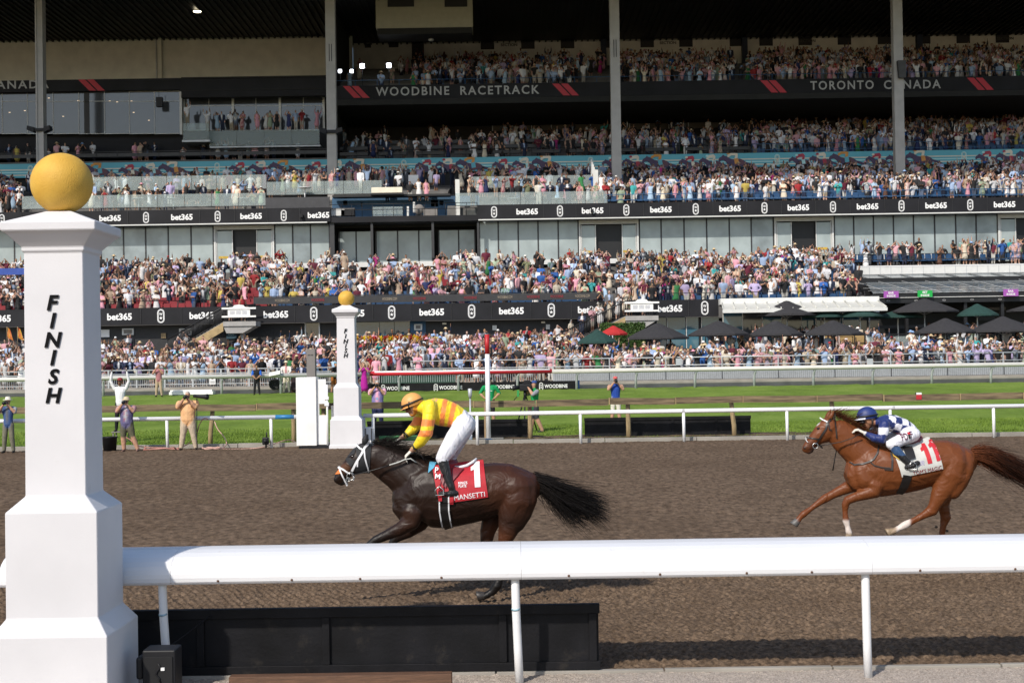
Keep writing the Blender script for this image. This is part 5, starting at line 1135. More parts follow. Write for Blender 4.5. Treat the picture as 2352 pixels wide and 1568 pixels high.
HATS = {k: hat_geo(k) for k in ('fedora', 'wide', 'cap')}
HATS_HI = {k: hat_geo(k, 24) for k in ('fedora', 'wide', 'cap', 'bucket')}
M_people = vcmat('people', .75, spec=.25)
TPL = {}
for pose in POSES:
    for dr in (0, 1):
        P = body_parts(pose, dress=bool(dr), longhair=bool(dr), fat=.98 if dr else 1.14, skirtlen=.50, bulk=1.04 if dr else 1.14)
        TPL[pose, dr, 0] = person_mesh(P, .026, 2, .30); TPL[pose, dr, 1] = person_mesh(P, .045, 1, .34)
SKINS = [(.54, .32, .24), (.48, .27, .19), (.42, .23, .16), (.56, .35, .27), (.27, .14, .08), (.14, .07, .04), (.09, .045, .028), (.44, .24, .15)]
HAIRS = [(.02, .012, .008), (.045, .022, .012), (.10, .05, .02), (.22, .13, .05), (.34, .24, .12), (.30, .29, .28), (.012, .009, .008), (.07, .03, .014)]
TOPSM = [('white shirt', (.76, .76, .79), 14), ('pale blue shirt', (.36, .47, .68), 6), ('navy suit', (.018, .026, .055), 12), ('black shirt', (.02, .02, .022), 14), ('grey suit', (.13, .14, .16), 4), ('beige jacket', (.50, .42, .32), 2), ('pink shirt', (.66, .36, .40), 4), ('lilac shirt', (.48, .40, .62), 3), ('bright blue polo', (.03, .11, .36), 2), ('red shirt', (.34, .03, .035), 1), ('burgundy shirt', (.13, .02, .04), 2), ('olive shirt', (.20, .21, .12), 1), ('teal shirt', (.05, .33, .33), 1), ('patterned shirt', (.30, .36, .42), 4), ('cream suit', (.66, .61, .52), 2), ('yellow shirt', (.55, .42, .10), .6)]
TOPSD = [('white dress', (.78, .77, .77), 11), ('black dress', (.018, .018, .02), 15), ('pink dress', (.72, .34, .42), 6), ('floral dress', (.55, .36, .34), 7), ('pale blue dress', (.40, .55, .72), 4), ('red dress', (.38, .03, .04), 1), ('cream dress', (.66, .58, .46), 4), ('green dress', (.04, .20, .07), 1), ('magenta dress', (.42, .03, .20), 1), ('yellow dress', (.62, .50, .12), .6), ('navy dress', (.03, .04, .12), 3), ('sage dress', (.34, .42, .30), 2), ('beige dress', (.50, .38, .28), 2), ('brown dress', (.14, .07, .05), 2)]
BOTS = [(.03, .03, .035), (.025, .032, .06), (.30, .25, .18), (.44, .40, .34), (.08, .08, .09), (.55, .54, .5), (.10, .13, .20)]
HATC = [('straw hat', (.58, .46, .28), 'fedora'), ('white hat', (.72, .70, .66), 'fedora'), ('wide straw hat', (.55, .42, .25), 'wide'), ('wide black hat', (.02, .02, .02), 'wide'), ('white cap', (.72, .72, .72), 'cap'), ('dark cap', (.03, .03, .045), 'cap'), ('pink wide hat', (.66, .30, .38), 'wide'), ('red cap', (.4, .03, .04), 'cap'), ('blue wide hat', (.25, .38, .62), 'wide')]
def wchoice(rs, L): w_ = np.array([x[2] for x in L], float); return L[rs.choice(len(L), p=w_/w_.sum())]
def random_look(rs, dim=False, hatp=.20):
    dr = int(rs.rand() < .5); sk = SKINS[rs.choice(len(SKINS), p=[.2, .2, .14, .16, .1, .07, .05, .08])]; hr = HAIRS[rs.randint(len(HAIRS))]
    nm, tc, _ = wchoice(rs, TOPSD if dr else TOPSM); bc = BOTS[rs.randint(len(BOTS))]
    hat = HATC[rs.choice(len(HATC), p=[.24, .14, .16, .06, .14, .12, .04, .05, .05])] if rs.rand() < hatp else None
    c = {SK: sk, HR: hr, TOP: tc, SLV: tc, FAR: sk, HND: sk, BOT: bc, SHN: bc, SHO: (.05, .04, .035), SKT: tc, SHIRT: tc, SUN: (.02, .02, .02) if rs.rand() < .5 else tuple(v*.6 for v in sk)}
    if dr:
        c[BOT] = c[SHN] = sk; c[SHO] = (.5, .42, .35)
        if rs.rand() < .65: c[SLV] = sk
    elif 'suit' in nm or 'jacket' in nm: c[FAR] = tc; c[SHIRT] = (.74, .74, .76) if rs.rand() < .7 else (.4, .5, .7); c[BOT] = c[SHN] = tc if 'suit' in nm else bc
    elif rs.rand() < .5: c[FAR] = tc
    if not dr and 'suit' not in nm and rs.rand() < .25: c[SHN] = sk
    return dict(dress=dr, top=nm, cols=c, hat=hat, pattern=('floral' in nm or 'patterned' in nm))
def stamp(look, pose, lod, rs, ht, yaw, loc):
    V, F, reg = TPL[pose, look['dress'], lod]
    C = np.zeros((len(V), 3))
    for k, v in look['cols'].items(): C[reg == k] = v
    if look['pattern']:
        w_ = np.isin(reg, (TOP, SHIRT, SKT, SLV) if look['cols'][SLV] == look['cols'][TOP] else (TOP, SHIRT, SKT)); q = rs.rand(len(V)); alt = np.array([(.7, .66, .6), (.35, .06, .10), (.08, .16, .32), (.10, .22, .10)][rs.randint(4)])
        C[w_ & (q < .4)] = alt
    C = C*rs.uniform(.62, 1.08)
    Vv = V.copy(); FF = F; sx_, sy_, wd_ = rs.normal(0, .07), rs.normal(-.03, .06), rs.uniform(.9, 1.14)
    if look['hat']:
        hv, hf = HATS[look['hat'][2]]; o = len(Vv); hv = hv+np.array((0, -.005, 1.70)); Vv = np.concatenate([Vv, hv]); FF = list(F)+[tuple(i+o for i in f) for f in hf]; C = np.concatenate([C, np.tile(look['hat'][1], (len(hv), 1))])
    s = ht/1.75; c_, s_ = math.cos(yaw), math.sin(yaw); Vv = Vv*s; hz = np.clip(Vv[:, 2]-.75, 0, 2); Vv[:, 0] = Vv[:, 0]*wd_+hz*sx_; Vv[:, 1] += hz*sy_
    X = Vv[:, 0]*c_-Vv[:, 1]*s_; Y = Vv[:, 0]*s_+Vv[:, 1]*c_
    return np.stack([X+loc[0], Y+loc[1], Vv[:, 2]+loc[2]], 1), FF, C
# ------------------------------------------------------------------ people in the stand
def terr_z(Y): return 1.4 if Y < 86.5 else 1.4+.13*(min(int(Y-86.5), 13)+1)
rs = np.random.RandomState(21)
crowd = []     # (x, y, z, zone)
def clump(X, Y): return .78+.5*math.sin(X*.55+Y*1.3)*math.sin(X*.21-Y*.7+1)
def row(x0, x1, Y, z, dens, sp, zone, jit=.2):
    X = ax(x0, Y, 600); X1 = ax(x1, Y, 600)
    while X < X1:
        if rs.rand() < min(dens, dens*clump(X, Y)): crowd.append((X+rs.uniform(-jit, jit), Y+rs.uniform(-.25, .25), z-(.42 if rs.rand() < .10 else 0), zone))
        X += sp*rs.uniform(.85, 1.2)
def tier(T, segs, sp=.56, sub=1):
    Y0, z0, Y1, z1, n = T
    for i in range(n):
        Y = Y0+(Y1-Y0)*(i+.45)/n; z = z0+(z1-z0)*i/n
        for x0, x1, d, a, b_ in segs:
            if a <= i < b_: row(x0, x1, Y, z, d, sp, 'stand')
tier(T1, [(-110, 490, .96, 1, 14), (-110, 490, .7, 0, 1), (490, 530, .75, 0, 12), (545, 620, .85, 2, 15), (588, 830, .72, 0, 12), (615, 840, .45, 12, 15), (850, 1340, .66, 0, 12), (850, 1340, .36, 12, 14), (1340, 1400, .92, 0, 15), (1425, 1800, .98, 0, 14), (1800, 1960, .92, 0, 12), (1800, 1960, .75, 12, 14), (535, 590, .8, 12, 15), (1818, 1875, .8, 12, 15)])
row(1962, 2460, 112.7, 9.7, 1.2, .62, 'stand'); row(1962, 2460, 113.5, 9.9, 1.0, .62, 'stand')
tier(T2, [(-110, 48, .9, 0, 12), (1400, 2460, .97, 0, 12)])
for a in ((215, 610, 116.4, 15.35, 1.2), (215, 605, 118.2, 16.0, .9), (215, 605, 120.2, 16.9, 1.3), (70, 752, 122.2, 17.3, 1.3), (70, 752, 124.2, 18.0, 1.3), (612, 877, 119.1, 16.95, .95), (612, 880, 120.8, 17.3, .95), (720, 1040, 122.6, 17.6, 1.3), (720, 1040, 124.4, 18.0, 1.3), (880, 1040, 117.5, 15.9, .6), (890, 1050, 120.0, 16.8, .6), (1046, 1390, 116.3, 15.3, .7), (1050, 1380, 119.0, 16.3, 1.0), (1050, 1390, 121.6, 17.3, 1.3), (1050, 1390, 123.4, 17.7, 1.3), (1370, 1400, 119, 16.3, .7), (1370, 1400, 117.5, 15.7, .8)):
    row(*a, .62, 'stand')
tier(T3, [(780, 1100, .34, 0, 8), (1100, 1735, .55, 0, 8), (1740, 2460, .97, 0, 11), (1100, 1735, .28, 8, 11), (860, 1100, .15, 8, 11)])
row(-110, 200, 130.2, 21.3, .8, .62, 'stand'); row(330, 750, 130.2, 21.3, .55, .62, 'stand'); row(200, 330, 130.2, 21.3, .35, .62, 'stand')
row(422, 480, 129.6, 24.5, .7, .6, 'stand'); row(484, 735, 130.2, 24.0, .85, .62, 'stand')
tier(T4, [(790, 960, .10, 0, 12), (960, 1330, .62, 0, 4), (960, 1330, .72, 4, 15), (1330, 1395, .25, 0, 15), (1425, 1690, .92, 0, 15), (1690, 1750, .35, 0, 12), (1750, 2080, .9, 0, 15), (2085, 2460, .88, 0, 15)])
# apron
fronts = []
FB = [(805, 990, 95.4, 96.7), (722, 925, 89.6, 91), (915, 1070, 89.2, 91), (868, 1050, 84.6, 86.3)]
def ap_row(x0, x1, Y, dens, sp=.60):
    X = ax(x0, Y, 830); X1 = ax(x1, Y, 830)
    while X < X1:
        px = 1176+X*FD/Y
        if rs.rand() < dens and not any(a < px < b_ and c_ < Y < d_ for a, b_, c_, d_ in FB): crowd.append((X+rs.uniform(-.12, .12), Y+rs.uniform(-.15, .15), terr_z(Y), 'apron'))
        X += sp*rs.uniform(.88, 1.15)
Y = 84.75; k = 0
while Y < 98.6:
    ap_row(-110, 700, Y, .94 if Y < 93 else .55 if Y < 96 else .12); ap_row(700, 1300, Y, .92 if Y < 97.5 else .5)
    if Y < 91.3: ap_row(1300, 2460, Y, .88 if Y < 88 else .6 if Y < 90 else .35)
    else: ap_row(1300, 1420, Y, .5); ap_row(1640, 2460, Y, .26)
    Y += .92
# right staircase
for f in (.08, .25, .4, .55, .66, .78, .9, 1.0): 
    A = at(1270, 810, 98.2); B = at(1436, 727, 98.2); crowd.append((A.x+(B.x-A.x)*f, 98.2+rs.uniform(-.3, .3), A.z+(B.z-A.z)*f+.05, 'stair'))
for x in (1380, 1400, 1450, 1480, 530, 560): crowd.append((ax(x, 98.4), 98.4, az(727 if x > 900 else 738, 98.2, x), 'stair'))
c0 = np.array([(c[0], c[1], c[2]) for c in crowd])
near = sorted([i for i, c in enumerate(crowd) if c[3] == 'apron' and -30 < 1176+c[0]*FD/c[1] < 2370], key=lambda i: crowd[i][1])[:272]
near_set = set(near)
def choose_pose(rs, zone):
    ks = ['down', 'phone', 'phone_high', 'clap', 'one_up', 'both_up', 'hips', 'lean', 'visor', 'fold']
    p = [.20, .22, .09, .13, .07, .03, .05, .07, .06, .08] if zone != 'front' else [.10, .30, .09, .12, .05, .015, .03, .20, .055, .04]
    return ks[rs.choice(10, p=np.array(p)/sum(p))]
VV, LF, LS, CC = [], [], [], []; nv = 0
for i, (x, y, z, zone) in enumerate(crowd):
    if i in near_set: continue
    lk = random_look(rs); ps = choose_pose(rs, zone); ht = rs.normal(1.66 if lk['dress'] else 1.76, .06)*(1.08 if zone == 'stand' else 1.03)
    V, F, C = stamp(lk, ps, 1, rs, ht, rs.normal(.12, .35), (x, y, z))
    VV.append(V); CC.append(C)
    for f in F: LS.append(len(f)); LF.extend([j+nv for j in f])
    nv += len(V)
V = np.concatenate(VV).astype(np.float32); C = np.concatenate(CC).astype(np.float32)
me = bpy.data.meshes.new('crowd'); me.vertices.add(len(V)); me.vertices.foreach_set('co', V.ravel()); me.loops.add(len(LF)); me.loops.foreach_set('vertex_index', np.array(LF, dtype=np.int32))
ls = np.array(LS); me.polygons.add(len(ls)); me.polygons.foreach_set('loop_start', np.concatenate([[0], np.cumsum(ls)[:-1]]).astype(np.int32)); me.polygons.foreach_set('use_smooth', np.ones(len(ls), dtype=bool))
ca = me.color_attributes.new('Col', 'FLOAT_COLOR', 'POINT'); c4 = np.ones((len(V), 4), dtype=np.float32); c4[:, :3] = C; ca.data.foreach_set('color', c4.ravel()); me.materials.append(M_people); me.update(); me.validate()
o = bpy.data.objects.new('crowd', me); COL.objects.link(o); tag(o, 'dense crowd of racegoers filling the tiers of the stand', 'crowd', kind='stuff')
print('crowd', len(crowd), 'verts', len(V))
# individuals nearest the track
def ordn(n): return '%d%s' % (n, 'th' if 10 <= n % 100 <= 20 else {1: 'st', 2: 'nd', 3: 'rd'}.get(n % 10, 'th'))
byrow = {}
for i in near: byrow.setdefault(round((crowd[i][1]-84.75)/.92), []).append(i)
ROWN = ['front', 'second', 'third', 'fourth', 'fifth']
for r_, ids in sorted(byrow.items()):
    ids.sort(key=lambda i: crowd[i][0]); cnt = {}
    for i in ids:
        x, y, z, zone = crowd[i]; px = 1176+x*FD/y
        sec = 'baluster fence' if px < 800 else 'red rail' if px < 1268 else 'mesh fence'; cnt[sec] = cnt.get(sec, 0)+1
        lk = random_look(rs, hatp=.20); ps = choose_pose(rs, 'front' if r_ == 0 else 'x'); ht = rs.normal(1.66 if lk['dress'] else 1.76, .06)
        V, F, C = stamp(lk, ps, 0, rs, ht, rs.normal(.1, .3), (x, y, z))
        o = link_mesh('person', V, F, M_people, None, None, True, (x, y, z), C)
        tag(o, 'person in %s%s, %s row at %s, %s from left' % (lk['top'], ' and '+lk['hat'][0].replace('wide straw', 'wide').replace('wide black', 'black').replace('wide hat', 'sunhat') if lk['hat'] else '', ROWN[min(r_, 4)], sec, ordn(cnt[sec])), 'person', 'spectators behind the apron fences')
# ------------------------------------------------------------------ people beside the track
M_cloth = vcmat('creased clothing', .8, bump=.6, spec=.2, bscale=9, dist=.04, stretch=(1.5, 1.5, .8))
def blend(F, C, n):
    E = np.array([(f[i], f[(i+1) % len(f)]) for f in F for i in range(len(f))]); cnt = np.bincount(E[:, 0], minlength=len(C))+np.bincount(E[:, 1], minlength=len(C))
    for _ in range(n):
        S = np.stack([np.bincount(E[:, 0], C[E[:, 1], k], len(C))+np.bincount(E[:, 1], C[E[:, 0], k], len(C)) for k in range(3)], 1); C = .4*C+.6*S/cnt[:, None]
    return C
M_cam = M_dark
def hero(label, x, Y, z, ht, pose, cols, hat=None, hatc=None, yaw=0.0, longhair=False, dress=False, fat=1.0, legs=None, shorts=False, pattern=None, skirtlen=.3, extra=None, lean=0.0, voxel=.014, wide=.05, bulk=1.16, group='people beside the track'):
    P = body_parts(pose, dress=dress, longhair=longhair, fat=fat, legs=legs, hero=True, skirtlen=skirtlen, lean=lean, wide=wide, bulk=bulk)
    V, F, idx, tp = organic(P, voxel, 2, .5); reg = np.array([p['reg'] for p in P])[idx]
    fr = (np.abs(V[:, 0]) < .052) & (V[:, 1] < -.05-lean*.6) & (V[:, 2] > 1.0); reg[(reg == TOP) & fr] = SHIRT
    C = np.zeros((len(V), 3))
    base = {SK: (.46, .26, .17), HR: (.05, .03, .02), SHO: (.04, .035, .03), HND: cols.get(SK, (.46, .26, .17)), FAR: cols.get(SK, (.46, .26, .17)), SUN: (.02, .02, .02)}; base.update(cols)
    base.setdefault(SLV, base[TOP]); base.setdefault(SHIRT, base[TOP]); base.setdefault(SKT, base[TOP]); base.setdefault(BOT, base[TOP]); base.setdefault(SHN, base[BOT])
    for k, v in base.items(): C[reg == k] = v
    if pattern is not None: w_ = np.isin(reg, (SHIRT, SLV, SKT)); q = np.random.RandomState(3).rand(len(V)); C[w_ & (q < .35)] = pattern
    if shorts: C[(reg == SHN)] = base[SK]
    hc = -lean-.02
    eye = (reg == SK) & (np.abs(V[:, 2]-1.628) < .010) & (np.abs(np.abs(V[:, 0])-.032) < .016) & (V[:, 1] < hc-.06); C[eye] = (.03, .02, .02)
    mo = (reg == SK) & (np.abs(V[:, 2]-1.560) < .007) & (np.abs(V[:, 0]) < .024) & (V[:, 1] < hc-.06); C[mo] = (.28, .09, .07)
    s = ht/1.75; c_, s_ = math.cos(yaw), math.sin(yaw); X0_ = ax(x, Y, 980)
    def tf(Q): Q = np.asarray(Q, float)*s; return np.stack([Q[:, 0]*c_-Q[:, 1]*s_+X0_, Q[:, 0]*s_+Q[:, 1]*c_+Y, Q[:, 2]+z], 1)
    t = thing('person', label, 'person', (X0_, Y, z), group)
    link_mesh('body', tf(V), F, M_cloth, t, None, True, None, blend(F, C, 1))
    if hat:
        hv, hf = HATS_HI[hat]; Q = hv+np.array((0, hc+.015, 1.705)); link_mesh('hat', tf(Q), hf, mat('hat %s' % str(hatc), hatc, .8, .1, 30), t, None, True)
    return t, tf
def photo_camera(label, tf, at_=(0, -.22, 1.60), lens=.16, big=False):
    b = MB(); c = at_; Q = MB()
    Q.box((c[0]-.07, c[1]-.03, c[2]-.05), (c[0]+.07, c[1]+.04, c[2]+.05), M_dark, .012); Q.box((c[0]-.03, c[1]-.025, c[2]+.045), (c[0]+.03, c[1]+.035, c[2]+.075), M_dark, .01)
    p0 = tf([c])[0]; t = thing('photo_camera', label, 'camera', p0, 'cameras held up beside the track'); link_mesh('camera_body', tf(Q.V), Q.F, M_dark, t)
    Q = MB(); Q.tube([(c[0], c[1]-.03, c[2]), (c[0], c[1]-.03-lens*.6, c[2]), (c[0], c[1]-.03-lens, c[2])], [.042, .042, .052] if not big else [.05, .06, .085], M_dark, 16); link_mesh('lens', tf(Q.V), Q.F, M_dark, t, None, True)
CAMP = (((-.27, -.16, 1.30), (-.075, -.22, 1.545)), ((.27, -.16, 1.30), (.075, -.24, 1.53)))
W = (.72, .72, .73); KH = (.42, .34, .25); BK = (.015, .015, .017); NV = (.02, .028, .065)
t, tf = hero('person in blue vest and khaki trousers holding up a camera at the picture edge', 19, 45.6, 0, 1.75, CAMP, {TOP: (.05, .09, .22), SHIRT: (.12, .13, .14), SLV: (.30, .30, .30), BOT: (.16, .15, .11), HR: (.3, .28, .26)}, 'fedora', (.66, .62, .52)); photo_camera('black camera at the face of the person with blue vest at picture edge', tf)
t, tf = hero('person in white long sleeved shirt and red cap raising both arms high', 277, 50.2, .42, 1.86, (((-.30, -.03, 1.66), (-.25, -.08, 1.97)), ((.30, -.03, 1.66), (.25, -.08, 1.97))), {TOP: W, FAR: W, BOT: BK, SK: (.16, .085, .05), SHIRT: W}, 'cap', (.22, .015, .02), bulk=1.0)
b = MB(); X = ax(277, 50.2, 980); b.box((X-.28, 50, .38), (X+.28, 50.5, .42), M_grey, .01)
for dx in (-.24, .2):
    for dy in (50.02, 50.42): b.box((X+dx, dy, .03), (X+dx+.04, dy+.04, .38), M_grey)
tag(b.build('step_stool', origin=(X, 50.2, 0)), 'small grey step stool under the person with both arms raised', 'stool')
LEGW = [((-.11, -.03, .50), (-.10, .02, .09)), ((.19, -.02, .50), (.34, .02, .09))]
t, tf = hero('person in tan hat, purple vest and olive shorts photographing by the bucket', 291, 45.4, 0, 1.72, CAMP, {TOP: (.11, .10, .20), SHIRT: (.45, .45, .47), SLV: (.40, .30, .30), BOT: (.10, .095, .06), SHN: (.46, .26, .17), SHO: (.2, .12, .1), HR: (.3, .26, .2)}, 'bucket', (.52, .42, .28), fat=1.38, bulk=1.25, legs=LEGW, pattern=(.35, .08, .10), shorts=True); photo_camera('black camera at the face of the person in tan hat and purple vest', tf)
t, tf = hero('person in peach shirt and khaki trousers aiming a camera on a monopod', 432, 45.6, 0, 1.86, CAMP, {TOP: (.66, .38, .19), SHIRT: (.66, .40, .21), BOT: (.47, .38, .28), HR: (.42, .36, .32), SHO: (.06, .04, .03)}, fat=1.48, wide=.12, bulk=1.34); photo_camera('black camera at the face of the person in peach shirt', tf)
t = thing('telephoto_lens', 'long black telephoto lens on a monopod beside the person in peach shirt', 'camera', tf([(.30, -.1, 0)])[0])
Q = MB(); c = (.33, -.12, 1.60); Q.tube([(c[0]-.12, c[1], c[2]+.03), (c[0]+.05, c[1]-.05, c[2]+.02), (c[0]+.16, c[1]-.08, c[2]+.01), (c[0]+.30, c[1]-.12, c[2]), (c[0]+.33, c[1]-.13, c[2])], [.05, .055, .06, .085, .085], M_dark, 16); link_mesh('lens', tf(Q.V), Q.F, M_dark, t, None, True)
Q = MB(); Q.tube([(.30, -.12, 1.56), (.29, -.12, .8), (.29, -.12, .01)], [.016, .014, .011], M_dark, 8); link_mesh('monopod', tf(Q.V), Q.F, M_dark, t, None, True)
t, tf = hero('person in dusty pink polo and khaki trousers before the left fence', 366, 80.6, .94, 1.84, 'phone', {TOP: (.36, .15, .17), BOT: (.42, .32, .22), SHIRT: (.36, .15, .17)}, fat=1.1, voxel=.02)
t, tf = hero('security guard in blue shirt and black vest with clasped hands', 591, 81.4, .95, 1.66, (((-.27, -.02, 1.16), (-.05, -.19, .98)), ((.27, -.02, 1.16), (.05, -.19, .98))), {TOP: BK, SHIRT: BK, SLV: (.02, .12, .55), BOT: BK, SK: (.30, .17, .10), HR: (.3, .2, .1)}, fat=1.05, voxel=.02)
t, tf = hero('person in cream suit and straw hat leaning on the grey turf rail', 659, 82.75, .96, 1.86, 'lean', {TOP: (.70, .66, .60), FAR: (.70, .66, .60), SHIRT: (.40, .10, .12), BOT: (.66, .60, .48)}, 'fedora', (.62, .55, .40), voxel=.02)
t, tf = hero('person in dark dress beside the cream suit at the turf rail', 678, 82.75, .96, 1.70, 'clap', {TOP: (.03, .02, .025), SLV: (.30, .16, .10), SK: (.30, .16, .10), BOT: (.30, .16, .10)}, longhair=True, dress=True, voxel=.022)
t, tf = hero('person in navy suit at the turf rail next to the grey post', 694, 82.75, .96, 1.78, 'lean', {TOP: NV, FAR: NV, BOT: NV, SHIRT: (.6, .6, .7)}, voxel=.022)
t, tf = hero('person in black top and orange shorts bending over by the far post', 768, 82.7, .96, 1.76, 'lean', {TOP: BK, SHIRT: BK, BOT: (.34, .12, .03), SHN: (.34, .18, .11)}, 'cap', (.1, .25, .33), voxel=.022, yaw=.9, lean=.15)
t, tf = hero('person in long magenta dress standing at the turf rail by the far post', 838, 81.5, .96, 1.70, 'phone', {TOP: (.36, .015, .25), SLV: (.36, .015, .25), BOT: (.46, .26, .17), SHN: (.46, .26, .17)}, longhair=True, dress=True, skirtlen=.28, voxel=.022)
t, tf = hero('grey haired person in pink polo and purple vest photographing beyond the rail', 868, 55, .12, 1.86, CAMP, {TOP: (.20, .17, .38), SHIRT: (.72, .36, .47), SLV: (.72, .36, .47), BOT: (.015, .02, .06), HR: (.42, .41, .40)}, fat=1.4, bulk=1.25); photo_camera('black camera at the face of the grey haired person', tf)
Q = MB(); Q.box((-.03, -.16, 1.08), (.03, -.15, 1.17), M_dark); link_mesh('lanyard_card', tf(Q.V), Q.F, mat('card blue', (.22, .36, .55), .5), t)
t, tf = hero('person in green shirt and black cap with hands on hips behind the striped pole', 1126, 57, .17, 1.84, 'hips', {TOP: (.012, .27, .09), SLV: (.012, .27, .09), SHIRT: (.012, .27, .09), BOT: BK, SHN: (.42, .24, .15), SK: (.42, .24, .15)}, 'cap', BK, shorts=True, fat=1.08)
Q = MB(); letters(Q, 'WOODBINE', (0, -.135, 1.27), .20, .035, M_sign, bold=.02); link_mesh('shirt_lettering', tf(Q.V), Q.F, M_sign, t)
t, tf = hero('camera operator in green vest and blue cap turned to a tripod camera', 1229, 52.2, .05, 1.88, CAMP, {TOP: (.012, .28, .08), SLV: (.24, .25, .28), SHIRT: (.012, .28, .08), BOT: (.045, .045, .055), SHN: (.36, .19, .12), HR: (.1, .08, .06), SHO: (.03, .03, .035)}, 'cap', (.02, .06, .22), yaw=-1.25, shorts=True, fat=1.1, legs=[((-.10, -.05, .50), (-.12, -.10, .09)), ((.10, .03, .50), (.12, .22, .09))])
t = thing('tripod_camera', 'black broadcast camera on tripod before the operator in green vest', 'camera', (ax(1203, 52.2), 52.2, .05)); X = ax(1206, 52.2, 900)
b = MB(); b.box((X-.20, 52.05, 1.58), (X+.24, 52.3, 1.84), M_dark, .03); b.box((X-.05, 52.1, 1.84), (X+.2, 52.25, 1.98), M_dark, .02); b.build('camera_body', t)
b = MB(); b.tube([(X-.2, 52.15, 1.72), (X-.38, 52.1, 1.70), (X-.44, 52.08, 1.70)], [.07, .085, .10], M_dark, 14); b.build('lens', t)
for k in range(3):
    a = 2.1*k+.4; b = MB(); b.bar((X, 52.2, 1.5), (X+.48*math.cos(a), 52.2+.48*math.sin(a), .04), .025, M_dark, 6); b.build('leg', t)
b = MB(); b.tube([(X, 52.2, 1.3), (X, 52.2, 1.58)], .06, M_dark, 10); b.bar((X-.2, 52.2, 1.48), (X-.42, 52.1, 1.25), .015, M_dark, 6); b.box((X-.3, 52.0, 1.38), (X-.22, 52.1, 1.62), mat('green box', (.02, .25, .06), .6)); b.build('head', t)
t, tf = hero('person in blue sleeveless top, red and white cap and pale shorts photographing', 1415, 56, .15, 1.84, CAMP, {TOP: (.02, .06, .30), SHIRT: (.02, .06, .30), SLV: (.48, .28, .19), BOT: (.62, .58, .50), SHN: (.48, .28, .19), HR: (.4, .35, .3)}, 'cap', (.55, .10, .10), shorts=True, fat=1.08); photo_camera('black camera at the face of the person in the red and white cap', tf)

for x, tie in ((216, (.16, .08, .30)), (302, (.45, .03, .20))):
    t, tf = hero('person in dark suit and %s tie standing before the black wall' % ('purple' if x < 250 else 'magenta'), x, 99.6, terr_z(99), 1.82, 'down', {TOP: (.014, .015, .02), FAR: (.014, .015, .02), BOT: (.014, .015, .02), SHIRT: tie, SK: (.34, .2, .14)}, voxel=.028)
# ------------------------------------------------------------------ race horses and jockeys
class Frame:
    """side view frame of one runner: (u, v) on the plane of its spine, dy across it (minus is towards the near rail)"""
    def __init__(s, x0, y0, k, Y): s.x0, s.y0, s.k, s.Y = x0, y0, k, Y; s.m = k*Y/FD; s.o = s.P(0, 0); s.eu = s.P(1, 0)-s.o; s.ev = s.P(0, 1)-s.o
    def P(s, u, v, dy=0.0): p = at(s.x0+u*s.k, s.y0+v*s.k, s.Y); return Vector((p.x, p.y+dy, p.z))
    def uv(s, V):
        A = np.array([[s.eu.x, s.ev.x], [s.eu.z, s.ev.z]]); q = np.stack([np.asarray(V)[:, 0]-s.o.x, np.asarray(V)[:, 2]-s.o.z]); r = np.linalg.solve(A, q); return r[0], r[1]
    def limb(s, L, reg, bias=0.0):
        """L: (u, v, dy, half width m, half height px or None)"""
        return dict(pts=[s.P(a[0], a[1], a[2]) for a in L], rad=[(a[3], a[3] if a[4] is None else a[4]*s.m) for a in L], ref=(0, 1, 0), reg=reg, bias=bias)
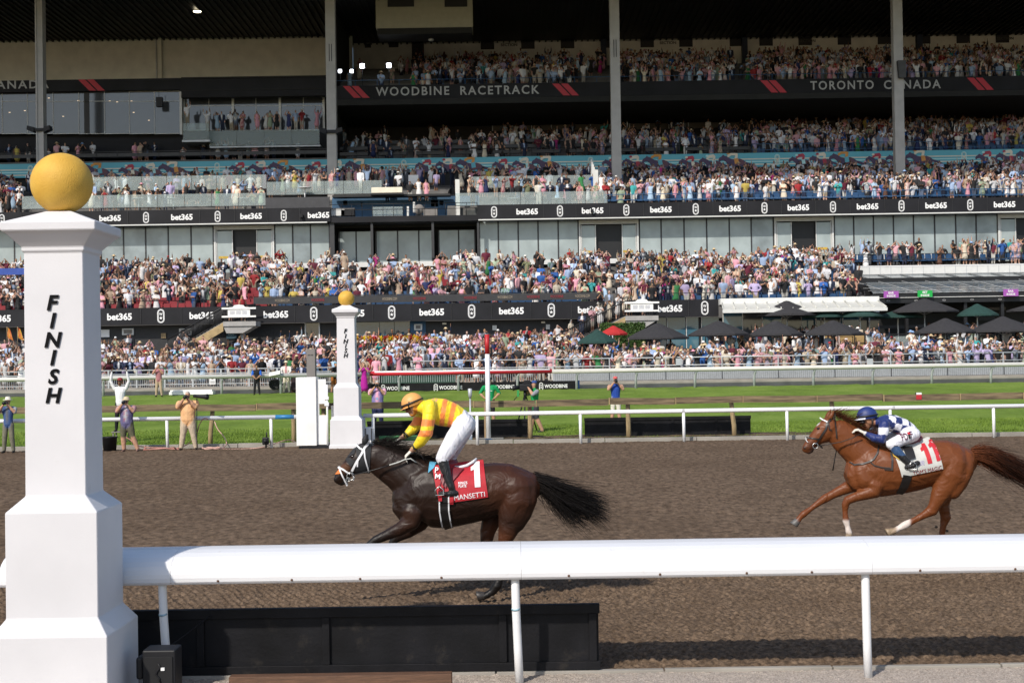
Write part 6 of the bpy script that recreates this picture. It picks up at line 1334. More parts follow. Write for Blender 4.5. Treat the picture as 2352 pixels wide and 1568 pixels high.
class Skin:
    def __init__(s, V, F, fr): s.t = BVHTree.FromPolygons([Vector(v) for v in V], F); s.fr = fr; s.over = []
    def cover(s, mb): s.over.append(BVHTree.FromPolygons([Vector(v) for v in mb.V], mb.F))
    def hit(s, u, v, off=.008, side=-1, fall=.16):
        p = s.fr.P(u, v); h = (None,)
        for t_ in [s.t]+s.over:
            q = t_.ray_cast(Vector((p.x, s.fr.Y+side*3, p.z)), Vector((0, -side, 0)))
            if q[0] is not None and (h[0] is None or (q[0].y-h[0].y)*side > 0): h = q
        if h[0] is None:
            q = s.t.find_nearest(Vector((p.x, s.fr.Y+side*.03, p.z)))
            return Vector((p.x, q[0].y+side*off*.6, p.z))
        n = h[1]; n = n if n.y*side > 0 else -n
        return h[0]+(n*.6+Vector((0, side*.6, 0))).normalized()*off
    def sheet(s, mb, quad, m, off=.008, n=14, k=12, side=-1):
        """cloth over the skin inside a (u, v) quad: top left, top right, bottom right, bottom left"""
        V = []; 
        for j in range(k+1):
            for i in range(n+1):
                a, b = i/n, j/k; u = (quad[0][0]*(1-a)+quad[1][0]*a)*(1-b)+(quad[3][0]*(1-a)+quad[2][0]*a)*b; v = (quad[0][1]*(1-a)+quad[1][1]*a)*(1-b)+(quad[3][1]*(1-a)+quad[2][1]*a)*b
                V.append(s.hit(u, v, off, side))
        # even out the drape so that it hangs like cloth
        G = np.array([tuple(p) for p in V]).reshape(k+1, n+1, 3)
        for _ in range(3): G[1:-1, 1:-1, 1] = np.minimum(G[1:-1, 1:-1, 1], (G[:-2, 1:-1, 1]+G[2:, 1:-1, 1]+G[1:-1, :-2, 1]+G[1:-1, 2:, 1])/4) if side < 0 else G[1:-1, 1:-1, 1]
        V = [tuple(p) for p in G.reshape(-1, 3)]; w_ = n+1
        F = [(j*w_+i, (j+1)*w_+i, (j+1)*w_+i+1, j*w_+i+1) for j in range(k) for i in range(n)]
        if side > 0: F = [f[::-1] for f in F]
        mb.add(V, F, m, True)
    def strap(s, mb, pts, wpx, m, off=.006, side=-1, thick=.006):
        Q = []
        for i in range(len(pts)-1):
            L = max(2, int(math.hypot(pts[i+1][0]-pts[i][0], pts[i+1][1]-pts[i][1])/9))
            for q in range(L): f = q/L; Q.append((pts[i][0]*(1-f)+pts[i+1][0]*f, pts[i][1]*(1-f)+pts[i+1][1]*f))
        Q.append(pts[-1]); A = []; B = []
        for i, p in enumerate(Q):
            a = Q[max(i-1, 0)]; c = Q[min(i+1, len(Q)-1)]; d = np.array((c[0]-a[0], c[1]-a[1]), float); d /= np.linalg.norm(d)+1e-9; nx, ny = -d[1]*wpx/2, d[0]*wpx/2
            h = s.hit(p[0], p[1], off, side); 
            l = s.hit(p[0]+nx, p[1]+ny, off, side); r = s.hit(p[0]-nx, p[1]-ny, off, side)
            A.append(l); B.append(r)
        ya = np.convolve(np.pad([q.y for q in A], 2, 'edge'), np.ones(5)/5, 'valid'); yb = np.convolve(np.pad([q.y for q in B], 2, 'edge'), np.ones(5)/5, 'valid')
        V = []
        for i in range(len(A)):
            y1 = min(A[i].y, ya[i]) if side < 0 else max(A[i].y, ya[i]); y2 = min(B[i].y, yb[i]) if side < 0 else max(B[i].y, yb[i])
            V += [(A[i].x, y1, A[i].z), (B[i].x, y2, B[i].z), (B[i].x, y2+side*thick, B[i].z), (A[i].x, y1+side*thick, A[i].z)]
        F = []
        for i in range(len(A)-1):
            for k in range(4): F.append((i*4+k, i*4+(k+1) % 4, i*4+4+(k+1) % 4, i*4+4+k))
        mb.add(V, F, m, False)
    def text(s, mb, body, u, v, w, h, rot, m, off=.014, bold=.02, shear=0, push=0):
        V, F = text_geo(body, bold, shear)
        bm = bmesh.new(); vs = [bm.verts.new((a[0], a[1], 0)) for a in V]
        for f in F:
            try: bm.faces.new([vs[i] for i in f])
            except ValueError: pass
        bmesh.ops.triangulate(bm, faces=bm.faces[:]); lim = .14*(V[:, 1].max()-V[:, 1].min())
        for _ in range(4):
            ed = [e for e in bm.edges if e.calc_length() > lim]
            if not ed: break
            bmesh.ops.subdivide_edges(bm, edges=ed, cuts=1); bmesh.ops.triangulate(bm, faces=bm.faces[:])
        bm.verts.index_update(); V = np.array([v_.co[:] for v_ in bm.verts]); F = [[v_.index for v_ in f.verts] for f in bm.faces]; bm.free()
        sx = w/(V[:, 0].max()-V[:, 0].min()); sy = h/(V[:, 1].max()-V[:, 1].min()); c, q = math.cos(rot), math.sin(rot); P = []
        for a in V:
            x, y = a[0]*sx, -a[1]*sy; P.append(s.hit(u+x*c-y*q, v+x*q+y*c, off))
        mb.add([tuple(p) for p in P], F, m)
def hair(name, roots, flow, n, ln, r, seg, colf, m, parent, seed, spread=(.02, .02, .02), droop=.0, wave=.02):
    """tapered locks from a root line along a flow line"""
    rs = np.random.RandomState(seed); V = []; F = []; C = []; roots = [np.array(p) for p in roots]; flow = [np.array(p) for p in flow]
    def pick(L, t): t = min(t, .9999)*(len(L)-1); i = int(t); f = t-i; return L[i]*(1-f)+L[i+1]*f
    for _ in range(n):
        t = rs.rand(); p0 = pick(roots, t)+rs.normal(0, 1, 3)*np.array(spread)*.5; d = rs.normal(0, 1, 3)*np.array(spread); L = rs.uniform(*ln); ph = rs.uniform(0, 6.28); q0 = None
        F0 = pick(flow, 0) if len(flow) > 2 or True else None; rr = r*rs.uniform(.6, 1.3); base = len(V)
        for k in range(seg+1):
            f = k/seg
            if colf.get('along'): c = pick(flow, f*L)-flow[0]+p0+d*(.5+1.5*f)
            else: c = p0+(pick(flow, t)+d*3)*f*L
            c = c+np.array((math.sin(f*5+ph)*wave*f, math.cos(f*4+ph)*wave*f, -droop*f*f*rs.uniform(.7, 1.3)*L))
            q = rr*(1-.85*f)
            for a in range(3): th = 2.094*a+ph; V.append(c+np.array((math.cos(th)*q*.6, math.cos(th)*q*.8, math.sin(th)*q))); C.append(np.array(colf['a'])*(1-f)+np.array(colf['b'])*f)
        for k in range(seg):
            for a in range(3): F.append((base+k*3+a, base+k*3+(a+1) % 3, base+k*3+3+(a+1) % 3, base+k*3+3+a))
    return link_mesh(name, V, F, m, parent, None, True, None, C)
M_coat = vcmat('horse coat', .43, bump=.55, spec=.25, bscale=4.5, dist=.05)
_t = M_coat.node_tree; _n = [n for n in _t.nodes if n.type == 'TEX_NOISE'][0]; _n.inputs['Distortion'].default_value = 1.2; _n.inputs['Detail'].default_value = 2.5; _b = [n for n in _t.nodes if n.type == 'BUMP'][0]
_f = _t.nodes.new('ShaderNodeTexNoise'); _f.inputs['Scale'].default_value = 160; _f.inputs['Detail'].default_value = 3; _t.links.new([n for n in _t.nodes if n.type == 'TEX_COORD'][0].outputs['Object'], _f.inputs['Vector'])
_c = _t.nodes.new('ShaderNodeBump'); _c.inputs['Strength'].default_value = .25; _c.inputs['Distance'].default_value = .004; _t.links.new(_f.outputs['Fac'], _c.inputs['Height']); _t.links.new(_b.outputs[0], _c.inputs['Normal']); _t.links.new(_c.outputs[0], _t.nodes['Principled BSDF'].inputs['Normal'])
M_hair = vcmat('horse hair', .6, spec=.15)
M_silk = vcmat('racing silk', .5, bump=.55, spec=.35, bscale=6, dist=.05, sheen=.1, stretch=(1.6, 1, .9))
[n for n in M_silk.node_tree.nodes if n.type == 'TEX_NOISE'][0].inputs['Distortion'].default_value = 1.5; [n for n in M_silk.node_tree.nodes if n.type == 'TEX_NOISE'][0].inputs['Detail'].default_value = 1.5
M_wstrap = mat('white strap', (.74, .74, .76), .5, .05); M_bstrap = mat('black strap', (.012, .011, .011), .45, .2); M_eye = mat('horse eye', (.012, .006, .004), .08, .1); M_steel = mat('steel ring', (.5, .5, .48), .25, .05, metal=.9)
HB, HNK, HHD, HEAR, HFL, HHL, HLIP = range(20, 27)
def horse(label, fr, torso, neck, head, extra, legs, colour, cat='horse'):
    parts = []
    parts.append(dict(pts=[fr.P(u, (a+b)/2) for u, a, b, w_ in torso], rad=[(w_, (b-a)/2*fr.m) for u, a, b, w_ in torso], ref=(0, 1, 0), reg=HB))
    parts.append(fr.limb(neck, HNK)); parts.append(fr.limb(head, HHD))
    for L, reg in extra: parts.append(fr.limb(L, reg))
    for L, reg in legs: parts.append(fr.limb(L, reg))
    V, F, idx, tp = organic(parts, .0125, 7, None, 16)
    reg = np.array([p['reg'] for p in parts])[idx]; u, v = fr.uv(V)
    base = fr.P(torso[3][0], torso[3][2]); t = thing('race_horse', label, cat, (base.x, fr.Y, 0), 'galloping race horses')
    C = blend(F, colour(V, reg, idx, tp, u, v, parts), 4); link_mesh('body', V, F, M_coat, t, None, True, None, C)
    return t, Skin(V, F, fr), V, F
def eyes(t, sk, fr, u, v, r=.020):
    for side in (-1, 1):
        p = sk.hit(u, v, -.006, side); b = MB(); b.sphere(tuple(p), (r*1.25, r*.7, r*.9), M_eye, 14, 8); b.build('eye', t)
    
# ---- runner 1: dark bay
f1 = Frame(735.0, 872.8, .3281, 16.3)
tor = [(625, 690, 985, .20), (690, 600, 1015, .25), (760, 562, 1030, .265), (850, 566, 1036, .285), (950, 585, 1024, .305), (1050, 590, 1000, .31), (1150, 582, 972, .295), (1250, 573, 935, .285), (1340, 584, 905, .275), (1425, 622, 880, .225)]
nk = [(720, 740, 0, .19, 190), (640, 680, 0, .16, 168), (545, 622, 0, .125, 142), (450, 572, 0, .105, 120), (375, 535, 0, .095, 100)]
hd = [(335, 520, 0, .098, 98), (272, 565, 0, .098, 86), (210, 612, 0, .078, 62), (165, 652, 0, .062, 50), (140, 682, 0, .056, 44), (128, 698, 0, .05, 38)]
ex = [([(312, 575, 0, .085, 62), (300, 610, 0, .07, 45)], HHD), ([(178, 700, 0, .04, 24), (150, 722, 0, .035, 18)], HLIP), ([(120, 690, -.035, .022, 17), (112, 694, -.04, .018, 13)], HLIP), ([(120, 690, .035, .022, 17), (112, 694, .04, .018, 13)], HLIP),
      ([(325, 440, -.05, .03, None), (322, 412, -.058, .026, None), (330, 388, -.06, .008, None)], HEAR), ([(325, 440, .05, .03, None), (322, 412, .058, .026, None), (330, 388, .06, .008, None)], HEAR),
      ([(800, 572, 0, .05, 28), (720, 585, 0, .06, 40), (630, 560, 0, .05, 40)], HB), ([(610, 790, -.09, .085, 80), (650, 900, -.12, .09, 90)], HB), ([(610, 790, .09, .085, 80), (650, 900, .12, .09, 90)], HB), ([(1440, 720, -.09, .12, 85), (1430, 820, -.12, .12, 93), (1392, 915, -.14, .105, 92), (1350, 1000, -.15, .08, 78)], HB), ([(1440, 720, .09, .12, 85), (1430, 820, .12, .12, 93), (1385, 900, .14, .10, 80)], HB), ([(570, 880, -.05, .09, 70), (610, 960, -.06, .08, 50)], HB), ([(570, 880, .05, .09, 70), (610, 960, .06, .08, 50)], HB),]
lg = [([(660, 905, -.15, .10, 85), (640, 985, -.15, .09, 62), (560, 1035, -.145, .072, 48), (470, 1075, -.14, .055, 36), (395, 1108, -.14, .047, 31), (350, 1140, -.14, .038, None), (260, 1210, -.14, .033, None), (215, 1250, -.14, .040, None), (185, 1275, -.14, .036, None), (155, 1300, -.14, .05, 26)], HFL),
      ([(730, 940, .14, .10, 80), (690, 1020, .14, .085, 55), (610, 1075, .14, .065, 42), (530, 1112, .14, .05, 34), (495, 1150, .14, .042, None), (480, 1240, .14, .034, None), (500, 1300, .14, .040, None), (530, 1325, .14, .036, None), (555, 1345, .14, .05, 26)], HFL),
      ([(1370, 730, -.13, .16, 125), (1375, 850, -.15, .145, 120), (1345, 950, -.15, .115, 100), (1318, 1040, -.15, .085, 72), (1296, 1115, -.15, .066, 50), (1300, 1165, -.15, .058, 44), (1285, 1220, -.15, .046, 32), (1268, 1340, -.15, .043, None), (1240, 1425, -.15, .056, None), (1205, 1468, -.15, .046, None), (1165, 1490, -.15, .05, 26), (1128, 1500, -.15, .045, 18)], HHL),
      ([(1330, 740, .13, .15, 120), (1260, 880, .15, .13, 100), (1200, 980, .15, .10, 72), (1172, 1070, .15, .078, 55), (1160, 1150, .15, .06, 44), (1110, 1230, .15, .044, None), (1060, 1310, .15, .040, None), (1040, 1345, .15, .042, None), (1010, 1360, .15, .05, 24)], HHL)]
def col1(V, reg, idx, tp, u, v, parts):
    nz = np.random.RandomState(4).rand(len(V), 1); C = np.tile((.0175, .0085, .0058), (len(V), 1))
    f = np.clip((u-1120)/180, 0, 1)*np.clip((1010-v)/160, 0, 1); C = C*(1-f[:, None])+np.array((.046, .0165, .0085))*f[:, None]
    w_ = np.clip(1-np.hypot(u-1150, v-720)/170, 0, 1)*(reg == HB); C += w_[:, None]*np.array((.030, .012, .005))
    for r_ in (HFL, HHL):
        q = (reg == r_); k = np.clip((tp-.22)/.25, 0, 1)*q if r_ == HFL else np.clip((tp-.42)/.12, 0, 1)*q; C = C*(1-k[:, None])+np.array((.008, .0065, .006))*k[:, None]
        if r_ == HHL: k2 = np.clip((tp-.22)/.1, 0, 1)*np.clip((.5-tp)/.1, 0, 1)*q; C += k2[:, None]*np.array((.05, .014, .004))
        else: k2 = np.clip(.3-tp, 0, .2)/.2*q; C += k2[:, None]*np.array((.016, .006, .003))
        C[q & (tp > .955)] = (.05, .045, .04)
    C[reg == HLIP] = (.012, .010, .010)
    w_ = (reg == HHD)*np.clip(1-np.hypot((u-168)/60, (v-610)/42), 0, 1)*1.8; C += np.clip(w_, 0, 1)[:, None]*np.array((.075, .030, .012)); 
    return C*(.9+.2*nz)
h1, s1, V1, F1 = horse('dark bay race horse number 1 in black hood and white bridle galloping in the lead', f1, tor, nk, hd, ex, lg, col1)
eyes(h1, s1, f1, 235, 532)
b = MB(); M_hood = mat('black hood cloth', (.016, .016, .018), .75, .2, 20)
for sd in (-1, 1):
    s1.sheet(b, [(322, 436), (362, 470), (352, 650), (270, 560)], M_hood, .010, 10, 14, sd); s1.sheet(b, [(250, 470), (326, 434), (272, 562), (262, 512)], M_hood, .010, 8, 8, sd); s1.sheet(b, [(236, 476), (252, 468), (250, 510), (182, 548)], M_hood, .010, 6, 8, sd)
    s1.sheet(b, [(252, 548), (272, 555), (350, 652), (248, 640)], M_hood, .010, 10, 10, sd); s1.sheet(b, [(180, 546), (214, 538), (252, 562), (222, 606)], M_hood, .010, 6, 6, sd)
b.build('blinker_hood', h1)
b = MB()
for sd in (-1, 1): pE = [f1.P(318, 445, sd*.052), f1.P(318, 410, sd*.060), f1.P(328, 380, sd*.062)]; b.tube(pE, [.036, .033, .012], M_hood, 10)
b.build('ear_cover', h1)
b = MB()
for sd in (-1, 1):
    for L, w_ in (([(254, 448), (285, 474), (318, 490)], 11), ([(350, 424), (318, 470), (298, 512), (262, 570), (228, 632)], 15), ([(272, 560), (268, 600)], 9), ([(316, 488), (322, 540), (346, 640)], 10), ([(128, 606), (170, 622), (214, 650)], 12), ([(140, 612), (168, 680), (192, 738)], 10), ([(226, 640), (238, 680), (232, 700)], 9)): s1.strap(b, L, w_, M_wstrap, .015, sd)
br = b.build('bridle', h1)
b = MB(); s1.sheet(b, [(138, 622), (156, 632), (150, 650), (110, 658)], mat('orange nose pad', (.62, .17, .03), .6, .1), .012, 6, 4); b.build('nose_patch', h1)
b = MB(); c = f1.P(221, 668, -.105); b.tube([(c.x+.042*math.cos(a), c.y, c.z+.042*math.sin(a)) for a in np.linspace(0, 6.28, 20)], .006, M_steel, 6); c = f1.P(204, 690, -.1); b.tube([(c.x+.022*math.cos(a), c.y, c.z+.022*math.sin(a)) for a in np.linspace(0, 6.28, 14)], .005, M_steel, 6); b.build('bit_ring', h1)
b = MB(); L = [f1.P(240, 656, -.12), f1.P(345, 632, -.15), f1.P(420, 610, -.16), f1.P(495, 586, -.17)]; b.tube(L, .014, M_bstrap, 6, flat=.5); b.build('rein', h1)
b = MB(); L = [f1.P(495, 586, -.17), f1.P(560, 566, -.17), f1.P(602, 548, -.16), f1.P(640, 542, -.15), f1.P(678, 570, -.13)]; b.tube(L, .017, mat('pale rein grip', (.52, .53, .50), .6), 6, flat=.5)
L = [f1.P(250, 660, .12), f1.P(420, 560, .14), f1.P(530, 460, .10)]; b.tube(L, .014, M_bstrap, 6, flat=.5); b.build('rein', h1)
# tack
M_red = mat('red cloth', (.40, .012, .022), .7, .1, 20, .15, 14); M_lblue = mat('light blue pad', (.09, .32, .48), .8); M_mar = mat('maroon leather', (.16, .02, .028), .4, .2, 8)
b = MB()
for sd in (-1, 1): s1.sheet(b, [(790, 594), (1143, 556), (1180, 800), (846, 848)], M_red, .014, 22, 16, sd)
b.add([tuple(s1.hit(790+(1143-790)*i/14, 594-38*i/14+2, .014, sd)) for i in range(15) for sd in (-1, 1)], [(2*i, 2*i+1, 2*i+3, 2*i+2) for i in range(14)], M_red, True)
sc = b.build('saddle_cloth', h1); s1.cover(b)
b = MB(); s1.text(b, '1', 1092, 650, 62, 165, -.07, M_wstrap, .006, .03); b.build('lettering', sc); b = MB(); s1.text(b, 'MANSETTI', 1052, 791, 212, 34, -.125, M_wstrap, .006, .004); b.build('lettering', sc); b = MB(); s1.text(b, 'P', 824, 622, 24, 36, 0.05, M_wstrap, .022, .02); b.build('lettering', sc); b = MB(); s1.text(b, 'M', 833, 662, 36, 32, 0.1, M_wstrap, .022, .02)
b.build('lettering', sc); b = MB(); s1.text(b, "KING'S", 1006, 703, 62, 18, -.05, M_wstrap, .006, .02); b.build('lettering', sc); b = MB(); s1.text(b, 'PLATE', 1004, 724, 54, 18, -.05, M_wstrap, .006, .02); b.build('lettering', sc)
b = MB(); s1.sheet(b, [(770, 566), (818, 572), (803, 606), (764, 640)], M_lblue, .010, 6, 6); b.build('blue_pad', h1)
b = MB(); s1.sheet(b, [(850, 585), (905, 596), (892, 740), (866, 715)], M_mar, .018, 6, 10); s1.sheet(b, [(930, 606), (1012, 612), (985, 640), (930, 700)], M_mar, .022, 8, 6)
b.tube([f1.P(840, 585, 0), f1.P(900, 590, 0), f1.P(960, 598, 0)], [.05, .07, .06], M_mar, 10, up=(0, 1, 0)); sd_ = b.build('saddle', h1)
b = MB(); L = [f1.P(945, 600, -.11), f1.P(990, 602, -.13), f1.P(1030, 592, -.12), f1.P(1065, 572, -.08), f1.P(1096, 548, -.03)]; b.tube(L, [.012, .018, .018, .016, .013], M_wstrap, 8); b.build('saddle_edge', sd_)
b = MB()
for sd in (-1, 1): s1.strap(b, [(872, 800), (878, 900), (893, 1000), (905, 1034)], 62, M_bstrap, .010, sd)
b.build('girth', h1)
b = MB()
for dx in (-34, 30): s1.strap(b, [(880+dx, 790), (880+dx, 900), (893+dx, 1000), (896+dx, 1030)], 9, M_wstrap, .020)
b.build('girth_edge', h1)
b = MB(); c = f1.P(847, 765, -.36); b.tube([(c.x-.05, c.y, c.z-.03), (c.x-.045, c.y, c.z+.03), (c.x, c.y, c.z+.07), (c.x+.045, c.y, c.z+.03), (c.x+.05, c.y, c.z-.03), (c.x-.05, c.y, c.z-.03)], .007, M_steel, 6); b.tube([f1.P(868, 640, -.33), f1.P(858, 700, -.34), f1.P(848, 740, -.36)], .010, M_mar, 5); b.build('stirrup', sd_)
b = MB(); s1.strap(b, [(850, 740), (852, 790), (853, 825)], 24, M_red, .03); b.build('red_strap', h1); b = MB(); s1.strap(b, [(930, 800), (930, 848)], 26, M_red, .02); b.build('red_strap', h1)
roots = [f1.P(372, 440), f1.P(440, 456), f1.P(520, 486), f1.P(600, 518), f1.P(690, 545), f1.P(780, 560)]
hair('mane', roots, [(.26, 0, .03), (.24, 0, .0), (.20, 0, -.01), (.17, -.02, -.02), (.14, -.02, -.0)], 1000, (.5, 1.3), .0038, 6, dict(a=(.009, .007, .006), b=(.014, .010, .008)), M_hair, h1, 3, (.03, .03, .03), .05, .02)
fl = [f1.P(1515, 700), f1.P(1590, 738), f1.P(1690, 790), f1.P(1790, 828), f1.P(1880, 850), f1.P(1955, 868), f1.P(2015, 895)]
hair('tail', [f1.P(1505, 690), f1.P(1520, 720)], fl, 1500, (.45, 1.0), .0045, 9, dict(a=(.010, .007, .006), b=(.006, .005, .005), along=1), M_hair, h1, 8, (.03, .040, .048), .07, .04)
fl2 = [f1.P(1520, 715), f1.P(1575, 770), f1.P(1625, 840), f1.P(1680, 900), f1.P(1745, 945), f1.P(1800, 985)]
hair('tail_lock', [f1.P(1510, 700), f1.P(1640, 775)], fl2, 420, (.35, 1.0), .0042, 9, dict(a=(.010, .007, .006), b=(.006, .005, .005), along=1), M_hair, h1, 28, (.03, .045, .03), .10, .05)
b = MB(); b.tube([f1.P(1490, 700), f1.P(1540, 712), f1.P(1600, 730), f1.P(1660, 752)], [.05, .045, .035, .01], mat('tail dock', (.010, .007, .006), .5), 10); b.build('dock', h1)
# ---- runner 2: chestnut
f2 = Frame(1791.6, 900.4, .2385, 18.0)
tor = [(770, 600, 960, .20), (860, 500, 1000, .245), (950, 472, 1010, .265), (1080, 480, 992, .30), (1200, 490, 972, .31), (1310, 486, 945, .30), (1410, 474, 912, .285), (1510, 459, 880, .275), (1610, 460, 862, .275), (1690, 484, 842, .255), (1745, 515, 822, .205)]
nk = [(890, 640, 0, .18, 215), (800, 575, 0, .15, 190), (700, 500, 0, .125, 165), (610, 425, 0, .11, 148), (545, 365, 0, .10, 125)]
hd = [(492, 335, 0, .10, 112), (415, 390, 0, .098, 98), (345, 448, 0, .078, 72), (292, 500, 0, .062, 56), (262, 532, 0, .056, 48), (248, 548, 0, .05, 40)]
ex = [([(462, 400, 0, .085, 72), (445, 435, 0, .07, 50)], HHD), ([(300, 560, 0, .04, 26), (276, 580, 0, .034, 18)], HLIP), ([(238, 532, -.035, .022, 20), (228, 536, -.04, .018, 15)], HLIP), ([(238, 532, .035, .022, 20), (228, 536, .04, .018, 15)], HLIP),
      ([(470, 250, -.05, .034, None), (490, 212, -.06, .030, None), (512, 172, -.062, .008, None)], HEAR), ([(462, 245, .05, .034, None), (482, 205, .06, .030, None), (502, 165, .062, .008, None)], HEAR),
      ([(930, 470, 0, .05, 30), (850, 480, 0, .06, 45), (770, 440, 0, .05, 50)], HB), ([(760, 740, -.12, .09, 85), (800, 850, -.14, .09, 95)], HB), ([(760, 740, .12, .09, 85), (800, 850, .14, .09, 95)], HB), ([(1755, 640, -.09, .12, 100), (1738, 740, -.12, .12, 98), (1680, 850, -.14, .105, 98), (1612, 950, -.15, .085, 88)], HB), ([(1755, 640, .09, .12, 100), (1738, 740, .12, .12, 98), (1690, 850, .14, .10, 90), (1645, 960, .15, .08, 70)], HB), ([(690, 790, -.07, .085, 70), (720, 880, -.08, .08, 60)], HB), ([(690, 790, .07, .085, 70), (720, 880, .08, .08, 60)], HB)]
lg = [([(880, 880, -.15, .105, 100), (870, 950, -.155, .095, 72), (790, 970, -.15, .074, 56), (700, 998, -.145, .058, 46), (622, 1030, -.14, .056, 44), (604, 1068, -.14, .046, 38), (602, 1145, -.14, .030, 26), (612, 1232, -.14, .043, 35), (624, 1278, -.14, .033, None), (636, 1330, -.14, .042, None), (644, 1365, -.14, .052, 30)], HFL),
      ([(780, 870, .14, .10, 100), (700, 915, .14, .085, 66), (600, 960, .14, .066, 50), (520, 1000, .14, .054, 42), (455, 1035, .14, .052, 43), (400, 1072, .14, .038, 32), (320, 1132, .14, .029, 25), (246, 1187, .14, .043, 35), (215, 1216, .14, .034, None), (195, 1245, .14, .044, 32), (178, 1262, .14, .05, 26)], HFL),
      ([(1640, 660, -.13, .16, 140), (1615, 790, -.15, .145, 145), (1555, 900, -.15, .115, 115), (1495, 995, -.15, .085, 85), (1458, 1070, -.15, .066, 62), (1428, 1128, -.15, .060, 58), (1360, 1165, -.15, .044, 38), (1270, 1215, -.15, .034, 29), (1168, 1266, -.15, .046, 38), (1112, 1296, -.15, .036, None), (1070, 1320, -.15, .048, 30), (1025, 1338, -.15, .05, 24)], HHL),
      ([(1690, 690, .13, .15, 140), (1665, 850, .15, .125, 120), (1625, 980, .15, .095, 84), (1605, 1080, .15, .074, 62), (1620, 1165, .15, .062, 52), (1632, 1212, .15, .058, 54), (1606, 1300, .15, .036, 32), (1585, 1450, .15, .039, None), (1572, 1545, .15, .045, None), (1545, 1615, .15, .038, None), (1520, 1660, .15, .05, 30), (1500, 1685, .15, .05, 24)], HHL)]
def col2(V, reg, idx, tp, u, v, parts):
    nz = np.random.RandomState(5).rand(len(V), 1); C = np.tile((.142, .043, .0130), (len(V), 1))
    w_ = np.clip(1-np.hypot((u-300)/80, (v-520)/80), 0, 1)*np.isin(reg, (HHD, HLIP)); C = C*(1-.8*w_[:, None])+np.array((.03, .018, .015))*.8*w_[:, None]
    C[reg == HLIP] = (.03, .02, .018)
    hw = (reg == HHD) & (np.abs(V[:, 1]-f2.Y) < .03) & (v < 320+(450-u)*.0) & (u < 380) & (u > 330); C[hw] = (.6, .56, .52)
    for r_ in (HFL, HHL):
        q = reg == r_; k = np.clip((tp-.3)/.3, 0, 1)*q; C = C*(1-.3*k[:, None])+np.array((.13, .032, .008))*.3*k[:, None]
    nl = len(parts); B_, A_, N_, O_ = nl-4, nl-3, nl-2, nl-1
    C[(idx == B_) & (v > 1215)] = (.60, .52, .47); C[(idx == N_) & (u < 1215)] = (.62, .54, .49)
    C[(idx == B_) & (v > 1335)] = (.22, .16, .10); C[(idx == N_) & (u < 1085)] = (.30, .22, .15); C[(idx == A_) & (tp > .92)] = (.13, .12, .12); C[(idx == O_) & (tp > .94)] = (.1, .08, .07)
    return C*(.92+.16*nz)
h2, s2, V2, F2 = horse('chestnut race horse number 11 with white socks galloping behind', f2, tor, nk, hd, ex, lg, col2)
eyes(h2, s2, f2, 362, 348)
M_brown = mat('dark bridle leather', (.018, .013, .011), .4, .2)
b = MB()
for sd in (-1, 1):
    for L, w_ in (([(440, 290), (425, 350), (392, 400), (345, 480), (325, 505)], 17), ([(475, 250), (450, 285)], 14), ([(450, 290), (455, 350), (480, 365)], 10), ([(243, 432), (300, 440), (362, 446)], 11), ([(330, 500), (390, 510), (405, 540)], 10), ([(520, 200), (515, 300), (530, 440)], 12)): s2.strap(b, L, w_, M_brown, .010, sd)
b.build('bridle', h2)
b = MB(); s2.strap(b, [(378, 244), (408, 266), (442, 284)], 11, M_wstrap, .012); b.build('browband', h2)
b = MB(); s2.strap(b, [(240, 428), (246, 460), (262, 480)], 8, M_grl, .014); b.build('nose_strap', h2)
b = MB(); c = f2.P(325, 512, -.1); b.tube([(c.x+.034*math.cos(a), c.y, c.z+.034*math.sin(a)) for a in np.linspace(0, 6.28, 20)], .006, M_steel, 6); b.build('bit_ring', h2)
b = MB(); b.tube([f2.P(345, 512, -.12), f2.P(440, 494, -.15), f2.P(560, 470, -.17), f2.P(660, 435, -.19), f2.P(735, 392, -.20)], .012, M_brown, 6, flat=.5); b.tube([f2.P(770, 405, -.20), f2.P(860, 470, -.22), f2.P(980, 520, -.26)], .010, M_brown, 6, flat=.5); b.tube([f2.P(345, 512, .12), f2.P(560, 470, .17), f2.P(740, 392, .18)], .012, M_brown, 6, flat=.5); b.build('rein', h2)
b = MB()
for L, w_ in (([(925, 505), (900, 575), (860, 630), (820, 655), (760, 680), (690, 690), (655, 665)], 13), ([(828, 660), (860, 690), (930, 708), (1005, 712)], 9), ([(1022, 560), (1026, 640), (1018, 735)], 16), ([(950, 726), (1030, 730)], 9)): s2.strap(b, L, w_, M_brown, .012)
b.build('breastplate', h2)
M_gcl = mat('pale grey cloth', (.50, .50, .47), .75, .08, 8, .2, 12); M_ypad = mat('yellow pad', (.62, .40, .06), .8); M_redl = mat('red numerals', (.50, .02, .03), .6)
b = MB()
for sd in (-1, 1): s2.sheet(b, [(1040, 560), (1432, 428), (1508, 722), (1112, 800)], M_gcl, .014, 22, 16, sd)
b.add([tuple(s2.hit(1040+392*i/14, 560-132*i/14+ (4 if i else 0), .014, sd)) for i in range(15) for sd in (-1, 1)], [(2*i, 2*i+1, 2*i+3, 2*i+2) for i in range(14)], M_gcl, True)
sc = b.build('saddle_cloth', h2); s2.cover(b)
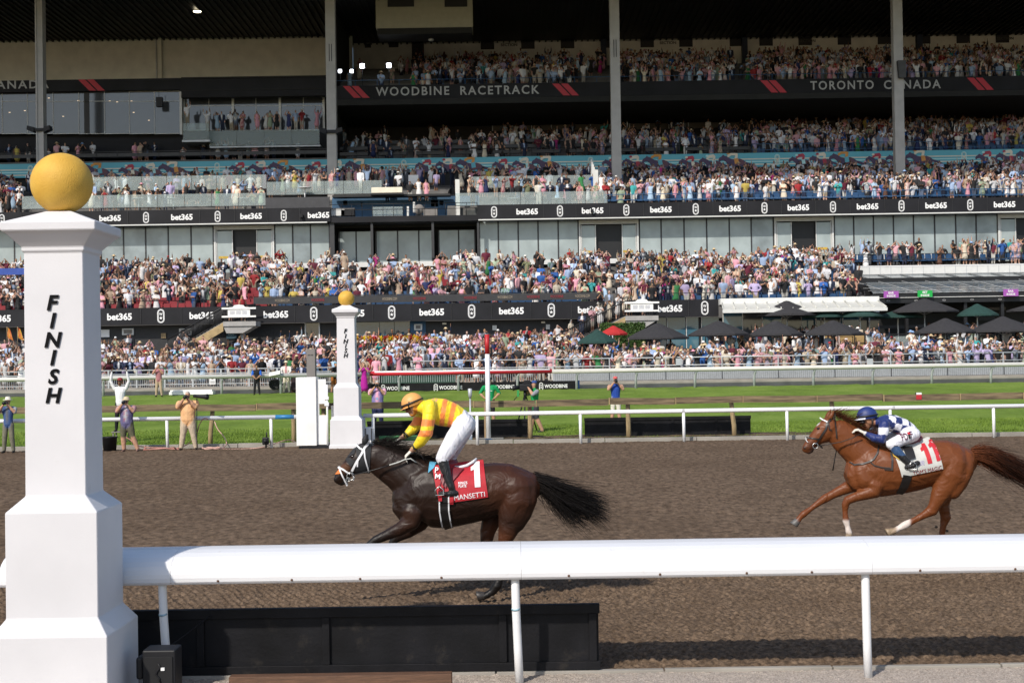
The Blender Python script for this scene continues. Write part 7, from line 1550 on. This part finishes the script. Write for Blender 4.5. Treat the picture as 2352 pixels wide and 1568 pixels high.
b = MB(); s2.text(b, '1', 1350, 582, 70, 185, -.19, M_redl, .006, .03); b.build('lettering', sc); b = MB(); s2.text(b, '1', 1436, 552, 70, 195, -.19, M_redl, .006, .03); b.build('lettering', sc); b = MB(); s2.text(b, "TOM'S MAGIC", 1352, 734, 282, 40, -.20, mat('dark red letters 2', (.22, .015, .025), .6), .006, .003); b.build('lettering', sc); b = MB(); s2.text(b, "KING'S", 1290, 655, 66, 18, -.19, mat('lilac print', (.40, .36, .55), .7), .006, .02); b.build('lettering', sc); b = MB(); s2.text(b, 'PLATE', 1292, 678, 62, 18, -.19, MATS['lilac print'], .006, .02); b.build('lettering', sc)
b = MB(); s2.sheet(b, [(1018, 536), (1046, 548), (1090, 640), (1042, 606)], M_ypad, .018, 5, 8); b.build('yellow_pad', h2)
b = MB(); b.tube([f2.P(1090, 480, 0), f2.P(1180, 500, 0), f2.P(1260, 486, 0), f2.P(1320, 462, 0), f2.P(1362, 425, 0)], [.05, .08, .085, .07, .03], M_mar, 12, up=(0, 1, 0)); s2.sheet(b, [(1130, 520), (1230, 520), (1240, 620), (1160, 640)], mat('black leather', (.014, .013, .013), .4, .2), .03, 8, 8); sd_ = b.build('saddle', h2)
b = MB(); c = f2.P(1205, 700, -.345); b.tube([(c.x-.05, c.y, c.z-.03), (c.x-.045, c.y, c.z+.03), (c.x, c.y, c.z+.07), (c.x+.045, c.y, c.z+.03), (c.x+.05, c.y, c.z-.03), (c.x-.05, c.y, c.z-.03)], .007, M_steel, 6); b.build('stirrup', sd_)
b = MB()
for sd in (-1, 1): s2.strap(b, [(1162, 780), (1150, 860), (1125, 968)], 84, M_bstrap, .010, sd)
b.build('girth', h2)
roots = [f2.P(508, 196), f2.P(570, 232), f2.P(650, 268), f2.P(740, 322), f2.P(840, 400), f2.P(920, 462)]
hair('mane', roots, [(.05, 0, .05), (.10, 0, .035), (.12, 0, .02), (.12, -.02, .0), (.08, -.03, -.02)], 1000, (.4, 1.2), .0034, 5, dict(a=(.07, .020, .007), b=(.09, .028, .010)), M_hair, h2, 13, (.025, .03, .03), .05, .015)
fl = [f2.P(1860, 600), f2.P(1950, 598), f2.P(2060, 628), f2.P(2180, 682), f2.P(2330, 740), f2.P(2460, 800), f2.P(2560, 860)]
hair('tail', [f2.P(1850, 585), f2.P(1865, 625)], fl, 1500, (.45, 1.0), .0045, 9, dict(a=(.12, .034, .011), b=(.004, .004, .004), along=1), M_hair, h2, 18, (.03, .04, .042), .08, .035)
b = MB(); b.tube([f2.P(1830, 600), f2.P(1890, 598), f2.P(1960, 606), f2.P(2030, 620)], [.05, .045, .035, .01], mat('chestnut dock', (.14, .042, .014), .5), 10); b.build('dock', h2)

def hoof(t, fr, c, d, dy, col, r=.052):
    """wedge shaped hoof: c = coronet centre (u, v), d = way the toe points (u, v)"""
    p = fr.P(c[0], c[1], dy); D = (fr.P(c[0]+d[0], c[1]+d[1], dy)-p).normalized(); Nn = Vector((0, 1, 0)); S = D.cross(Nn).normalized(); b = MB(); V = []; n = 14
    for k, (f, ra, rb, fo) in enumerate(((-.012, .036, .036, 0), (.0, .043, .041, 0), (.035, .049, .046, .006), (.068, .056, .050, .014), (.074, .050, .046, .014))):
        for j in range(n): a = 2*math.pi*j/n; V.append(p+D*f*(r/.052)+(S*math.cos(a)*ra+Nn*math.sin(a)*rb)*(r/.052)+S*fo*(-1 if S.x > 0 else 1))
    b.add(V, [(i*n+j, i*n+(j+1) % n, (i+1)*n+(j+1) % n, (i+1)*n+j) for i in range(4) for j in range(n)]+[tuple(4*n+j for j in range(n))], col, True); b.build('hoof', t)
M_hoofg = mat('grey hoof', (.10, .095, .09), .5, .2, 30); M_hooft = mat('tan hoof', (.26, .19, .12), .5, .2, 30); M_hoofd = mat('dark hoof', (.03, .026, .024), .5, .2, 30)
hoof(h2, f2, (640, 1350), (.15, 1), -.14, M_hooft); hoof(h2, f2, (190, 1248), (-.55, .85), .14, M_hoofg); hoof(h2, f2, (1052, 1325), (-.92, .42), -.15, M_hooft); hoof(h2, f2, (1512, 1665), (-.4, .9), .15, M_hoofd)
hoof(h1, f1, (1150, 1492), (-.96, .25), -.15, M_hoofd, .056); hoof(h1, f1, (168, 1288), (-.8, .6), -.14, M_hoofd); hoof(h1, f1, (548, 1338), (.6, .8), .14, M_hoofd); hoof(h1, f1, (1018, 1355), (-.9, .4), .15, M_hoofd)
# ---- jockeys
JT, JA, JH, JN, JP, JB, JG, JF = range(40, 48)
def jockey(label, fr, sk, J, colour, helm, gogg, face, hoodcol):
    parts = []
    add = lambda L, reg, **k: parts.append(fr.limb(L, reg, **k))
    add(J['torso'], JT); add(J['seat'], JP); add(J['neck'], JN); add(J['face'], JF)
    for L in J['facebits']: add(L, JF)
    for L in J['arms']: add(L, JA)
    for L in J['thighs']: add(L, JP)
    for L in J['shins']: add(L, JB)
    for L in J['feet']: add(L, JB)
    V, F, idx, tp = organic(parts, .0115, 3, None, 16); reg = np.array([p['reg'] for p in parts])[idx]; u, v = fr.uv(V)
    c0 = fr.P(*J['torso'][0][:2]); t = thing('person', label, 'jockey', (c0.x, fr.Y, c0.z), 'jockeys riding the race horses')
    C = colour(V, reg, idx, tp, u, v); link_mesh('body', V, F, M_silk, t, None, True, None, C)
    for (wr, el, side) in J['hands']:
        w_ = fr.P(*wr); d = w_-fr.P(*el); P = hand_parts(w_, (d.x, d.y*.5, d.z), (-.3, .25*side, -.9), HND, 1.12, .8); Vh, Fh, ih, th = organic(P, .0055, 1, None, 8)
        link_mesh('glove', Vh, Fh, M_glove, t, None, True)
    return t, Skin(V, F, fr)
M_glove = mat('pale glove', (.66, .62, .54), .7, .08, 30, .2, 60)
M_bootl = mat('boot leather', (.010, .010, .011), .28, .2)
Yl, Or, Wp = (.80, .60, .020), (.80, .23, .055), (.70, .70, .75)
J1 = dict(torso=[(1000, 276, 0, .155, 66), (935, 248, 0, .155, 86), (852, 224, 0, .175, 98), (778, 205, 0, .185, 84), (735, 192, 0, .12, 56)], seat=[(965, 285, 0, .15, 62), (1010, 300, 0, .165, 72), (1030, 320, 0, .15, 60)],
    neck=[(730, 195, 0, .07, 48), (685, 190, 0, .068, 42)], face=[(655, 165, 0, .085, 52), (652, 205, 0, .075, 44), (648, 232, 0, .055, 26)], facebits=[[(612, 214, 0, .016, 8), (606, 222, 0, .018, 10)]],
    arms=[[(778, 180, -.16, .092, 52), (768, 270, -.21, .083, 46), (752, 365, -.24, .080, 46), (712, 425, -.20, .068, 38), (668, 468, -.16, .040, 22), (648, 486, -.15, .032, 18)], [(730, 205, .16, .09, 50), (690, 270, .20, .08, 44), (668, 320, .22, .075, 42), (625, 365, .18, .06, 34), (585, 395, .14, .036, 20), (560, 412, .12, .03, 17)]],
    thighs=[[(1015, 310, -.10, .125, 74), (950, 400, -.17, .112, 68), (885, 500, -.23, .085, 54), (862, 535, -.24, .078, 46)], [(1020, 310, .10, .125, 74), (975, 400, .17, .11, 64), (930, 500, .23, .08, 48), (915, 535, .24, .07, 42)]],
    shins=[[(866, 548, -.245, .065, 38), (884, 610, -.27, .058, 36), (910, 690, -.30, .048, 28), (930, 738, -.31, .042, 24)], [(915, 548, .245, .06, 34), (935, 640, .28, .05, 30), (960, 738, .31, .04, 24)]],
    feet=[[(958, 772, -.31, .038, 22), (905, 778, -.32, .042, 18), (848, 772, -.33, .032, 13)], [(980, 772, .31, .038, 22), (880, 776, .33, .035, 16)]],
    hands=[((648, 486, -.15), (712, 425, -.20), 1), ((560, 412, .12), (625, 365, .18), -1)])
def cj1(V, reg, idx, tp, u, v):
    C = np.tile(Yl, (len(V), 1)); q = reg == JT
    for a, b_ in (((882, 120), (850, 335)), ((945, 150), (905, 335))):
        uc = a[0]+(v-a[1])*(b_[0]-a[0])/(b_[1]-a[1]); C[q & (np.abs(u-uc) < 17)] = Or
    na = (reg == JA) & (V[:, 1] < f1.Y); fa = (reg == JA) & (V[:, 1] > f1.Y)
    C[na & (((v > 268) & (v < 316)) | ((v > 342) & (v < 386)))] = Or; C[fa & (v > 262) & (v < 322)] = Or
    C[(reg == JA) & (tp > .80)] = (.46, .25, .16); C[(reg == JA) & (tp > .74) & (tp < .80)] = (.02, .02, .02)
    s = np.hypot(u-795, v-150); C[q & (V[:, 2] > np.quantile(V[q][:, 2], .6)) & (s < 34) & (np.abs(((u-795)*.8+(v-150)*.6) % 22-11) < 4)] = (.75, .30, .22)
    C[reg == JP] = Wp; C[(reg == JT) & (u > 985+(v-270)*-.35)] = Wp; C[reg == JB] = (.011, .011, .012); C[(reg == JN)] = (.66, .26, .03); C[reg == JF] = (.66, .26, .03)
    C[(reg == JF) & (u < 655) & (v > 182) & (v < 238)] = (.36, .18, .11); C[(reg == JF) & (u < 640) & (v > 228) & (v < 234)] = (.2, .06, .05)
    return C
j1, sj1 = jockey('jockey in yellow and orange silks with orange cap standing in the stirrups of the bay', f1, s1, J1, cj1, None, None, None, None)
def helmet(t, fr, c, r, col, tilt, strap, brim=None):
    """shell with a front peak, opening along a tilted plane"""
    V = []; F = []; n = 30; k = 12; ct, st_ = math.cos(tilt), math.sin(tilt); C0 = fr.P(*c)
    for i in range(k+1):
        p = (math.pi*.60)*i/k
        for j in range(n):
            a = 2*math.pi*j/n; x, y, z = r*1.13*math.sin(p)*math.cos(a), r*.95*math.sin(p)*math.sin(a), r*1.02*math.cos(p)
            V.append((C0.x+x*ct-z*st_, C0.y+y, C0.z+x*st_+z*ct))
    for i in range(k):
        for j in range(n): F.append((i*n+j, i*n+(j+1) % n, (i+1)*n+(j+1) % n, (i+1)*n+j))
    o = link_mesh('helmet', V, F, mat('helmet %s' % t.name, col, .5, .06, 6, .1, 20), t, None, True)
    b = MB(); Q = []
    for j in range(13):
        a = math.pi*(.62+.76*j/12)
        for rr, zz in ((1.10, -.16), (1.52 if 2 < j < 10 else 1.30, -.30)): x, y, z = r*rr*math.cos(a), r*rr*.86*math.sin(a), r*zz; Q.append((C0.x+x*ct-z*st_, C0.y+y, C0.z+x*st_+z*ct))
    b.add(Q, [(2*j, 2*j+1, 2*j+3, 2*j+2) for j in range(12)], mat('peak %s' % t.name, brim or col, .5), True); b.build('peak', o)
    b = MB()
    L = []
    for j in range(25):
        a = 2*math.pi*j/24; x, y, z = r*1.17*math.cos(a), r*.99*math.sin(a), r*(.02); L.append((C0.x+x*ct-z*st_, C0.y+y, C0.z+x*st_+z*ct))
    b.tube(L, .011, M_bstrap, 6); b.build('goggle_strap', o); return o
helmet(j1, f1, (645, 158, 0), .112, (.70, .34, .10), .36, None)
b = MB(); L = []
for j in range(11):
    a = math.pi*(.66+.68*j/10); p = f1.P(640, 196); L.append((p.x+.105*math.cos(a)-.004, p.y+.088*math.sin(a), p.z-.012))
b.tube(L, .017, mat('goggle brown', (.05, .03, .02), .12), 8); b.tube([f1.P(628, 150, -.105), f1.P(622, 180, -.10), f1.P(632, 205, -.09)], .008, M_bstrap, 6); b.build('goggles', j1)
b = MB()
for z in range(3):
    a0, a1 = ((592+z*0, 372), (602, 386))[0], ((604, 390), 0)[0]
L = [f1.P(590+8*math.cos(a), 384+16*math.sin(a), .14+.05*math.cos(a)) for a in np.linspace(0, 6.28, 12)]; b.tube(L, .006, M_bstrap, 5); L = [f1.P(676+14*math.cos(a)*.6, 460+18*math.sin(a), -.16+.05*math.cos(a)) for a in np.linspace(0, 6.28, 12)]; b.tube(L, .007, M_bstrap, 5); b.build('cuff_band', j1)
b = MB(); b.tube([f1.P(640, 512, -.16), f1.P(668, 500, -.15), f1.P(700, 510, -.14), f1.P(722, 532, -.13), f1.P(731, 556, -.12)], [.008, .007, .006, .006, .008], M_bstrap, 6); tag(b.build('riding_whip', origin=f1.P(640, 512, -.16)), 'black riding whip bending from the near hand of the yellow jockey', 'whip')
J2 = dict(torso=[(1250, 372, 0, .15, 72), (1190, 335, 0, .155, 80), (1100, 303, 0, .172, 84), (1015, 292, 0, .185, 80), (960, 284, 0, .12, 52)], seat=[(1258, 392, 0, .165, 66), (1272, 410, 0, .15, 60)],
    neck=[(955, 290, 0, .07, 48), (895, 288, 0, .066, 44)], face=[(845, 240, 0, .088, 62), (842, 295, 0, .074, 54), (848, 335, 0, .052, 28)], facebits=[[(796, 306, 0, .016, 12), (790, 316, 0, .018, 12)]],
    arms=[[(972, 302, -.16, .075, 52), (950, 380, -.22, .070, 50), (925, 448, -.25, .07, 50), (862, 430, -.21, .058, 42), (806, 398, -.17, .036, 24), (786, 388, -.16, .032, 22)], [(975, 300, .16, .085, 60), (950, 380, .21, .07, 50), (930, 440, .23, .065, 46), (870, 425, .18, .055, 38), (800, 392, .13, .032, 22)]],
    thighs=[[(1252, 404, -.10, .12, 70), (1165, 436, -.18, .105, 62), (1062, 474, -.24, .085, 56), (1022, 492, -.25, .078, 54)], [(1250, 400, .10, .12, 82), (1160, 440, .18, .10, 70), (1050, 490, .24, .075, 56)]],
    shins=[[(1030, 500, -.255, .066, 46), (1075, 560, -.28, .058, 44), (1135, 628, -.30, .048, 36), (1180, 675, -.31, .042, 30)], [(1050, 500, .25, .06, 42), (1130, 600, .28, .05, 36), (1180, 680, .31, .042, 30)]],
    feet=[[(1258, 664, -.31, .038, 26), (1205, 690, -.32, .042, 24), (1142, 704, -.33, .032, 17)], [(1258, 670, .31, .038, 26), (1150, 704, .33, .034, 20)]],
    hands=[((786, 388, -.16), (862, 430, -.21), 1), ((800, 392, .13), (870, 425, .18), -1)])
Bl, Wh = (.013, .026, .125), (.72, .72, .77)
def cj2(V, reg, idx, tp, u, v):
    C = np.tile(Wh, (len(V), 1)); q = reg == JT; a = .22; x = (u-960)*math.cos(a)+(v-220)*math.sin(a); y = -(u-960)*math.sin(a)+(v-220)*math.cos(a)
    C[q & (((np.floor(x/66)+np.floor((y+18)/62)) % 2) == 0)] = Bl; C[q & (u < 955)] = Bl
    C[(reg == JA)] = Bl; C[(reg == JA) & (v > 330) & (v < 398) & (u > 900)] = Wh; C[(reg == JA) & (tp > .9)] = (.6, .58, .55)
    C[reg == JP] = Wp; C[q & (u > 1235)] = Wp; C[reg == JB] = (.012, .012, .013); bl = (reg == JB) & (v > 505) & (v < 590); C[bl] = (.03, .07, .16)
    C[reg == JN] = (.30, .14, .08); C[reg == JF] = (.33, .16, .09); C[(reg == JF) & (u < 830) & (v > 327) & (v < 336)] = (.18, .06, .05); return C
j2, sj2 = jockey('jockey in blue and white checked silks crouching low on the chestnut', f2, s2, J2, cj2, None, None, None, None)
helmet(j2, f2, (838, 226, 0), .114, (.016, .034, .15), .12, None, (.62, .64, .72))
b = MB(); L = []
for j in range(11):
    a = math.pi*(.64+.72*j/10); p = f2.P(836, 286); L.append((p.x+.105*math.cos(a)-.002, p.y+.086*math.sin(a), p.z))
b.tube(L, .020, mat('goggle black', (.010, .010, .012), .1), 8); b.tube([f2.P(868, 250, -.1), f2.P(872, 310, -.085), f2.P(850, 350, -.05)], .007, M_bstrap, 6); b.build('goggles', j2)
b = MB(); sj2.text(b, 'PD', 1138, 418, 66, 56, -.16, mat('maroon print', (.10, .012, .035), .6), .012, .012); sj2.text(b, 'F', 1208, 396, 26, 50, -.16, MATS['maroon print'], .012, .012)
Q = [sj2.hit(x, y, .012) for x, y in ((1172, 388), (1192, 384), (1200, 430), (1180, 436))]; b.add([tuple(p) for p in Q], [(3, 2, 1, 0)], M_bstrap); Q = [sj2.hit(x, y, .014) for x, y in ((1170, 382), (1194, 377), (1197, 396), (1174, 400))]; b.add([tuple(p) for p in Q], [(3, 2, 1, 0)], M_redl); b.build('trouser_lettering', j2)
b = MB(); b.tube([f2.P(752, 392, .16), f2.P(660, 470, .18), f2.P(582, 540, .19), f2.P(560, 650, .19), f2.P(541, 765, .19)], [.006, .006, .007, .007, .009], M_bstrap, 6); tag(b.build('riding_whip', origin=f2.P(582, 540, .19)), 'black riding whip hanging beside the neck of the chestnut', 'whip')

# clods thrown up behind the runners
rs = np.random.RandomState(77); b = MB(); M_clod = mat('dirt clod', (.06, .044, .032), .95, .3, 30)
for k in range(80):
    fr, u0, v0 = ((f1, 1380, 1480), (f2, 1150, 1560), (f2, 1640, 1500))[k % 3]
    p = fr.P(u0+rs.uniform(-260, 420), v0-abs(rs.normal(0, 110))+60, rs.uniform(-.4, .4)); r = rs.uniform(.006, .026); p.z = max(p.z, .03)
    b.sphere(tuple(p), (r, r*.8, r*.7), M_clod, 6, 4)
tag(b.build('flying_dirt'), 'small dark clods of dirt flying up behind the galloping horses', 'dirt', kind='stuff')
